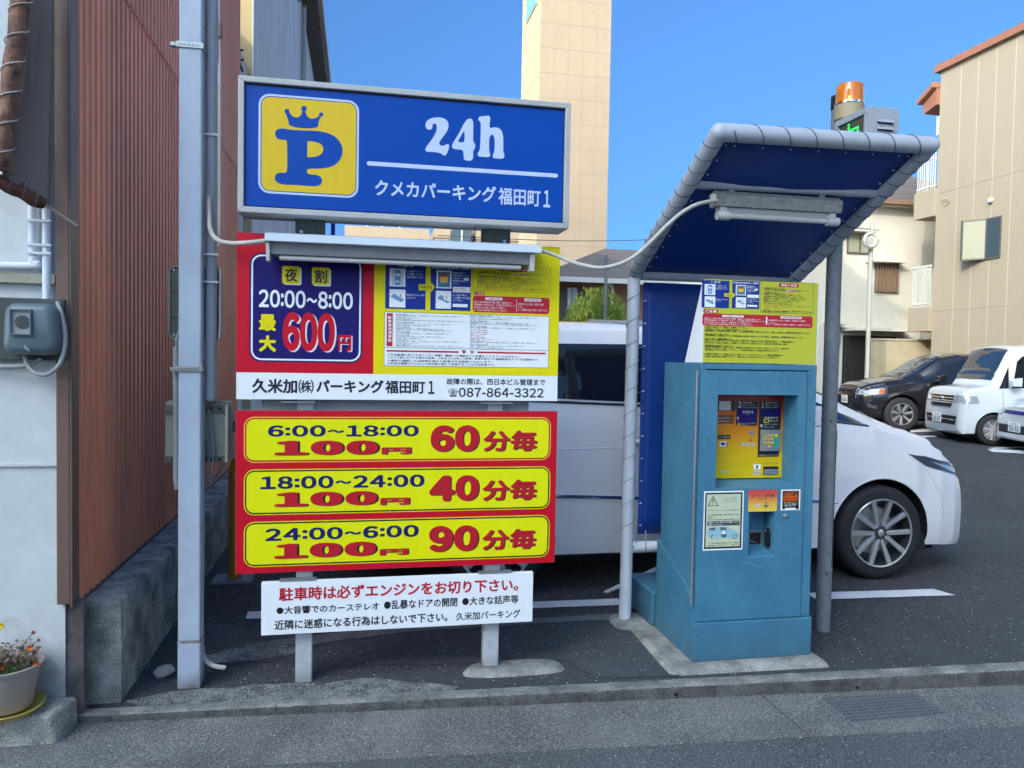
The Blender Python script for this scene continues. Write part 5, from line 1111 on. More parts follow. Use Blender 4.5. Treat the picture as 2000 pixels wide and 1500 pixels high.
mb = MB(); put_text(mb, '故障の際は、西日本ビル管理まで', ZB.b(1074, 1520, 552, 584), YH-.0036, .015, 1); put_text(mb, '☎087-864-3322', ZB.b(1545, 1885, 558, 590), YH-.0036, .0, 1)
lines(mb, ['※車室の番号をよく確認して精算して下さい。', '　定期券をお持ちの方は定期券を挿入してください。', '　精算機前での長時間の停車、駐車、ゴミ投棄等は固くお断り致します。場内での事故、盗難等は責任を負いません。', '　違反金を申し受けます。', '　必ず車検証、免許証のサイズで駐車場内に無断で駐車されている車両、無断駐車、器物破損行為については', '料金の割引（提携店舗のみ）', '　指定された店舗で発行された割引券、駐車券をご利用の方は先に割引券を投入し、残額を精算して', '　駐車料金の上限は入庫後２４時間ごとに繰り返し適用されます。最大料金は繰り返し適用', '　高額紙幣は使用できません。', '　領収証は精算時のみ発行します。精算後に領収証ボタンを押して発行して下さい。再発行は', '　精算後はお早めに出庫して下さい。一定時間を過ぎると再度料金がかかります。', '　', '　停電等の事情により機器が正常に作動しないことがあります。その場合は管理会社へ', '　故障の際は係員が到着するまで、時間がかかる場合があります。ご了承下さい。'], ZB, 140, 1850, 812, 1330, YH-.0034, bold=.018)
mb.build('lettering', M['ink'], hd, fix=False)

# ================================================================== CANOPY
cn = thing('canopy', 'pipe framed canopy with blue tarpaulin laced on, leaning over the pay machine', 'canopy', (2.1, 4.3, 0))
CX0, CX1, CY, KZ = 1.60, 2.635, 4.335, 2.105
FY, FZ = 3.270, 2.640
r_ = .0415
A = Vector((CX0, FY, FZ)); B_ = Vector((CX1+.065, FY, FZ+.018)); K1 = Vector((CX0+.0, CY, KZ)); K2 = Vector((CX1, CY, KZ))
def pipe(nm, pts, r=r_, m='canopy_pipe', par=cn): mb = MB(); mb.tube(pts, r, 20); return mb.build(nm, M[m], par, smooth=True, ang=50)
pipe('post', [(CX0-.01, CY, .03), (CX0-.005, CY, 1.0), K1+Vector((0, 0, .015))], .037, 'whitepipe'); pipe('post', [(CX1, CY, .01), K2+Vector((0, 0, .015))], .037)
pipe('side_rail', [K1, A]); pipe('side_rail', [K2, B_]); pipe('front_rail', [A-Vector((.0, 0, 0)), B_+Vector((.0, 0, 0))])
for p_ in (A, B_, K1, K2):
    mb = MB(); mb.lathe([(r_*math.sin(k*math.pi/10)*1.01, -r_*math.cos(k*math.pi/10)*1.01) for k in range(11)], p_, 20); mb.build('elbow', M['canopy_pipe'], cn, smooth=True)
pipe('cross_rail', [K1+Vector((r_, 0, -.0)), K2-Vector((r_, 0, 0))], .034); Mi = K1.lerp(A, .70); Mj = K2.lerp(B_, .70)
pipe('cross_rail', [Mi+Vector((r_*.5, 0, -.0)), Mj-Vector((r_*.5, 0, 0))], .026)
pipe('lower_rail', [(CX0+.025, CY, .468), (CX1-.03, CY, .468)], .034, 'whitepipe')
pipe('brace', [(CX0+.05, CY+.55, .02), (1.95, CY+.08, .36)], .014, 'whitepipe')
# tarps (with slight sag and real thickness)
def tarp(nm, a, b, c, d, sag, n=14):
    mb = MB(); V = []
    nrm = (b-a).cross(d-a).normalized()
    for i in range(n+1):
        for j in range(n+1):
            u, v = i/n, j/n; p = (a.lerp(b, u)).lerp(d.lerp(c, u), v); s = sag*math.sin(math.pi*u)*math.sin(math.pi*v)+.004*noise.noise(Vector((u*6, v*6, 1)))
            e = .006*(abs(math.sin(u*9*math.pi))*(1-4*v*(1-v)))
            V.append(p+nrm*s)
    fs = [(i*(n+1)+j, (i+1)*(n+1)+j, (i+1)*(n+1)+j+1, i*(n+1)+j+1) for i in range(n) for j in range(n)]
    mb.add(V, fs); o = mb.build(nm, M['tarp'], cn, smooth=True); s = o.modifiers.new('thick', 'SOLIDIFY'); s.thickness = .003; return o
D_ = (A-K1).normalized(); e = .044
tarp('roof_tarpaulin', K1+Vector((e, 0, 0))+D_*.035, K2+Vector((-e, 0, 0))+D_*.035, B_+Vector((-e, 0, 0))-D_*.042, A+Vector((e, 0, 0))-D_*.042, .02)
tarp('back_tarpaulin', Vector((CX0+.062, CY+.01, .545)), Vector((CX1-.06, CY+.01, .545)), Vector((CX1-.06, CY+.01, KZ-.045)), Vector((CX0+.062, CY+.01, KZ-.045)), .012)
one('hem', M['midblue'], cn, CX0+.088, CX0+.0895, CY+.003, CY+.006, .55, KZ-.05)
def lace(p, q, r, pitch, m='cord'): mb = MB(); mb.tube(helix(p, q, r, pitch), .0024, 5); mb.build('lashing_cord', M[m], cn, smooth=True)
lace(K1+D_*.05, A-D_*.05, r_+.002, .088); lace(K2+D_*.05, B_-D_*.05, r_+.002, .088); lace(A+Vector((.05, 0, 0)), B_-Vector((.05, 0, 0)), r_+.002, .135)
lace(Vector((CX0-.006, CY, .55)), Vector((CX0-.002, CY, KZ-.05)), .039, .135, 'cordpale')
eyelets = []
for k in range(11): eyelets.append(K1.lerp(A, .07+.086*k)+Vector((e+.022, -.008, 0)))
for k in range(11): eyelets.append(K2.lerp(B_, .07+.086*k)+Vector((-e-.022, -.008, 0)))
for k in range(7): eyelets.append(A.lerp(B_, .10+.132*k)-D_*.085+Vector((0, -.008, 0)))
for k in range(11): eyelets.append(Vector((CX0+.076, CY, .60+.135*k)))
for k in range(7): eyelets.append(Vector((CX0+.11+.15*k, CY, .56)))
ey = None
for p_ in eyelets:
    if ey is None:
        bm = bmesh.new(); bmesh.ops.create_icosphere(bm, subdivisions=1, radius=.0062); me = bpy.data.meshes.new('eyelet'); bm.to_mesh(me); bm.free(); me.materials.append(M['signwhite']); ey = me
    o = bpy.data.objects.new('eyelet', ey); link(o, cn); o.matrix_parent_inverse = Matrix.Translation(cn.location).inverted(); o.location = p_
mb = MB()
for k in range(11): z = .60+.135*k; mb.tube([(CX0+.076, CY, z), (CX0+.045, CY+.02, z-.012), (CX0+.034, CY, z-.016)], .002, 4)
for k in range(7): x = CX0+.11+.15*k; mb.tube(smoothpath([(x, CY-.002, .56), (x-.012, CY-.034, .50), (x-.01, CY-.036, .46), (x+.004, CY-.02, .434)], 4), .002, 4); mb.tube([(x, CY-.002, .56), (x+.018, CY+.03, .49)], .002, 4)
o = mb.build('lacing', M['cordpale'], cn); o['kind'] = 'stuff'
mb = MB(); mb.tube([(CX0-.045, CY, .48), (CX0+.03, CY-.035, .475), (CX0+.06, CY-.005, .54)], .002, 4); mb.build('lacing_end', M['cordpale'], cn)
# canopy lamp
cl = thing('canopy_lamp', 'weathered fluorescent batten lamp hung under the blue canopy', 'lamp', (2.0, 3.6, 2.35))
YC = 3.54
a, b = atY(1402, 376, YC), atY(1648, 388, YC); zt_ = a.z; lx0, lx1 = a.x, b.x
mb = MB(); mb.prism([(YC, zt_-.005), (YC+.012, zt_-.062), (YC+.09, zt_-.062), (YC+.11, zt_+.01), (YC+.04, zt_+.02)], lx0, lx1, 'x'); mb.build('lamp_body', mat('weathered batten', (.40, .40, .385), .6, var=.9, vscale=40, col2=(.22, .22, .21)), cl, bevel=.004)
mb = MB(); mb.prism([(YC+.03, zt_-.064), (YC+.045, zt_-.092), (YC+.07, zt_-.092), (YC+.085, zt_-.064)], lx0+.03, lx1-.03, 'x'); mb.build('batten_spine', M['whiteplastic'], cl)
for x in (lx0+.012, lx1-.075):
    mb = MB(); mb.tube([(x, YC+.03, zt_-.105), (x+.066, YC+.03, zt_-.105)], .023, 18); mb.build('lamp_holder', M['whiteplastic'], cl, smooth=True); one('holder_neck', M['whiteplastic'], cl, x+.015, x+.05, YC+.025, YC+.06, zt_-.09, zt_-.0625)
mb = MB(); mb.tube([(lx0+.078, YC+.03, zt_-.105), (lx1-.075, YC+.03, zt_-.105)], .014, 16); mb.build('tube', M['whiteplastic'], cl, smooth=True)
one('hanger', M['galv'], cl, lx0+.08, lx0+.11, YC+.04, YC+.09, zt_+.016, Mi.z+.0); one('hanger', M['galv'], cl, lx1-.11, lx1-.08, YC+.04, YC+.09, zt_+.016, Mi.z)
mb = MB(); mb.tube([(lx0-.028, YC-.008, zt_-.022), (lx0-.001, YC+.03, zt_-.022)], .016, 12); mb.build('cable_gland', M['flex'], cl, smooth=True)

# ------------------------------------------------------------------ steel pole, beacon, display
sp_ = thing('galvanised_pole', 'dull galvanised round steel pole standing just right of the blue machine', 'pole', (2.69, 3.99, 0))
PX, PY = 2.728, 4.05
mb = MB(); mb.tube([(PX, PY, -.02), (PX, PY, 3.07)], .043, 28); mb.build('shaft', M['galv'], sp_, smooth=True)
mb = MB(); mb.tube([(PX, PY, 3.07), (PX, PY, 3.075), (PX, PY, 3.15)], [.0445, .047, .047], 28); mb.build('cap', M['black'], sp_, smooth=True, bevel=.003)
for z in (.365, 1.26): mb = MB(); mb.tube([(PX, PY, z-.006), (PX, PY, z+.006)], .0458, 24); mb.box(PX-.02, PX-.008, PY-.056, PY-.044, z-.008, z+.008); mb.build('pipe_band', M['galv'], sp_)
mb = MB(); mb.tube([(PX+.030, PY-.035, 1.2), (PX+.026, PY-.036, .9), (PX+.022, PY-.038, .4)], .002, 5); mb.build('thin_wire', M['black'], sp_)
bc = thing('beacon', 'amber glass warning beacon lit above the canopy beside the green display', 'beacon', (2.78, 3.93, 2.95))
BX, BY = atY(1659, 200, 3.86).x, 3.86
zb0 = atY(1659, 262, BY).z; zb1 = atY(1659, 228, BY).z; zb2 = atY(1659, 205, BY).z; zb3 = atY(1659, 165, BY).z; rB = (atY(1685, 185, BY).x-atY(1633, 185, BY).x)/2*.92
mb = MB(); mb.lathe([(0, zb0-.02), (.03, zb0-.02), (.035, zb1-.03), (rB*.98, zb1-.02), (rB*1.02, zb2-.005), (rB*.9, zb2), (0, zb2)], (BX, BY, 0), 32); mb.build('base', M['beaconbase'], bc, smooth=True)
mb = MB(); mb.lathe([(rB*1.03, zb2-.006), (rB*1.05, zb2-.002), (rB*1.03, zb2+.006), (rB*.9, zb2+.006)], (BX, BY, 0), 32); mb.build('ring', M['chrome'], bc, smooth=True)
mb = MB(); mb.lathe([(rB*.96, zb2+.004), (rB*.95, zb2+.06), (rB*.93, zb3-.014), (rB*.86, zb3-.004), (rB*.6, zb3+.002), (0, zb3+.004)], (BX, BY, 0), 36); mb.build('amber_dome', M['amber'], bc, smooth=True)
bm = bmesh.new(); bmesh.ops.create_uvsphere(bm, u_segments=14, v_segments=8, radius=.009); me = bpy.data.meshes.new('bulb'); bm.to_mesh(me); bm.free(); me.materials.append(M['bulb']); p_ = atY(1660, 190, BY-rB*.95); o = bpy.data.objects.new('bulb', me); link(o, bc); o.location = p_
mb = MB(); mb.tube([(PX+.03, PY-.02, zb0-.03), (BX, BY, zb0-.01)], .02, 10); mb.build('bracket', M['black'], bc)
dp = thing('led_display', 'grey louvred display box with green dot lettering above the canopy', 'display', (2.9, 3.9, 2.7))
e0, e1 = atY(1699, 207, 3.50), atY(1757, 208, 3.50); dz1 = e0.z; dz0 = dz1-.26
X0, X1 = e0.x, e1.x; YN_ = 3.50; YFar = 3.50+.266
one('case', M['ledbox'], dp, X0, X1, YN_, YFar, dz0, dz1, bevel=.004)
one('screen_hood', M['ledbox'], dp, X0-.016, X0-.001, YN_+.004, YFar-.004, dz1-.035, dz1-.002, bevel=.002)
one('screen_hood', M['ledbox'], dp, X0-.016, X0-.001, YN_+.004, YN_+.024, dz0+.004, dz1-.036, bevel=.002)
one('screen_hood', M['ledbox'], dp, X0-.016, X0-.001, YFar-.024, YFar-.004, dz0+.004, dz1-.036, bevel=.002)
one('screen', M['screen'], dp, X0-.004, X0-.0005, YN_+.025, YFar-.025, dz0+.03, dz1-.036)
mb = MB()
G = ['..#.....', '..#.....', '..######', '.#.....#', '#..####.', '...#..#.', '...####.', '.#.#..#.', '..#####.']
for r, row in enumerate(G):
    for c_, ch in enumerate(row):
        if ch == '#': y = YFar-.075-.0155*c_; z = dz1-.050-.0165*r; mb.box(X0-.0075, X0-.0045, y-.0045, y+.0045, z-.0045, z+.0045)
o = mb.build('green_dots', M['led'], dp); o['kind'] = 'stuff'
for k in range(4):
    z = dz1-.060-.036*k; mb = MB(); mb.prism([(YN_-.001, z), (YN_-.014, z-.018), (YN_-.012, z-.020), (YN_-.001, z-.012)], X0+.045, X1-.035, 'x'); mb.build('louvre', M['ledbox'], dp)
    one('louvre_gap', M['gap'], dp, X0+.046, X1-.036, YN_-.0012, YN_-.0002, z-.024, z-.0125)
mb = MB(); mb.tube([(PX, PY, dz0+.06), ((X0+X1)/2, YFar-.02, dz0+.06)], .018, 10); mb.build('mount_arm', M['galv'], dp)
# mustard bollard at back left
bo = thing('mustard_bollard', 'mustard yellow round bollard on a grey base plate behind the price board', 'bollard', (-.83, 5.5, 0))
zz = gz(0, 5.5); mb = MB(); mb.tube([(-.825, 5.5, zz), (-.825, 5.5, zz+.72), (-.822, 5.5, zz+.76), (-.81, 5.5, zz+.80), (-.78, 5.5, zz+.815), (-.2, 5.5, zz+.815)], .045, 20); mb.build('post', M['mustard'], bo, smooth=True)
one('base_plate', M['galv'], bo, -.96, -.70, 5.38, 5.60, zz-.005, zz+.008)
# ================================================================== CARS
def lerp(a, b, t): return a+(b-a)*t
def tab(T, x, k):
    for i in range(len(T)-1):
        if T[i][0] <= x <= T[i+1][0]:
            t = (x-T[i][0])/(T[i+1][0]-T[i][0] or 1); p = T[i-1] if i else T[i]; q = T[i+2] if i+2 < len(T) else T[i+1]
            a, b = T[i][k], T[i+1][k]; return lerp(a, b, t*t*(3-2*t)*.35+t*.65)
    return T[0][k] if x < T[0][0] else T[-1][k]
def car_body(T, wheels, Rw, m, par, name='body'):
    """T rows: x, z_bottom, z_shoulder, z_top, half width, half width at top, corner radius"""
    x0, x1 = T[0][0], T[-1][0]; xs = []
    n = 84
    xs = sorted(set([x0+(x1-x0)*k/n for k in range(n+1)]+[t[0] for t in T])); rows = []
    for x in xs: rows.append([tab(T, x, k) for k in range(1, 7)])
    # light smoothing
    for _ in range(2):
        R2 = [r[:] for r in rows]
        for i in range(1, len(rows)-1):
            if xs[i]-xs[i-1] < .02 or xs[i+1]-xs[i] < .02: pass
            for k in range(6): R2[i][k] = rows[i][k]*.5+(rows[i-1][k]+rows[i+1][k])*.25
        rows = R2
    secs = []
    for x, (zb, zs, zt, W, Wt, r) in zip(xs, rows):
        h = zs-zb; H = []
        H += [(0, zb), (.55*W, zb), (.90*W, zb+.005), (.965*W, zb+.03*h), (.992*W, zb+.14*h), (1.0*W, zb+.34*h), (1.004*W, zb+.58*h), (.992*W, zb+.80*h), (.978*W, zb+.90*h), (.955*W, zs)]
        a = Vector((.955*W, zs)); b = Vector((Wt, zt-r))
        for t in (.12, .35, .6, .82, 1): p = a.lerp(b, t); H.append((p.x+.012*math.sin(math.pi*t)*(b-a).length, p.y))
        c = Vector((Wt-r*1.25, zt-.006))
        for t in (.3, .6, .85, 1):
            q = Vector((Wt-.02*r, zt-.12*r)); p = b.lerp(q, t).lerp(q.lerp(c, t), t); H.append((p.x, p.y))
        for t in (.75, .5, .25, 0): H.append((c.x*t, zt+.028*(1-t*t)))
        ring = [(x, y, z) for y, z in H]+[(x, -y, z) for y, z in H[-2:0:-1]]
        secs.append(ring)
    mb = MB(); n = len(secs[0]); mb.loft(secs)
    o = mb.build(name, [m, M['well']], None, smooth=False)
    cut = MB()
    for wx in wheels:
        for s in (-1, 1):
            y0, y1 = (.42, 1.2) if s > 0 else (-1.2, -.42)
            P = [(wx+Rw*math.cos(a*math.pi/24), Rw*math.sin(a*math.pi/24)*1.0+wheels[wx]) for a in range(48)]
            P = [(u, v) for u, v in P]
            cut.prism([(u, max(v, -.3)) for u, v in P], y0, y1, 'y')
    c = cut.build('cut', M['well'], None)
    bo_ = o.modifiers.new('b', 'BOOLEAN'); bo_.object = c; bo_.operation = 'DIFFERENCE'; bo_.solver = 'EXACT'
    me = bpy.data.meshes.new_from_object(o.evaluated_get(bpy.context.evaluated_depsgraph_get()))
    bpy.data.objects.remove(o); bpy.data.objects.remove(c)
    while len(me.materials) < 2: me.materials.append(M['well'])
    me.materials[0] = m; me.materials[1] = M['well']
    for p in me.polygons:
        p.material_index = 0
        for wx in wheels:
            d = math.hypot(p.center.x-wx, p.center.z-wheels[wx])
            if d < Rw+.004 and (abs(abs(p.center.y)-.42) < .004 or abs(d-Rw*math.cos(math.pi/48)) < .006) and abs(p.normal.y) < .9 or (d < Rw-.01 and abs(abs(p.center.y)-.42) < .004): p.material_index = 1
    me.shade_smooth(); me.set_sharp_from_angle(angle=R_(32))
    o = bpy.data.objects.new(name, me); link(o, par)
    bm = bmesh.new(); bm.from_mesh(me); o_bvh = BVHTree.FromBMesh(bm); bm.free()
    return o, o_bvh
def clip_cols(poly, n):
    xs = [p[0] for p in poly]; a, b = min(xs)+1e-4, max(xs)-1e-4; cols = []
    X = sorted(set([a+(b-a)*k/n for k in range(n+1)]+[min(max(x, a), b) for x in xs]))
    for x in X:
        z = []
        for i in range(len(poly)):
            p, q = poly[i], poly[(i+1) % len(poly)]
            if (p[0]-x)*(q[0]-x) <= 0 and abs(p[0]-q[0]) > 1e-9: z.append(p[1]+(q[1]-p[1])*(x-p[0])/(q[0]-p[0]))
        if len(z) >= 2: cols.append((x, min(z), max(z)))
    return cols
def patch(bvh, poly, view, name, m, par, off=.004, n=14, rows=6, side=-1, thick=0.0):
    """poly in (x,z) for side views, (y,z) for front, (x,y) for top; projected on the body"""
    V = []; cols = clip_cols(poly, n)
    for (u, a, b) in cols:
        for j in range(rows+1):
            w_ = a+(b-a)*j/rows
            if view == 'side': o_, d = Vector((u, side*3, w_)), Vector((0, -side, 0))
            elif view == 'front': o_, d = Vector((6, u, w_)), Vector((-1, 0, 0))
            elif view == 'rear': o_, d = Vector((-6, u, w_)), Vector((1, 0, 0))
            elif view == 'screen': o_, d = Vector((u+1.2, w_, 3)), None
            else: o_, d = Vector((u, w_, 4)), Vector((0, 0, -1))
            loc, nr, _, _ = bvh.ray_cast(o_, d)
            if loc is None: loc, nr = (V[-1] if V else o_), Vector((0, 0, 0))
            V.append(loc+(nr*off if nr.dot(d) < 0 else -nr*off))
    r = rows+1; fs = [(i*r+j, (i+1)*r+j, (i+1)*r+j+1, i*r+j+1) for i in range(len(cols)-1) for j in range(rows)]
    mb = MB(); mb.add(V, fs); o = mb.build(name, m, par, smooth=True, ang=60, fix=False)
    return o
def pline(bvh, pts, view, name, m, par, w_=.004, off=.002, side=-1, n=10):
    V = []; P = []
    for i in range(len(pts)-1):
        for k in range(n): P.append((lerp(pts[i][0], pts[i+1][0], k/n), lerp(pts[i][1], pts[i+1][1], k/n)))
    P.append(pts[-1]); mb = MB(); L = []
    for u, v in P:
        if view == 'side': o_, d = Vector((u, side*3, v)), Vector((0, -side, 0))
        elif view == 'front': o_, d = Vector((6, u, v)), Vector((-1, 0, 0))
        else: o_, d = Vector((u, v, 4)), Vector((0, 0, -1))
        loc, nr, _, _ = bvh.ray_cast(o_, d)
        if loc is not None: L.append(loc+nr*off)
    if len(L) > 1: mb.tube(L, w_/2, 5); return mb.build(name, m, par)
def wheel(par, x, y, R, side, style, rimR, width=.21, zc=None):
    zc = R if zc is None else zc
    wh = MB(); w2 = width/2; s = side
    prof = [(rimR*.98, -w2*.9), (R*.88, -w2), (R*.965, -w2*.86), (R, -w2*.6), (R, w2*.6), (R*.965, w2*.86), (R*.88, w2), (rimR*.98, w2*.9)]
    wh.lathe(prof, (x, y, zc), 56, 'y'); t = wh.build('wheel', M['rubber'], par, smooth=True, ang=40)
    g = MB(); g.lathe([(R*.80, s*w2*1.0+s*.0015), (R*.82, s*w2*1.0+s*.003), (R*.84, s*w2*1.0+s*.0015)], (x, y, zc), 40, 'y')
    f = s*w2
    rim = MB(); rim.lathe([(rimR*1.0, f*.95), (rimR*.97, f*1.0), (rimR*.935, f*.97), (rimR*.92, f*.55), (rimR*.90, -f*.3), (0, -f*.35)], (x, y, zc), 48, 'y')
    rim.build('rim_barrel', M['rimdark'] if style != 'cover' else M['black'], t, smooth=True, ang=40)
    lip = MB(); lip.lathe([(rimR*1.005, f*.96), (rimR*.985, f*1.03), (rimR*.945, f*1.01), (rimR*.935, f*.9)], (x, y, zc), 56, 'y'); lip.build('rim_lip', M['rim'], t, smooth=True)
    d = MB(); d.lathe([(rimR*.70, -f*.1), (rimR*.70, -f*.15), (0, -f*.15)], (x, y, zc), 32, 'y'); d.lathe([(0, -f*.08), (rimR*.66, -f*.08)], (x, y, zc), 32, 'y'); d.build('brake_disc', M['steel'], t)
    def spoke(a, w0, w1, r0_, r1_, d0, d1, m, dep=.02):
        e = Vector((math.cos(a), 0, math.sin(a))); p = Vector((-math.sin(a), 0, math.cos(a))); mbs = MB(); c = Vector((x, y, zc))
        def q(r, w_, dd): return [c+e*r-p*w_+Vector((0, dd, 0)), c+e*r+p*w_+Vector((0, dd, 0))]
        a0, a1 = q(r0_, w0, d0); b0, b1 = q(r1_, w1, d1); k = Vector((0, -s*dep, 0))
        mbs.add([a0, a1, b1, b0, a0+k-p*.0, a1+k, b1+k, b0+k], [(0, 1, 2, 3), (7, 6, 5, 4), (0, 3, 7, 4), (1, 5, 6, 2), (0, 4, 5, 1), (3, 2, 6, 7)])
        return mbs.build('spoke', m, t, bevel=.003)
    if style == 'twin':
        for k in range(5):
            a0 = math.pi/2+k*2*math.pi/5
            for sg in (-1, 1):
                a1 = a0+sg*.30; c = Vector((x, y, zc)); p0 = c+Vector((math.cos(a0+sg*.42)*rimR*.20, f*.86, math.sin(a0+sg*.42)*rimR*.20)); p1 = c+Vector((math.cos(a1)*rimR*.95, f*.97, math.sin(a1)*rimR*.95))
                e = (p1-p0).normalized(); pp = Vector((-e.z, 0, e.x)); k_ = Vector((0, -s*.03, 0)); mbs = MB(); w0, w1 = rimR*.055, rimR*.075
                mbs.add([p0-pp*w0, p0+pp*w0, p1+pp*w1, p1-pp*w1, p0-pp*w0*1.1+k_, p0+pp*w0*1.1+k_, p1+pp*w1+k_, p1-pp*w1+k_], [(0, 1, 2, 3), (7, 6, 5, 4), (0, 3, 7, 4), (1, 5, 6, 2), (0, 4, 5, 1), (3, 2, 6, 7)])
                mbs.build('spoke', M['rim'], t, bevel=.003)
        hb = MB(); hb.lathe([(0, f*.93), (rimR*.10, f*.92), (rimR*.115, f*.86), (rimR*.24, f*.80), (rimR*.27, f*.55)], (x, y, zc), 30, 'y'); hb.build('hub', M['rimdark'], t, smooth=True)
        hc = MB(); hc.lathe([(0, f*.955), (rimR*.09, f*.945), (rimR*.105, f*.925)], (x, y, zc), 24, 'y'); hc.build('hub_cap', M['rim'], t, smooth=True)
        for k in range(5):
            a = math.pi/2+math.pi/5+k*2*math.pi/5; nb = MB(); nb.lathe([(0, f*.90), (rimR*.028, f*.90), (rimR*.036, f*.80)], (x+math.cos(a)*rimR*.20, y, zc+math.sin(a)*rimR*.20), 8, 'y'); nb.build('lug_nut', M['chrome'], t)
    elif style == 'seven':
        for k in range(7): spoke(k*.8976+.25, rimR*.05, rimR*.15, rimR*.12, rimR*.96, f*.80, f*.97, M['rim'], .02); spoke(k*.8976+.62, rimR*.03, rimR*.06, rimR*.12, rimR*.96, f*.75, f*.9, M['rimdark'], .02)
        hc = MB(); hc.lathe([(0, f*.9), (rimR*.13, f*.88), (rimR*.16, f*.8)], (x, y, zc), 20, 'y'); hc.build('hub_cap', M['rimdark'], t, smooth=True)
    else:
        for k in range(8): spoke(k*.7854+.2, rimR*.08, rimR*.14, rimR*.15, rimR*.97, f*.86, f*.98, M['wheelcover'], .02)
        for k in range(8): spoke(k*.7854+.2+.393, rimR*.03, rimR*.055, rimR*.15, rimR*.97, f*.84, f*.95, M['wheelcover'], .02)
        hc = MB(); hc.lathe([(0, f*.95), (rimR*.16, f*.93), (rimR*.22, f*.85)], (x, y, zc), 24, 'y'); hc.build('hub_cap', M['wheelcover'], t, smooth=True)
    return t
def ring_patch(cx, cz, r0_, r1_, y, n, a0, a1): pass
def flare(bvh, par, wx, wz, Rw, side, m, n=26):
    mb = MB(); L = []
    for k in range(n+1):
        a = -0.12+(math.pi+.24)*k/n; u, v = wx+math.cos(a)*(Rw+.008), wz+math.sin(a)*(Rw+.008)
        loc, nr, _, _ = bvh.ray_cast(Vector((u, side*3, v)), Vector((0, -side, 0)))
        if loc is not None and abs(loc.y) > .5: L.append(loc+Vector((0, -side*.002, 0)))
    if len(L) > 2: mb.tube(L, .007, 6); mb.build('arch_lip', m, par, smooth=True)

# ---------- white minivan: local +X forward, near side is -Y
van = thing('white_minivan', 'pearl white minivan parked side on behind the sign board and pay machine', 'van', (3.73-1.42, 5.77, gz(0, 5.0)), 0, local=True)
TV = [(-2.42, .42, .75, .95, .60, .50, .08), (-2.40, .30, .85, 1.15, .76, .62, .10), (-2.34, .26, 1.10, 1.55, .86, .66, .12), (-2.15, .24, 1.25, 1.77, .90, .70, .12), (-1.6, .23, 1.29, 1.81, .905, .73, .11), (-.5, .23, 1.27, 1.825, .905, .74, .11), (-.10, .225, 1.235, 1.795, .905, .735, .11),
      (.30, .22, 1.205, 1.70, .905, .73, .12), (.68, .215, 1.17, 1.53, .905, .725, .12), (1.10, .215, 1.12, 1.335, .90, .73, .11), (1.42, .215, 1.075, 1.195, .895, .75, .09), (1.62, .215, 1.035, 1.11, .89, .755, .07), (1.75, .215, 1.00, 1.075, .89, .755, .07), (1.95, .21, .93, 1.02, .875, .74, .08), (2.08, .20, .80, .92, .84, .68, .09), (2.20, .19, .68, .80, .76, .60, .09), (2.27, .19, .58, .69, .64, .50, .08), (2.31, .24, .52, .60, .46, .36, .06)]
RWV = .348
vb, bv = car_body(TV, {1.42: .335, -1.42: .335}, .402, M['vanpaint'], van)
for wx in (1.42, -1.42):
    for s in (-1, 1): wheel(van, wx, s*.80, .343, s, 'twin', .251, .215)
    flare(bv, van, wx, .335, .402, -1, M['vanpaint'])
    mbw_ = MB(); mbw_.lathe([(0, 0), (.40, 0)], (wx, -.50, .335), 28, 'y'); mbw_.build('wheel_well', M['well'], van)
X = lambda px, py: (lambda v: (v.x-van.location.x, v.z-van.location.z))(atY(px, py, 4.875))
# side glass: rear, sliding door, front door, quarter
for nm, poly in (('side_window', [(-2.18, 1.34), (-1.34, 1.315), (-1.34, 1.66), (-2.02, 1.64)]), ('side_window', [(-1.27, 1.312), (-.28, 1.275), (-.28, 1.675), (-1.27, 1.665)]), ('side_window', [(-.21, 1.265), (.62, 1.205), (.62, 1.43), (.40, 1.53), (.10, 1.62), (-.21, 1.665)]), ('quarter_window', [(.68, 1.195), (1.34, 1.125), (1.28, 1.155), (1.05, 1.25), (.68, 1.40)])):
    patch(bv, poly, 'side', nm, M['glass'], van, .005, 16, 6)
patch(bv, [(1.46, -.70), (1.60, 0), (1.46, .70), (.10, .62), (.10, -.62)], 'top', 'windscreen', M['wscreen'], van, .007, 46, 24)
pline(bv, [(-2.25, 1.325), (-.28, 1.255), (.7, 1.185), (1.36, 1.11)], 'side', 'belt_moulding', M['rimdark'], van, .018, .003)
pline(bv, [(-2.0, .69), (-.9, .655), (.95, .585)], 'side', 'chrome_strip', M['chrome'], van, .022, .002)
pline(bv, [(-.245, .30), (-.245, 1.26), (-.26, 1.70)], 'side', 'door_gap', M['gap'], van, .006, -.001)
pline(bv, [(-1.30, .72), (-1.30, 1.30), (-1.30, 1.68)], 'side', 'door_gap', M['gap'], van, .006, -.001)
pline(bv, [(.99, .24), (1.0, .60), (1.03, .9), (.98, 1.08)], 'side', 'door_gap', M['gap'], van, .007, -.001)
pline(bv, [(.995, .565), (1.065, .567)], 'side', 'panel_gap', M['gap'], van, .005, -.0005, n=4)
pline(bv, [(-2.2, .95), (-1.3, .96), (-.25, .99), (.9, 1.0)], 'side', 'crease', M['vanpaint'], van, .012, -.003)
for x in (-.38, .55): mb = MB(); mb.tube(smoothpath([(x-.10, -.905, 1.02), (x-.08, -.94, 1.02), (x+.08, -.94, 1.02), (x+.10, -.905, 1.02)]), .014, 8); mb.build('door_handle', M['vanpaint'], van, smooth=True)
XY = lambda px, py, Y: (lambda v: (v.x-van.location.x, v.z-van.location.z))(atY(px, py, Y))
hl = [XY(1775, 888, 4.90), XY(1800, 890, 4.93), XY(1846, 905, 5.05), XY(1857, 926, 5.10), XY(1842, 922, 5.05), XY(1800, 908, 4.93)]
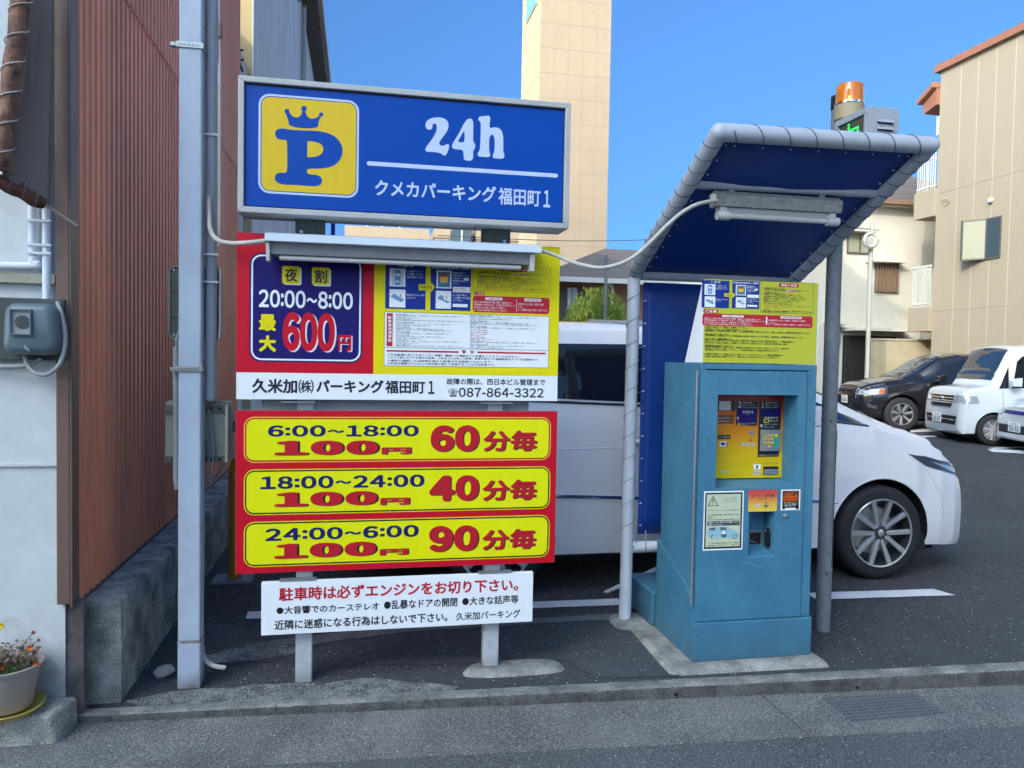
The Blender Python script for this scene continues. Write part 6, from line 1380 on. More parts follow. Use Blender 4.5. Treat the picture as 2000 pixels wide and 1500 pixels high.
patch(bv, hl, 'side', 'headlight', M['lamp_dark'], van, .006, 14, 4)
h2 = [XY(1808, 900, 4.94), XY(1840, 908, 5.03), XY(1851, 921, 5.08), XY(1838, 918, 5.04)]
patch(bv, h2, 'side', 'headlight_lens', M['lens'], van, .009, 10, 3)
pline(bv, [(hl[0][0]-.01, hl[0][1]+.004), (hl[2][0], hl[2][1]+.01), (hl[3][0], hl[3][1]-.01)], 'side', 'lamp_gap', M['gap'], van, .005, .001)
pline(bv, [(1.80, .80), (1.93, .60), (1.96, .45)], 'side', 'bumper_gap', M['rimdark'], van, .003, -.0008)
mb = MB(); mb.prism([(-.075, 0), (.07, .0), (.09, .10), (.0, .15), (-.075, .13)], -1.09, -.955, 'y'); 
mb.v = [(v[0]+.78, v[1], v[2]+1.13) for v in mb.v]; mb.build('mirror', M['vanpaint'], van, bevel=.02, seg=3)
patch(bv, [(-.80, .62), (-.60, .62), (-.60, .95), (-.80, .98)], 'rear', 'tail_light', M['taillight'], van, .01, 6, 6)
patch(bv, [(-2.41, 1.05), (-2.2, 1.10), (-2.16, 1.30), (-2.36, 1.26)], 'side', 'tail_light', M['taillight'], van, .008, 6, 6)
one('underbody', M['well'], van, -2.2, 2.0, -.72, .72, .17, .30)
mb = MB(); mb.prism([(1.60, .20), (1.83, .20), (1.80, .33), (1.72, .36)], -.86, -.80, 'y'); mb.build('mud_flap', M['black'], van)
# wiper cowl
pline(bv, [(1.66, -.6), (1.74, -.2), (1.76, .3)], 'top', 'cowl', M['black'], van, .03, .0)
mb = MB(); mb.tube(smoothpath([(1.56, -.62, 1.135), (1.42, -.56, 1.205), (1.20, -.46, 1.305)]), .008, 5); mb.build('wiper', M['black'], van)

def plate_text(par, s1_, s2_, x, y0, y1, z0, z1):
    one('number_plate', M['white'], par, x, x+.008, y0, y1, z0, z1); ink = mat('plate ink', (.03, .12, .06), .5)
    for s, (a, b, c, d) in ((s1_, (.3, .7, .70, .92)), (s2_, (.10, .92, .10, .62))):
        mb = MB(); (put_digits(mb, s, (0, 1, 0, 1), 0, .05) if s is s2_ else put_text(mb, s, (0, 1, 0, 1), 0, .02, 2)); W = y1-y0; H = z1-z0
        # viewer faces -X direction: text runs along -Y -> +Y mirrored properly
        mb.v = [(x+.0090, y0+W*(a+(b-a)*u), z0+H*(c+(d-c)*v)) for u, _, v in mb.v]; mb.build('plate_lettering', ink, par, fix=False)

# ---------- kei box car and SUV and third car, facing -X (towards the exit)
def place(o, px, py, wx, wy, scale_d, head):
    p = atZ(px, py, 0); p = Vector((p.x*scale_d, p.y*scale_d, 0)); c, s = math.cos(head), math.sin(head)
    o.location = (p.x-(wx*c-wy*s), p.y-(wx*s+wy*c), gz(0, p.y)); o.rotation_euler = (0, 0, head)
HD = math.pi-.26
kei = thing('white_box_car', 'white boxy small car with chrome barred grille and silver wheel covers, number 53-17', 'car', (0, 0, 0), HD, 'cars parked at the back of the lot', local=True)
TK = [(-1.69, .34, .70, .95, .60, .52, .06), (-1.67, .24, .95, 1.50, .70, .60, .08), (-1.6, .20, 1.02, 1.72, .735, .63, .10), (-1.2, .19, 1.03, 1.775, .7375, .645, .10), (0, .19, 1.02, 1.79, .7375, .65, .10), (.74, .19, 1.0, 1.775, .7375, .65, .10), (.86, .19, .995, 1.74, .7375, .65, .10),
      (1.10, .19, .98, 1.27, .7375, .67, .09), (1.20, .19, .97, 1.06, .7375, .68, .07), (1.40, .19, .95, 1.03, .73, .67, .06), (1.58, .18, .92, 1.0, .72, .66, .06), (1.65, .17, .86, .955, .70, .64, .06), (1.69, .20, .72, .82, .65, .58, .06), (1.705, .26, .60, .68, .60, .52, .05)]
kb, bk = car_body(TK, {1.14: .28, -1.2: .28}, .315, M['keipaint'], kei)
for wx in (1.14, -1.2):
    for s in (-1, 1): wheel(kei, wx, s*.655, .278, s, 'cover', .185, .155)
    flare(bk, kei, wx, .28, .315, 1, M['keipaint']); mbw_ = MB(); mbw_.lathe([(0, 0), (.31, 0)], (wx, .45, .28), 28, 'y'); mbw_.build('wheel_well', M['well'], kei)
for poly in ([(-1.48, 1.06), (-.72, 1.055), (-.72, 1.58), (-1.42, 1.56)], [(-.66, 1.055), (.22, 1.04), (.22, 1.60), (-.66, 1.59)], [(.28, 1.04), (.84, 1.03), (.76, 1.50), (.66, 1.60), (.28, 1.60)], [(.90, 1.025), (1.06, 1.015), (.90, 1.42)]):
    patch(bk, poly, 'side', 'side_window', M['glass'], kei, .004, 12, 5, side=1)
patch(bk, [(1.15, -.61), (1.17, 0), (1.15, .61), (.86, .575), (.86, -.575)], 'top', 'windscreen', M['wscreen'], kei, .009, 46, 24)
for p_ in ([(.25, .28), (.25, 1.66)], [(-.69, .30), (-.69, 1.66)], [(1.0, .62), (1.0, .98)]): pline(bk, p_, 'side', 'door_gap', M['gap'], kei, .006, -.001, side=1)
pline(bk, [(-1.5, .93), (1.2, .90), (1.55, .86)], 'side', 'crease', M['keipaint'], kei, .014, -.004, side=1)
one('underbody', M['well'], kei, -1.5, 1.45, -.60, .60, .14, .24)
xf = 1.69
patch(bk, [(-.42, .745), (.42, .745), (.42, .875), (-.42, .875)], 'front', 'grille', M['black'], kei, .004, 10, 4)
for z in (.865, .815, .765): pline(bk, [(-.43, z), (.43, z)], 'front', 'chrome_bar', M['chrome'], kei, .024, .010)
patch(bk, [(-.36, .655), (.36, .655), (.40, .725), (-.40, .725)], 'front', 'mesh_grille', M['black'], kei, .004, 10, 4)
pline(bk, [(-.40, .73), (-.36, .65), (.36, .65), (.40, .73)], 'front', 'chrome_bar', M['chrome'], kei, .014, .008)
patch(bk, [(-.52, .34), (.52, .34), (.56, .50), (-.56, .50)], 'front', 'lower_grille', M['black'], kei, .004, 12, 4); pline(bk, [(-.52, .43), (.52, .43)], 'front', 'chrome_bar', M['chrome'], kei, .010, .008)
for s in (-1, 1):
    patch(bk, [(s*.45, .74), (s*.655, .75), (s*.66, .875), (s*.45, .88)], 'front', 'headlight', M['lens'], kei, .006, 8, 5)
patch(bk, [(1.40, .745), (1.66, .735), (1.655, .86), (1.44, .875)], 'side', 'headlight', M['lens'], kei, .008, 8, 5, side=1)
loc, nr, _, _ = bk.ray_cast(Vector((6, 0, .82)), Vector((-1, 0, 0))); 
mb = MB(); ex = loc.x+.022
for b in ((-.030, -.016, .785, .86), (.016, .030, .785, .86)): mb.box(ex, ex+.008, b[0], b[1], b[2], b[3])
mb.box(ex, ex+.007, -.0155, .0155, .815, .832); mb.build('emblem', M['chrome'], kei); 
mb = MB(); ring_ = rr(-.045, .045, .77, .875, .02); n = len(ring_); ri = rr(-.039, .039, .776, .869, .017); mb.add([(ex+.004, u, v) for u, v in ring_]+[(ex+.004, u, v) for u, v in ri], [(i, (i+1) % n, n+(i+1) % n, n+i) for i in range(n)]); mb.build('emblem_ring', M['chrome'], kei)
loc, _, _, _ = bk.ray_cast(Vector((6, 0, .43)), Vector((-1, 0, 0))); plate_text(kei, '香川 580', '53-17', loc.x+.012, -.29, .04, .355, .52)
mb = MB(); mb.prism([(-.09, 0), (.07, 0), (.08, .12), (-.09, .16)], .76, .90, 'y'); mb.v = [(v[0]+.86, v[1], v[2]+1.06) for v in mb.v]; mb.build('mirror', M['keipaint'], kei, bevel=.02, seg=3)
place(kei, 1940, 866, 1.14, .73, .865, HD)

suv = thing('black_suv', 'black sport utility car with amber headlamp corners and machined alloy wheels', 'car', (0, 0, 0), HD, 'cars parked at the back of the lot', local=True)
TS = [(-2.14, .45, .80, .95, .62, .50, .06), (-2.1, .32, .95, 1.15, .80, .60, .08), (-1.95, .28, 1.03, 1.40, .86, .58, .10), (-1.5, .26, 1.05, 1.56, .885, .60, .10), (-.6, .25, 1.03, 1.61, .885, .625, .10), (.1, .25, 1.01, 1.60, .885, .63, .10), (.45, .25, 1.0, 1.53, .885, .63, .10),
      (.95, .25, .985, 1.22, .885, .65, .10), (1.22, .25, .97, 1.07, .885, .72, .08), (1.6, .25, .92, 1.02, .875, .74, .08), (1.88, .24, .85, .96, .84, .70, .08), (2.03, .24, .76, .88, .76, .62, .08), (2.11, .28, .64, .74, .64, .52, .06), (2.13, .36, .55, .62, .52, .42, .05)]
sbd, bs = car_body(TS, {1.30: .35, -1.32: .35}, .395, M['blackpaint'], suv)
for wx in (1.30, -1.32):
    for s in (-1, 1): wheel(suv, wx, s*.78, .345, s, 'seven', .225, .205)
    mbw_ = MB(); mbw_.lathe([(0, 0), (.39, 0)], (wx, .5, .35), 28, 'y'); mbw_.build('wheel_well', M['well'], suv)
for poly in ([(-1.62, 1.12), (-1.15, 1.08), (-1.15, 1.42), (-1.5, 1.36)], [(-1.08, 1.075), (-.30, 1.06), (-.30, 1.46), (-1.08, 1.44)], [(-.22, 1.06), (.80, 1.035), (.42, 1.33), (.1, 1.46), (-.22, 1.47)]): patch(bs, poly, 'side', 'side_window', M['glass'], suv, .004, 12, 5, side=1)
patch(bs, [(1.16, -.66), (1.20, 0), (1.16, .66), (.40, .53), (.40, -.53)], 'top', 'windscreen', M['wscreen'], suv, .007, 46, 24)
for p_ in ([(-.26, .35), (-.26, 1.46)], [(.86, .40), (.90, .98)]): pline(bs, p_, 'side', 'door_gap', M['gap'], suv, .006, -.001, side=1)
patch(bs, [(-.44, .50), (.44, .50), (.52, .82), (-.52, .82)], 'front', 'grille', M['well'], suv, .004, 12, 6)
pline(bs, [(.40, .46), (.54, .66), (.50, .84), (.0, .85), (-.50, .84), (-.54, .66), (-.40, .46)], 'front', 'chrome_surround', M['chrome'], suv, .020, .010)
patch(bs, [(-.50, .68), (.50, .68), (.50, .74), (-.50, .74)], 'front', 'grille_bar', M['blackpaint'], suv, .012, 10, 2)
for s in (-1, 1): patch(bs, [(s*.56, .72), (s*.78, .72), (s*.80, .80), (s*.56, .84)], 'front', 'headlight', M['lens'], suv, .006, 8, 5)
patch(bs, [(1.66, .76), (2.02, .70), (2.02, .78), (1.90, .84), (1.64, .87)], 'side', 'headlight', M['lens'], suv, .008, 12, 5, side=1)
patch(bs, [(1.66, .765), (1.78, .755), (1.74, .85), (1.64, .865)], 'side', 'amber_lens', M['amberlens'], suv, .011, 6, 4, side=1)
patch(bs, [(1.80, .44), (1.96, .48), (1.98, .58), (1.94, .58), (1.92, .53), (1.80, .50)], 'side', 'fog_trim', M['chrome'], suv, .012, 8, 3, side=1)
one('underbody', M['well'], suv, -1.9, 1.8, -.70, .70, .20, .34)
loc, _, _, _ = bs.ray_cast(Vector((6, 0, .60)), Vector((-1, 0, 0))); plate_text(suv, '香川 300', '54-54', loc.x+.012, -.16, .17, .52, .685)
mb = MB(); ex = loc.x-.02
for a in (90, 210, 330):
    e = Vector((0, math.cos(R_(a)), math.sin(R_(a)))); p = Vector((0, -math.sin(R_(a)), math.cos(R_(a)))); c = Vector((ex, 0, .775)); mb.add([c, c+e*.028+p*.016, c+e*.056, c+e*.028-p*.016], [(0, 1, 2, 3)])
mb.build('emblem', M['chrome'], suv)
mb = MB(); mb.prism([(-.10, 0), (.07, .01), (.08, .11), (-.10, .15)], .90, 1.08, 'y'); mb.v = [(v[0]+.62, v[1], v[2]+1.03) for v in mb.v]; mb.build('mirror', M['blackpaint'], suv, bevel=.025, seg=3)
place(suv, 1760, 833, 1.30, .86, .805, HD)

car3 = thing('white_saloon_car', 'white car with only its nose in view at the right edge', 'car', (0, 0, 0), HD, 'cars parked at the back of the lot', local=True)
T3 = [(-2.1, .4, .75, .85, .62, .5, .06), (-2.0, .28, .9, 1.05, .78, .6, .08), (-1.3, .24, .95, 1.35, .85, .58, .1), (-.5, .22, .95, 1.5, .85, .60, .1), (.3, .22, .93, 1.47, .85, .60, .1), (.9, .22, .90, 1.12, .85, .62, .1), (1.2, .22, .87, .96, .85, .70, .08), (1.7, .2, .80, .90, .83, .68, .08), (1.95, .18, .72, .82, .76, .60, .08), (2.08, .18, .62, .72, .64, .50, .07), (2.13, .24, .48, .55, .50, .40, .05)]
b3, q3 = car_body(T3, {1.30: .31, -1.3: .31}, .35, M['keipaint'], car3)
for wx in (1.3, -1.3):
    for s in (-1, 1): wheel(car3, wx, s*.75, .305, s, 'cover', .195, .185)
patch(q3, [(1.16, -.64), (1.20, 0), (1.16, .64), (.32, .50), (.32, -.50)], 'top', 'windscreen', M['wscreen'], car3, .005, 14, 10)
for s in (-1, 1): patch(q3, [(s*.46, .58), (s*.72, .60), (s*.74, .72), (s*.50, .72)], 'front', 'headlight', M['lens'], car3, .006, 8, 5); patch(q3, [(1.75, .60), (2.02, .56), (1.98, .70), (1.78, .74)], 'side', 'headlight', M['lens'], car3, .008, 8, 4, side=s)
patch(q3, [(-.42, .62), (.42, .62), (.42, .68), (-.42, .68)], 'front', 'grille', M['navy'], car3, .005, 8, 3)
patch(q3, [(-.50, .30), (.50, .30), (.50, .44), (-.50, .44)], 'front', 'lower_grille', M['black'], car3, .005, 10, 3)
for s in (1, -1): patch(q3, [(s*.56, .26), (s*.68, .28), (s*.68, .46), (s*.58, .44)], 'front', 'fog_recess', M['navy'], car3, .006, 4, 3)
loc, _, _, _ = q3.ray_cast(Vector((6, 0, .40)), Vector((-1, 0, 0))); plate_text(car3, '香川 500', '52-52', loc.x+.012, -.20, .13, .33, .495)
place(car3, 1966, 868, 2.02, -.45, .85, HD)

# ================================================================== BUILDINGS
# right beige building, long side wall facing the lot (-X)
BXR = 16.0
rb = thing('beige_building', 'tall beige panelled building with terracotta eaves on the right', 'building', (18, 13, 0))
def Yof(px, X_=BXR): return atX(px, 400, X_).y
YE = Yof(1828); eave = atX(1835, 142, BXR).z
cols = [YE]+[Yof(p) for p in (1868, 1901, 1936, 1973)]; st_ = cols[3]-cols[4]
y = cols[-1]
while y > 6: y -= st_*.97; cols.append(y)
cols = sorted(set(cols)); zr = [.3, 2.62, 6.40, eave+.1]
zr[1] = atX(1900, 604, BXR).z; zr[2] = atX(1900, 361, BXR).z
one('core', M['joint'], rb, BXR+.012, BXR+7, cols[0], YE, .0, eave)
w0, w1 = atX(1900, 500, BXR), atX(1956, 430, BXR); wy0, wy1 = w1.y, w0.y; wz0, wz1 = atX(1928, 504, BXR).z, atX(1928, 430, BXR).z
for i in range(len(cols)-1):
    for j in range(3):
        a, b = cols[i]+.02, cols[i+1]-.02
        one('wall_panel', M['beige'], rb, BXR+.002, BXR+.0115, a, b, zr[j]+.012, zr[j+1]-.012)
# window (open casement)
one('window_reveal', M['winframe'], rb, BXR-.035, BXR-.021, wy0-.03, wy1+.02, wz0-.04, wz1+.04)
ym = lerp(wy0, wy1, .48)
one('window_pane', M['window'], rb, BXR-.040, BXR-.036, wy0, ym-.02, wz0, wz1)
o = MB().box(BXR-.05, BXR-.036, ym-.02, ym+.02, wz0, wz1).build('window_mullion', M['winframe'], rb)
sa = MB(); sa.hexa([(BXR-.04, ym+.03, wz0), (BXR-.04, ym+.05, wz0), (BXR-.34, wy1+.02, wz0), (BXR-.34, wy1-.0, wz0)], [(BXR-.04, ym+.03, wz1), (BXR-.04, ym+.05, wz1), (BXR-.34, wy1+.02, wz1), (BXR-.34, wy1, wz1)]); sa.build('window_sash', M['frostwin'], rb)
for z in (wz0-.03, wz1): sa = MB(); sa.hexa([(BXR-.04, ym+.02, z), (BXR-.04, ym+.06, z), (BXR-.35, wy1+.03, z), (BXR-.35, wy1-.01, z)], [(BXR-.04, ym+.02, z+.04), (BXR-.04, ym+.06, z+.04), (BXR-.35, wy1+.03, z+.04), (BXR-.35, wy1-.01, z+.04)]); sa.build('sash_rail', M['winframe'], rb)
one('sash_rail', M['winframe'], rb, BXR-.37, BXR-.335, wy1-.015, wy1+.035, wz0-.03, wz1+.04)
p_ = atX(1938, 391, BXR); mb = MB(); mb.lathe([(0, -.08), (.06, -.07), (.07, 0)], (BXR-.02, p_.y, p_.z), 12, 'x'); mb.build('wall_vent', M['whiteplastic'], rb, smooth=True)
p_ = atX(1848, 390, BXR); mb = MB(); mb.tube(smoothpath([p_+Vector((-.03, .1, -.1)), p_+Vector((-.10, .02, 0)), p_+Vector((-.06, -.14, .02)), p_+Vector((-.03, -.10, -.1)), p_+Vector((-.06, .0, -.14))]), .015, 6); mb.build('bracket_hook', M['joint'], rb)
# roof
mb = MB(); mb.prism([(BXR-.12, eave+.0), (BXR+7.3, eave+.0), (BXR+7.3, eave+.3), (BXR+3.5, eave+.5), (BXR-.12, eave+.19)], 6-1, YE+.12, 'y'); mb.build('roof', M['orangetrim'], rb)
# rear lower wing eave + balconies
mb = MB(); ze = atX(1800, 200, BXR).z; yr = Yof(1798); zq = atX(1834, 162, BXR).z
mb.prism([(YE+.001, zq), (yr, ze), (yr, ze-.13), (YE+.001, zq-.15)], BXR-.25, BXR+3, 'x'); mb.build('rear_eave', M['orangetrim'], rb, bevel=.01)
mb = MB(); mb.prism([(YE+.001, zq-.17), (yr-.06, ze-.15), (yr-.12, ze-.42), (YE+.001, zq-.62)], BXR-.10, BXR+3, 'x'); mb.build('rear_eave', M['orangetrim'], rb)
one('rear_wing', M['beige'], rb, BXR+3.2, BXR+6.5, YE+.001, YE+3.0, 0, ze-.1)
for (pl_, ptop, pbot, prail, dx_) in ((1786, 379, 430, 303, -.06), (1774, 602, 648, 522, -.10)):
    X_ = BXR+dx_; yb0 = atX(pl_, ptop, X_).y; zt2 = atX(pl_, ptop, X_).z; zb2 = atX(pl_, pbot, X_).z; zr2 = atX(pl_+8, prail, X_).z
    one('balcony', M['beige'], rb, X_, X_+3.0, YE+.012, yb0, zb2, zt2)
    one('rail_bar', M['rail'], rb, X_+.03, X_+.07, YE+.012, yb0-.04, zr2-.05, zr2); one('rail_bar', M['rail'], rb, X_+.03, X_+.07, YE+.012, yb0-.04, zt2+.08, zt2+.12)
    one('rail_bar', M['rail'], rb, X_+.08, X_+2.9, yb0-.08, yb0-.04, zr2-.05, zr2)
    k = 0
    while YE+.05+k*.085 < yb0-.04: one('baluster', M['rail'], rb, X_+.04, X_+.06, YE+.05+k*.085, YE+.07+k*.085, zt2+.001, zr2-.051); k += 1
    for k in range(22): one('baluster', M['rail'], rb, X_+.12+k*.12, X_+.14+k*.12, yb0-.07, yb0-.05, zt2+.001, zr2-.051)
one('aircon_unit', M['whiteplastic'], rb, BXR+.05, BXR+.35, YE+.013, YE+.16, atX(1826, 265, BXR).z, atX(1826, 228, BXR).z)
# white house at back
YW = 21.6
wh = thing('cream_house', 'cream two storey house with grey tiled roof behind the black car', 'house', (16, 23, 0))
def wp(px, py): return atY(px, py, YW)
xa, xb = wp(1590, 600).x-1.5, BXR+4.5; zc_ = wp(1740, 404).z
one('front_wall', M['cream'], wh, xa, xb, YW, YW+5, 0, zc_)
one('gutter', M['slat'], wh, xa-.3, xb, YW-.45, YW-.33, wp(1740, 404).z, wp(1740, 396).z)
one('soffit', M['joint'], wh, xa-.2, xb, YW-.33, YW-.001, zc_-.03, zc_+.03)
# tiled roof slope: courses
ridge = 2.6; nC = 10
for k in range(nC):
    y0 = YW-.40+k*.5; z0 = zc_+.08+k*.225
    mb = MB(); mb.hexa([(xa-.3, y0, z0), (xb, y0, z0), (xb, y0+.54, z0+.24), (xa-.3, y0+.54, z0+.24)], [(xa-.3, y0, z0+.06), (xb, y0, z0+.06), (xb, y0+.54, z0+.27), (xa-.3, y0+.54, z0+.27)]); mb.build('tile_course', M['rooftile'], wh)
def win(par, px0, px1, py0, py1, Y, mglass='window', frame='winframe', panes=2, slats=0, hood=None):
    a, b = atY(px0, py1, Y), atY(px1, py0, Y); x0, x1, z0, z1 = a.x, b.x, a.z, b.z; f = one('window', M[frame], par, x0, x1, Y-.05, Y-.001, z0, z1); w_ = (x1-x0)/panes
    for k in range(panes): one('pane', M[mglass], f, x0+w_*k+.04, x0+w_*(k+1)-.03, Y-.056, Y-.0505, z0+.05, z1-.05)
    if slats:
        for k in range(slats): x = x0+.03+(x1-x0-.06)*k/(slats-1); one('slat', M['slat'], par, x-.02, x+.02, Y-.12, Y-.06, z0, z1)
    if hood: c, d = atY(hood[0], hood[2], Y-.35), atY(hood[1], hood[2], Y-.35); one('window_hood', M['cream'], par, c.x, d.x, Y-.40, Y-.001, c.z-.04, c.z+.03)
win(wh, 1653, 1702, 455, 495, YW, 'frostwin', panes=2, hood=(1640, 1712, 447)); win(wh, 1707, 1752, 512, 570, YW, 'frostwin', panes=1, slats=9, hood=(1704, 1770, 508))
win(wh, 1634, 1640, 638, 675, YW, panes=1, hood=(1620, 1655, 630))
g = one('gate_opening', M['black'], wh, wp(1645, 700).x, wp(1748, 700).x, YW-.03, YW-.001, .4, wp(1700, 656).z)
x = wp(1647, 700).x
while x < wp(1700, 700).x: one('gate_slat', M['gate'], wh, x, x+.045, YW-.10, YW-.04, .45, wp(1700, 658).z); x += .085
one('gate_canopy', M['cream'], wh, wp(1642, 646).x, wp(1760, 646).x, YW-.7, YW-.001, wp(1700, 648).z, wp(1700, 645).z+.05)
one('brown_shutter', M['slat'], wh, wp(1618, 500).x, wp(1642, 500).x, YW-.08, YW-.001, wp(1630, 512).z, wp(1630, 462).z)
gw = thing('garden_wall', 'low mottled tan wall between the cream house and the beige building', 'wall', (15.5, 20, 0))
a, b = atY(1710, 664, 20.0), atY(1816, 668, 20.0); one('wall_body', mat('mottled tan wall', (.50, .42, .28), .9, var=.7, vscale=3, col2=(.36, .30, .18)), gw, a.x, b.x+.6, 20.0, 20.2, .2, a.z); one('coping', M['joint'], gw, a.x-.02, b.x+.6, 19.97, 20.23, a.z+.001, a.z+.05)
# street lamp
YLp = 18.0; lp = thing('lamp_post', 'slim cream lamp post with a round lamp and cross arm', 'lamp post', (*atY(1692, 720, YLp).xy, 0))
a, b = atY(1693, 723, YLp), atY(1701, 480, YLp); mb = MB(); mb.tube([(a.x, YLp, 0), (a.x+.01, YLp, a.z), (b.x, YLp, b.z)], .06, 12); mb.tube([(b.x, YLp, b.z), (b.x+.02, YLp, atY(1701, 434, YLp).z)], .045, 10); mb.build('post', M['lampost'], lp, smooth=True)
c = atY(1698, 470, YLp-.1); mb = MB(); mb.lathe([(.21, 0), (.22, -.05), (.17, -.09), (.12, -.05), (0, -.07)], c, 24, 'y'); mb.build('round_lamp', M['lampost'], lp, smooth=True)
c = atY(1660, 444, YLp); d = atY(1717, 448, YLp); mb = MB(); mb.tube([c, d], .03, 8); mb.build('cross_arm', M['lampost'], lp)
# tower
YT = 45.0; tw = thing('stair_tower', 'tall pale tiled tower rising behind the light box sign', 'tower', (13, 48, 0))
tx0, tx1 = atY(1055, 100, YT).x, atY(1193, 100, YT).x; ty2 = atX(1019, 100, tx0).y
one('core', M['tjoint'], tw, tx0+.02, tx1-.02, YT+.02, ty2-.02, 0, 33)
zs0 = atY(1120, 50, YT).z; dz = 48*45.5/1493; nz = 24; zb_ = zs0-16*dz
for j in range(nz):
    z0, z1 = zb_+j*dz, zb_+(j+1)*dz
    if z0 < 0: continue
    for k in range(5):
        a, b = tx0+(tx1-tx0)*k/5, tx0+(tx1-tx0)*(k+1)/5; one('front_tile', M['towerf'], tw, a+.012, b-.012, YT+.012, YT+.0195, z0+.014, z1-.014)
    one('side_tile', M['towers'], tw, tx0+.012, tx0+.0195, YT+.02, ty2, z0+.014, z1-.014)
a = atX(1029, 40, tx0); b = atX(1050, -60, tx0); o = one('window', M['frostwin'], tw, tx0-.04, tx0-.001, b.y, a.y, a.z-.2, b.z); one('pane', M['pale'], o, tx0-.05, tx0-.041, b.y+.1, a.y-.1, a.z-.1, b.z-.1)
# distant tan block glimpsed under the sign
YD2 = 60.0
for (l, r, t, nm, lab) in ((676, 836, 440, 'tan_building', 'distant tan flat roofed building seen under the left of the light box sign'), (850, 1060, 436, 'arched_building', 'distant tan building with an arched window seen under the light box sign')):
    bt = thing(nm, lab, 'building', (atY((l+r)/2, t, YD2).x, YD2, 0)); a, b = atY(l, t, YD2), atY(r, t, YD2)
    one('wall', M['towerf'], bt, a.x, b.x, YD2, YD2+9, 0, a.z-.3); one('parapet', M['towerf'], bt, a.x-.1, b.x+.1, YD2-.15, YD2-.001, a.z-1.1, a.z-.02)
    if l == 676: 
        for px in (735, 765, 800): v = atY(px, 436, YD2); one('roof_rail', M['rail'], bt, v.x-.8, v.x+.8, YD2+.1, YD2+.2, a.z+.2, a.z+.35); one('rail_post', M['rail'], bt, v.x-.8, v.x-.7, YD2+.1, YD2+.2, a.z-.02, a.z+.199)
    else:
        v = atY(901, 462, YD2); mb = MB(); pts_ = [(v.x-.9, v.z-1.2), (v.x+.9, v.z-1.2)]+[(v.x+.9*math.cos(k*math.pi/10), v.z+.15+.65*math.sin(k*math.pi/10)) for k in range(11)]; mb.prism(pts_, YD2-.25, YD2-.16, 'y'); w_ = mb.build('arched_window', M['window'], bt); one('mullion', M['rail'], w_, v.x-.05, v.x+.05, YD2-.28, YD2-.251, v.z-1.2, v.z+.75)
# small tiled house behind van
YH2 = 24.0; hh = thing('brown_house', 'small brown house with grey hipped tile roof above the white van', 'house', (7.5, 26, 0))
def hp(px, py, Y=YH2): return atY(px, py, Y)
e0 = hp(1060, 560); r1_ = atY(1185, 502, YH2+3); e1 = hp(1330, 535)
one('wall', M['orangewall'], hh, hp(1075, 600).x, hp(1320, 600).x, YH2+.6, YH2+6, 0, hp(1150, 545).z)
one('projecting_wall', M['darkmetal'], hh, hp(1060, 600).x, hp(1155, 600).x, YH2+.1, YH2+.599, 0, hp(1130, 566).z)
za = hp(1150, 545).z; 
for (zz0, nm, m) in ((0, 'roof', 'rooftile'),):
    mb = MB(); x0, x1 = e0.x-.3, e1.x+.5; y0, y1 = YH2-.5, YH2+6.6; xr = r1_.x; zr_ = r1_.z+.3
    mb.add([(x0, y0, za), (x1, y0, za), (x1, y1, za), (x0, y1, za), (xr-.1, y0+3.5, zr_), (xr+1.2, y0+3.5, zr_)], [(0, 1, 5, 4), (1, 2, 5), (2, 3, 4, 5), (3, 0, 4), (3, 2, 1, 0)]); mb.build(nm, M[m], hh)
for (a_, b_) in (((x0, y0, za), (x1, y0, za)), ): one('eave_fascia', M['whiteplastic'], hh, a_[0], b_[0], y0-.02, y0+.03, za-.16, za-.001)
for px in (1112, 1122): v = hp(px, 580, YH2+.08); f = one('window', M['whiteplastic'], hh, v.x-.07, v.x+.07, YH2+.05, YH2+.099, v.z-.4, v.z+.3)
mb = MB(); c, d = hp(1165, 543, YH2-.4), hp(1196, 560, YH2-.2); mb.tube([c, d], .05, 6); mb.tube([d, d+Vector((0, 0, -3))], .05, 6); mb.build('downpipe', M['rail'], hh)
# thin pole, wire
v = atY(1183, 560, 14.0); mb = MB(); mb.tube([(v.x, 14, 0), (v.x, 14, atY(1183, 498, 14).z)], .032, 10); mb.build('pole_shaft', M['galv'], None); o = bpy.data.objects['pole_shaft']; o.name = 'thin_steel_pole'; tag(o, 'thin grey steel pole in front of the green bush behind the van', 'pole')
mb = MB(); a, b = atY(900, 462, 40), atY(1400, 461, 40); mb.tube([a+(b-a)*k/12+Vector((0, 0, -.25*math.sin(math.pi*k/12))) for k in range(-1, 14)], .02, 4); o = mb.build('overhead_wire', M['board'], None); tag(o, 'thin overhead wire crossing in front of the tall tower', 'wire')
# pale truck/fence top above van
o = one('pale_fence', M['cream'], None, atY(1150, 630, 12).x, atY(1300, 630, 12).x, 12, 12.1, .2, atY(1200, 625, 12).z); tag(o, 'low pale fence top showing between the van roof and the green bush', 'fence')
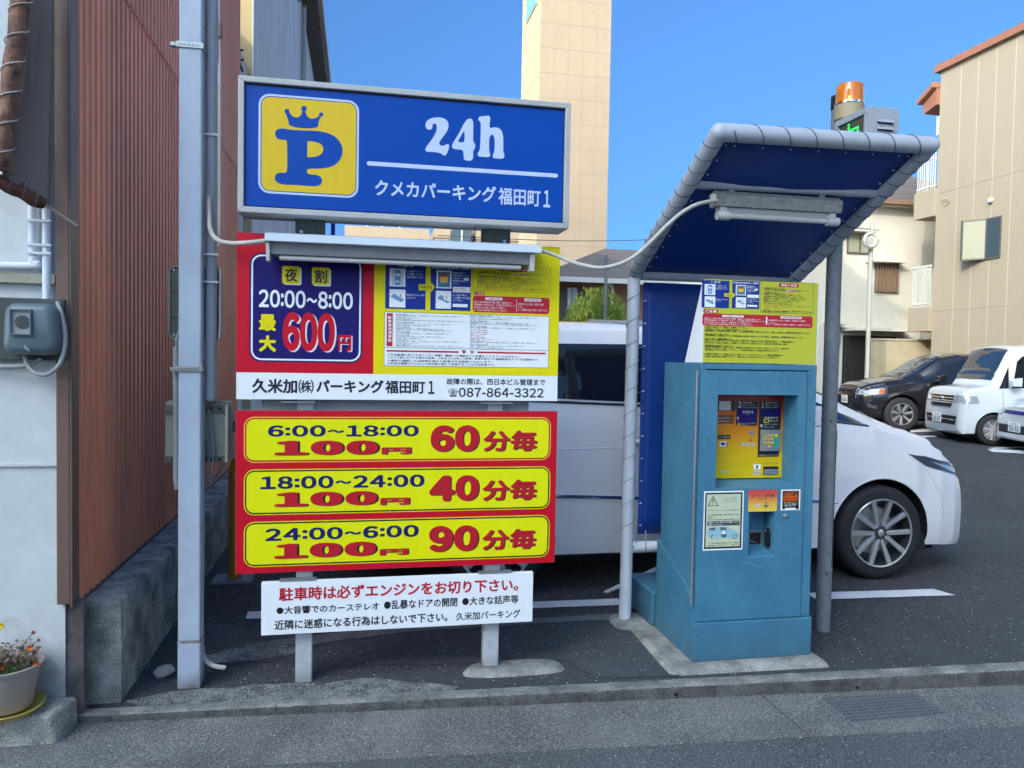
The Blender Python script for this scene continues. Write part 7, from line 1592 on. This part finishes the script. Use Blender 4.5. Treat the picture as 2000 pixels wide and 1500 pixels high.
# bush
bu = thing('green_bush', 'sunlit yellow green feathery bush behind the white van', 'bush', (*atY(1165, 620, 17).xy, 0)); c = atY(1165, 640, 17)
rnd = random.Random(11); mb = MB()
for k in range(5200):
    lobe = rnd.choice(((-.40, .0, .25, .36), (-.15, .1, .45, .42), (.1, -.1, .5, .40), (.35, .1, .35, .40), (.55, 0, .15, .34), (-.55, 0, .0, .30), (.0, 0, .0, .55), (.3, 0, 0, .5)))
    d = Vector((rnd.gauss(0, 1), rnd.gauss(0, 1), rnd.gauss(0, 1))).normalized()*(rnd.random()**.35)*lobe[3]; p = c+Vector((lobe[0], lobe[1], lobe[2]))+Vector((d.x, d.y, d.z*1.1)); s = rnd.uniform(.025, .055)
    up = Vector((rnd.gauss(0, .35), rnd.gauss(0, .35), 1)).normalized(); sd = up.cross(Vector((rnd.gauss(0, 1), rnd.gauss(0, 1), 0))).normalized()
    mb.add([p-sd*s*.35, p+sd*s*.35, p+up*s*2.2], [(0, 1, 2)])
lv = mb.build('foliage', M['leaf'], bu, fix=False); lv['kind'] = 'stuff'
mb = MB()
for k in range(7): mb.tube([(c.x+.05*k-.15, c.y, 0), (c.x+.16*k-.5, c.y+.1*math.sin(k*2), c.z-.2), (c.x+.2*k-.6, c.y, c.z+.3)], [.03, .02, .008], 6)
mb.build('stems', M['slat'], bu)
# left far building (grey side wall, yellow front)
fb = thing('weathered_building', 'tall weathered pale building with dark eaves behind the corrugated house', 'building', (-3, 18, 0))
FX = -1.42; fy0 = atX(495, 60, FX).y; fy1 = atX(631, 100, FX).y; fz = atX(640, 92, FX+.5).z
one('wall_core', M['yellowwall'], fb, -7, FX-.02, fy0, fy1, 0, fz+1.5)
ys_ = [fy0]+[atX(p, 100, FX).y for p in (507, 560, 588)]+[fy1]; 
for i in range(len(ys_)-1): one('side_panel', M['greywall'], fb, FX-.019, FX, ys_[i]+(.01 if i else .0), ys_[i+1]-.012, 0, fz+.2)
one('corner_pipe', M['joint'], fb, FX+.001, FX+.10, ys_[3]+.1, ys_[3]+.25, 0, fz)
mb = MB(); mb.tube([(FX+.08, ys_[3]-.25, 0), (FX+.08, ys_[3]-.25, fz-.3)], .05, 8); mb.build('downpipe', M['flex'], fb, smooth=True)
one('eave', M['darkmetal'], fb, FX+.001, FX+.38, fy0+2, fy1+.3, fz-.05, fz+.35); one('gutter', M['rail'], fb, FX+.381, FX+.47, fy0+2, fy1+.3, fz+.15, fz+.35)
v = atX(633, 160, FX+.45); mb = MB(); mb.tube([(FX+.42, fy1, 0), (FX+.42, fy1, fz)], .08, 8); mb.build('downpipe', M['midblue'], fb, smooth=True)
a = atX(575, 0, FX); one('window', M['pale'], fb, FX+.001, FX+.05, ys_[2]+.5, ys_[3]-1.0, fz-.5, fz+.1)
one('window', M['board'], fb, FX+.001, FX+.05, atX(620, 150, FX).y, atX(625, 150, FX).y, atX(622, 300, FX).z, atX(622, 105, FX).z)
mb = MB(); pa = atY(478, 88, fy0-.3); mb.prism([(FX-1.6, pa.z+1.4), (pa.x, pa.z-.2), (pa.x, pa.z-1.0), (FX-1.6, pa.z+.9)], fy0-.9, fy0-.05, 'y'); mb.build('lean_to_roof', M['cream'], fb)
one('annex_wall', M['stucco'], fb, -4, pa.x-.05, fy0-.8, fy0-.001, 0, pa.z-.5)
mb = MB()
for a_, b_ in (((467, 95), (467, 140)), ((462, 98), (476, 98)), ((462, 117), (476, 117)), ((465, 115), (474, 140))): mb.tube([atY(*a_, 8.6), atY(*b_, 8.6)], .012, 5)
mb.build('antenna', M['black'], fb)
# unseen buildings across the street; tall one added for shade, cream for warm bounce
for (x0, x1, y0, y1, h, m, nm, lab, cat) in ((-27, -13.2, -26, -14, 17.0, 'oppwall', 'opposite_building', 'tall grey building behind the viewer to the left that shades the lot', 'building'),
        (-12.5, -2, -24, -15, 4.2, 'oppwall2', 'opposite_building', 'low brown building across the street behind the viewer', 'building'), (-1.5, 9.0, -22, -15.0, 4.0, 'oppwall', 'opposite_building', 'low grey building across the street behind the viewer, next to the brown one', 'building'),
        (9.5, 17.0, -9, -1.2, 8.5, 'bouncewall', 'bounce_building', 'cream corner building across the street far to the right of the viewer', 'building')):
    b = thing(nm, lab, cat, ((x0+x1)/2, y1, 0)); one('wall', M[m], b, x0, x1, y0, y1, -.1, h); one('roof_parapet', M['joint'], b, x0-.05, x1+.05, y1-.2, y1+.06, h+.001, h+.4)
    for fz_ in range(int(h//3)):
        x = x0+1.2
        while x+1.6 < x1:
            f = one('window', M['winframe'], b, x, x+1.5, y1+.001, y1+.05, .9+fz_*3, 2.2+fz_*3); one('pane', M['window'], f, x+.06, x+.73, y1+.0505, y1+.056, .96+fz_*3, 2.14+fz_*3); one('pane', M['window'], f, x+.77, x+1.44, y1+.0505, y1+.056, .96+fz_*3, 2.14+fz_*3); x += 2.9
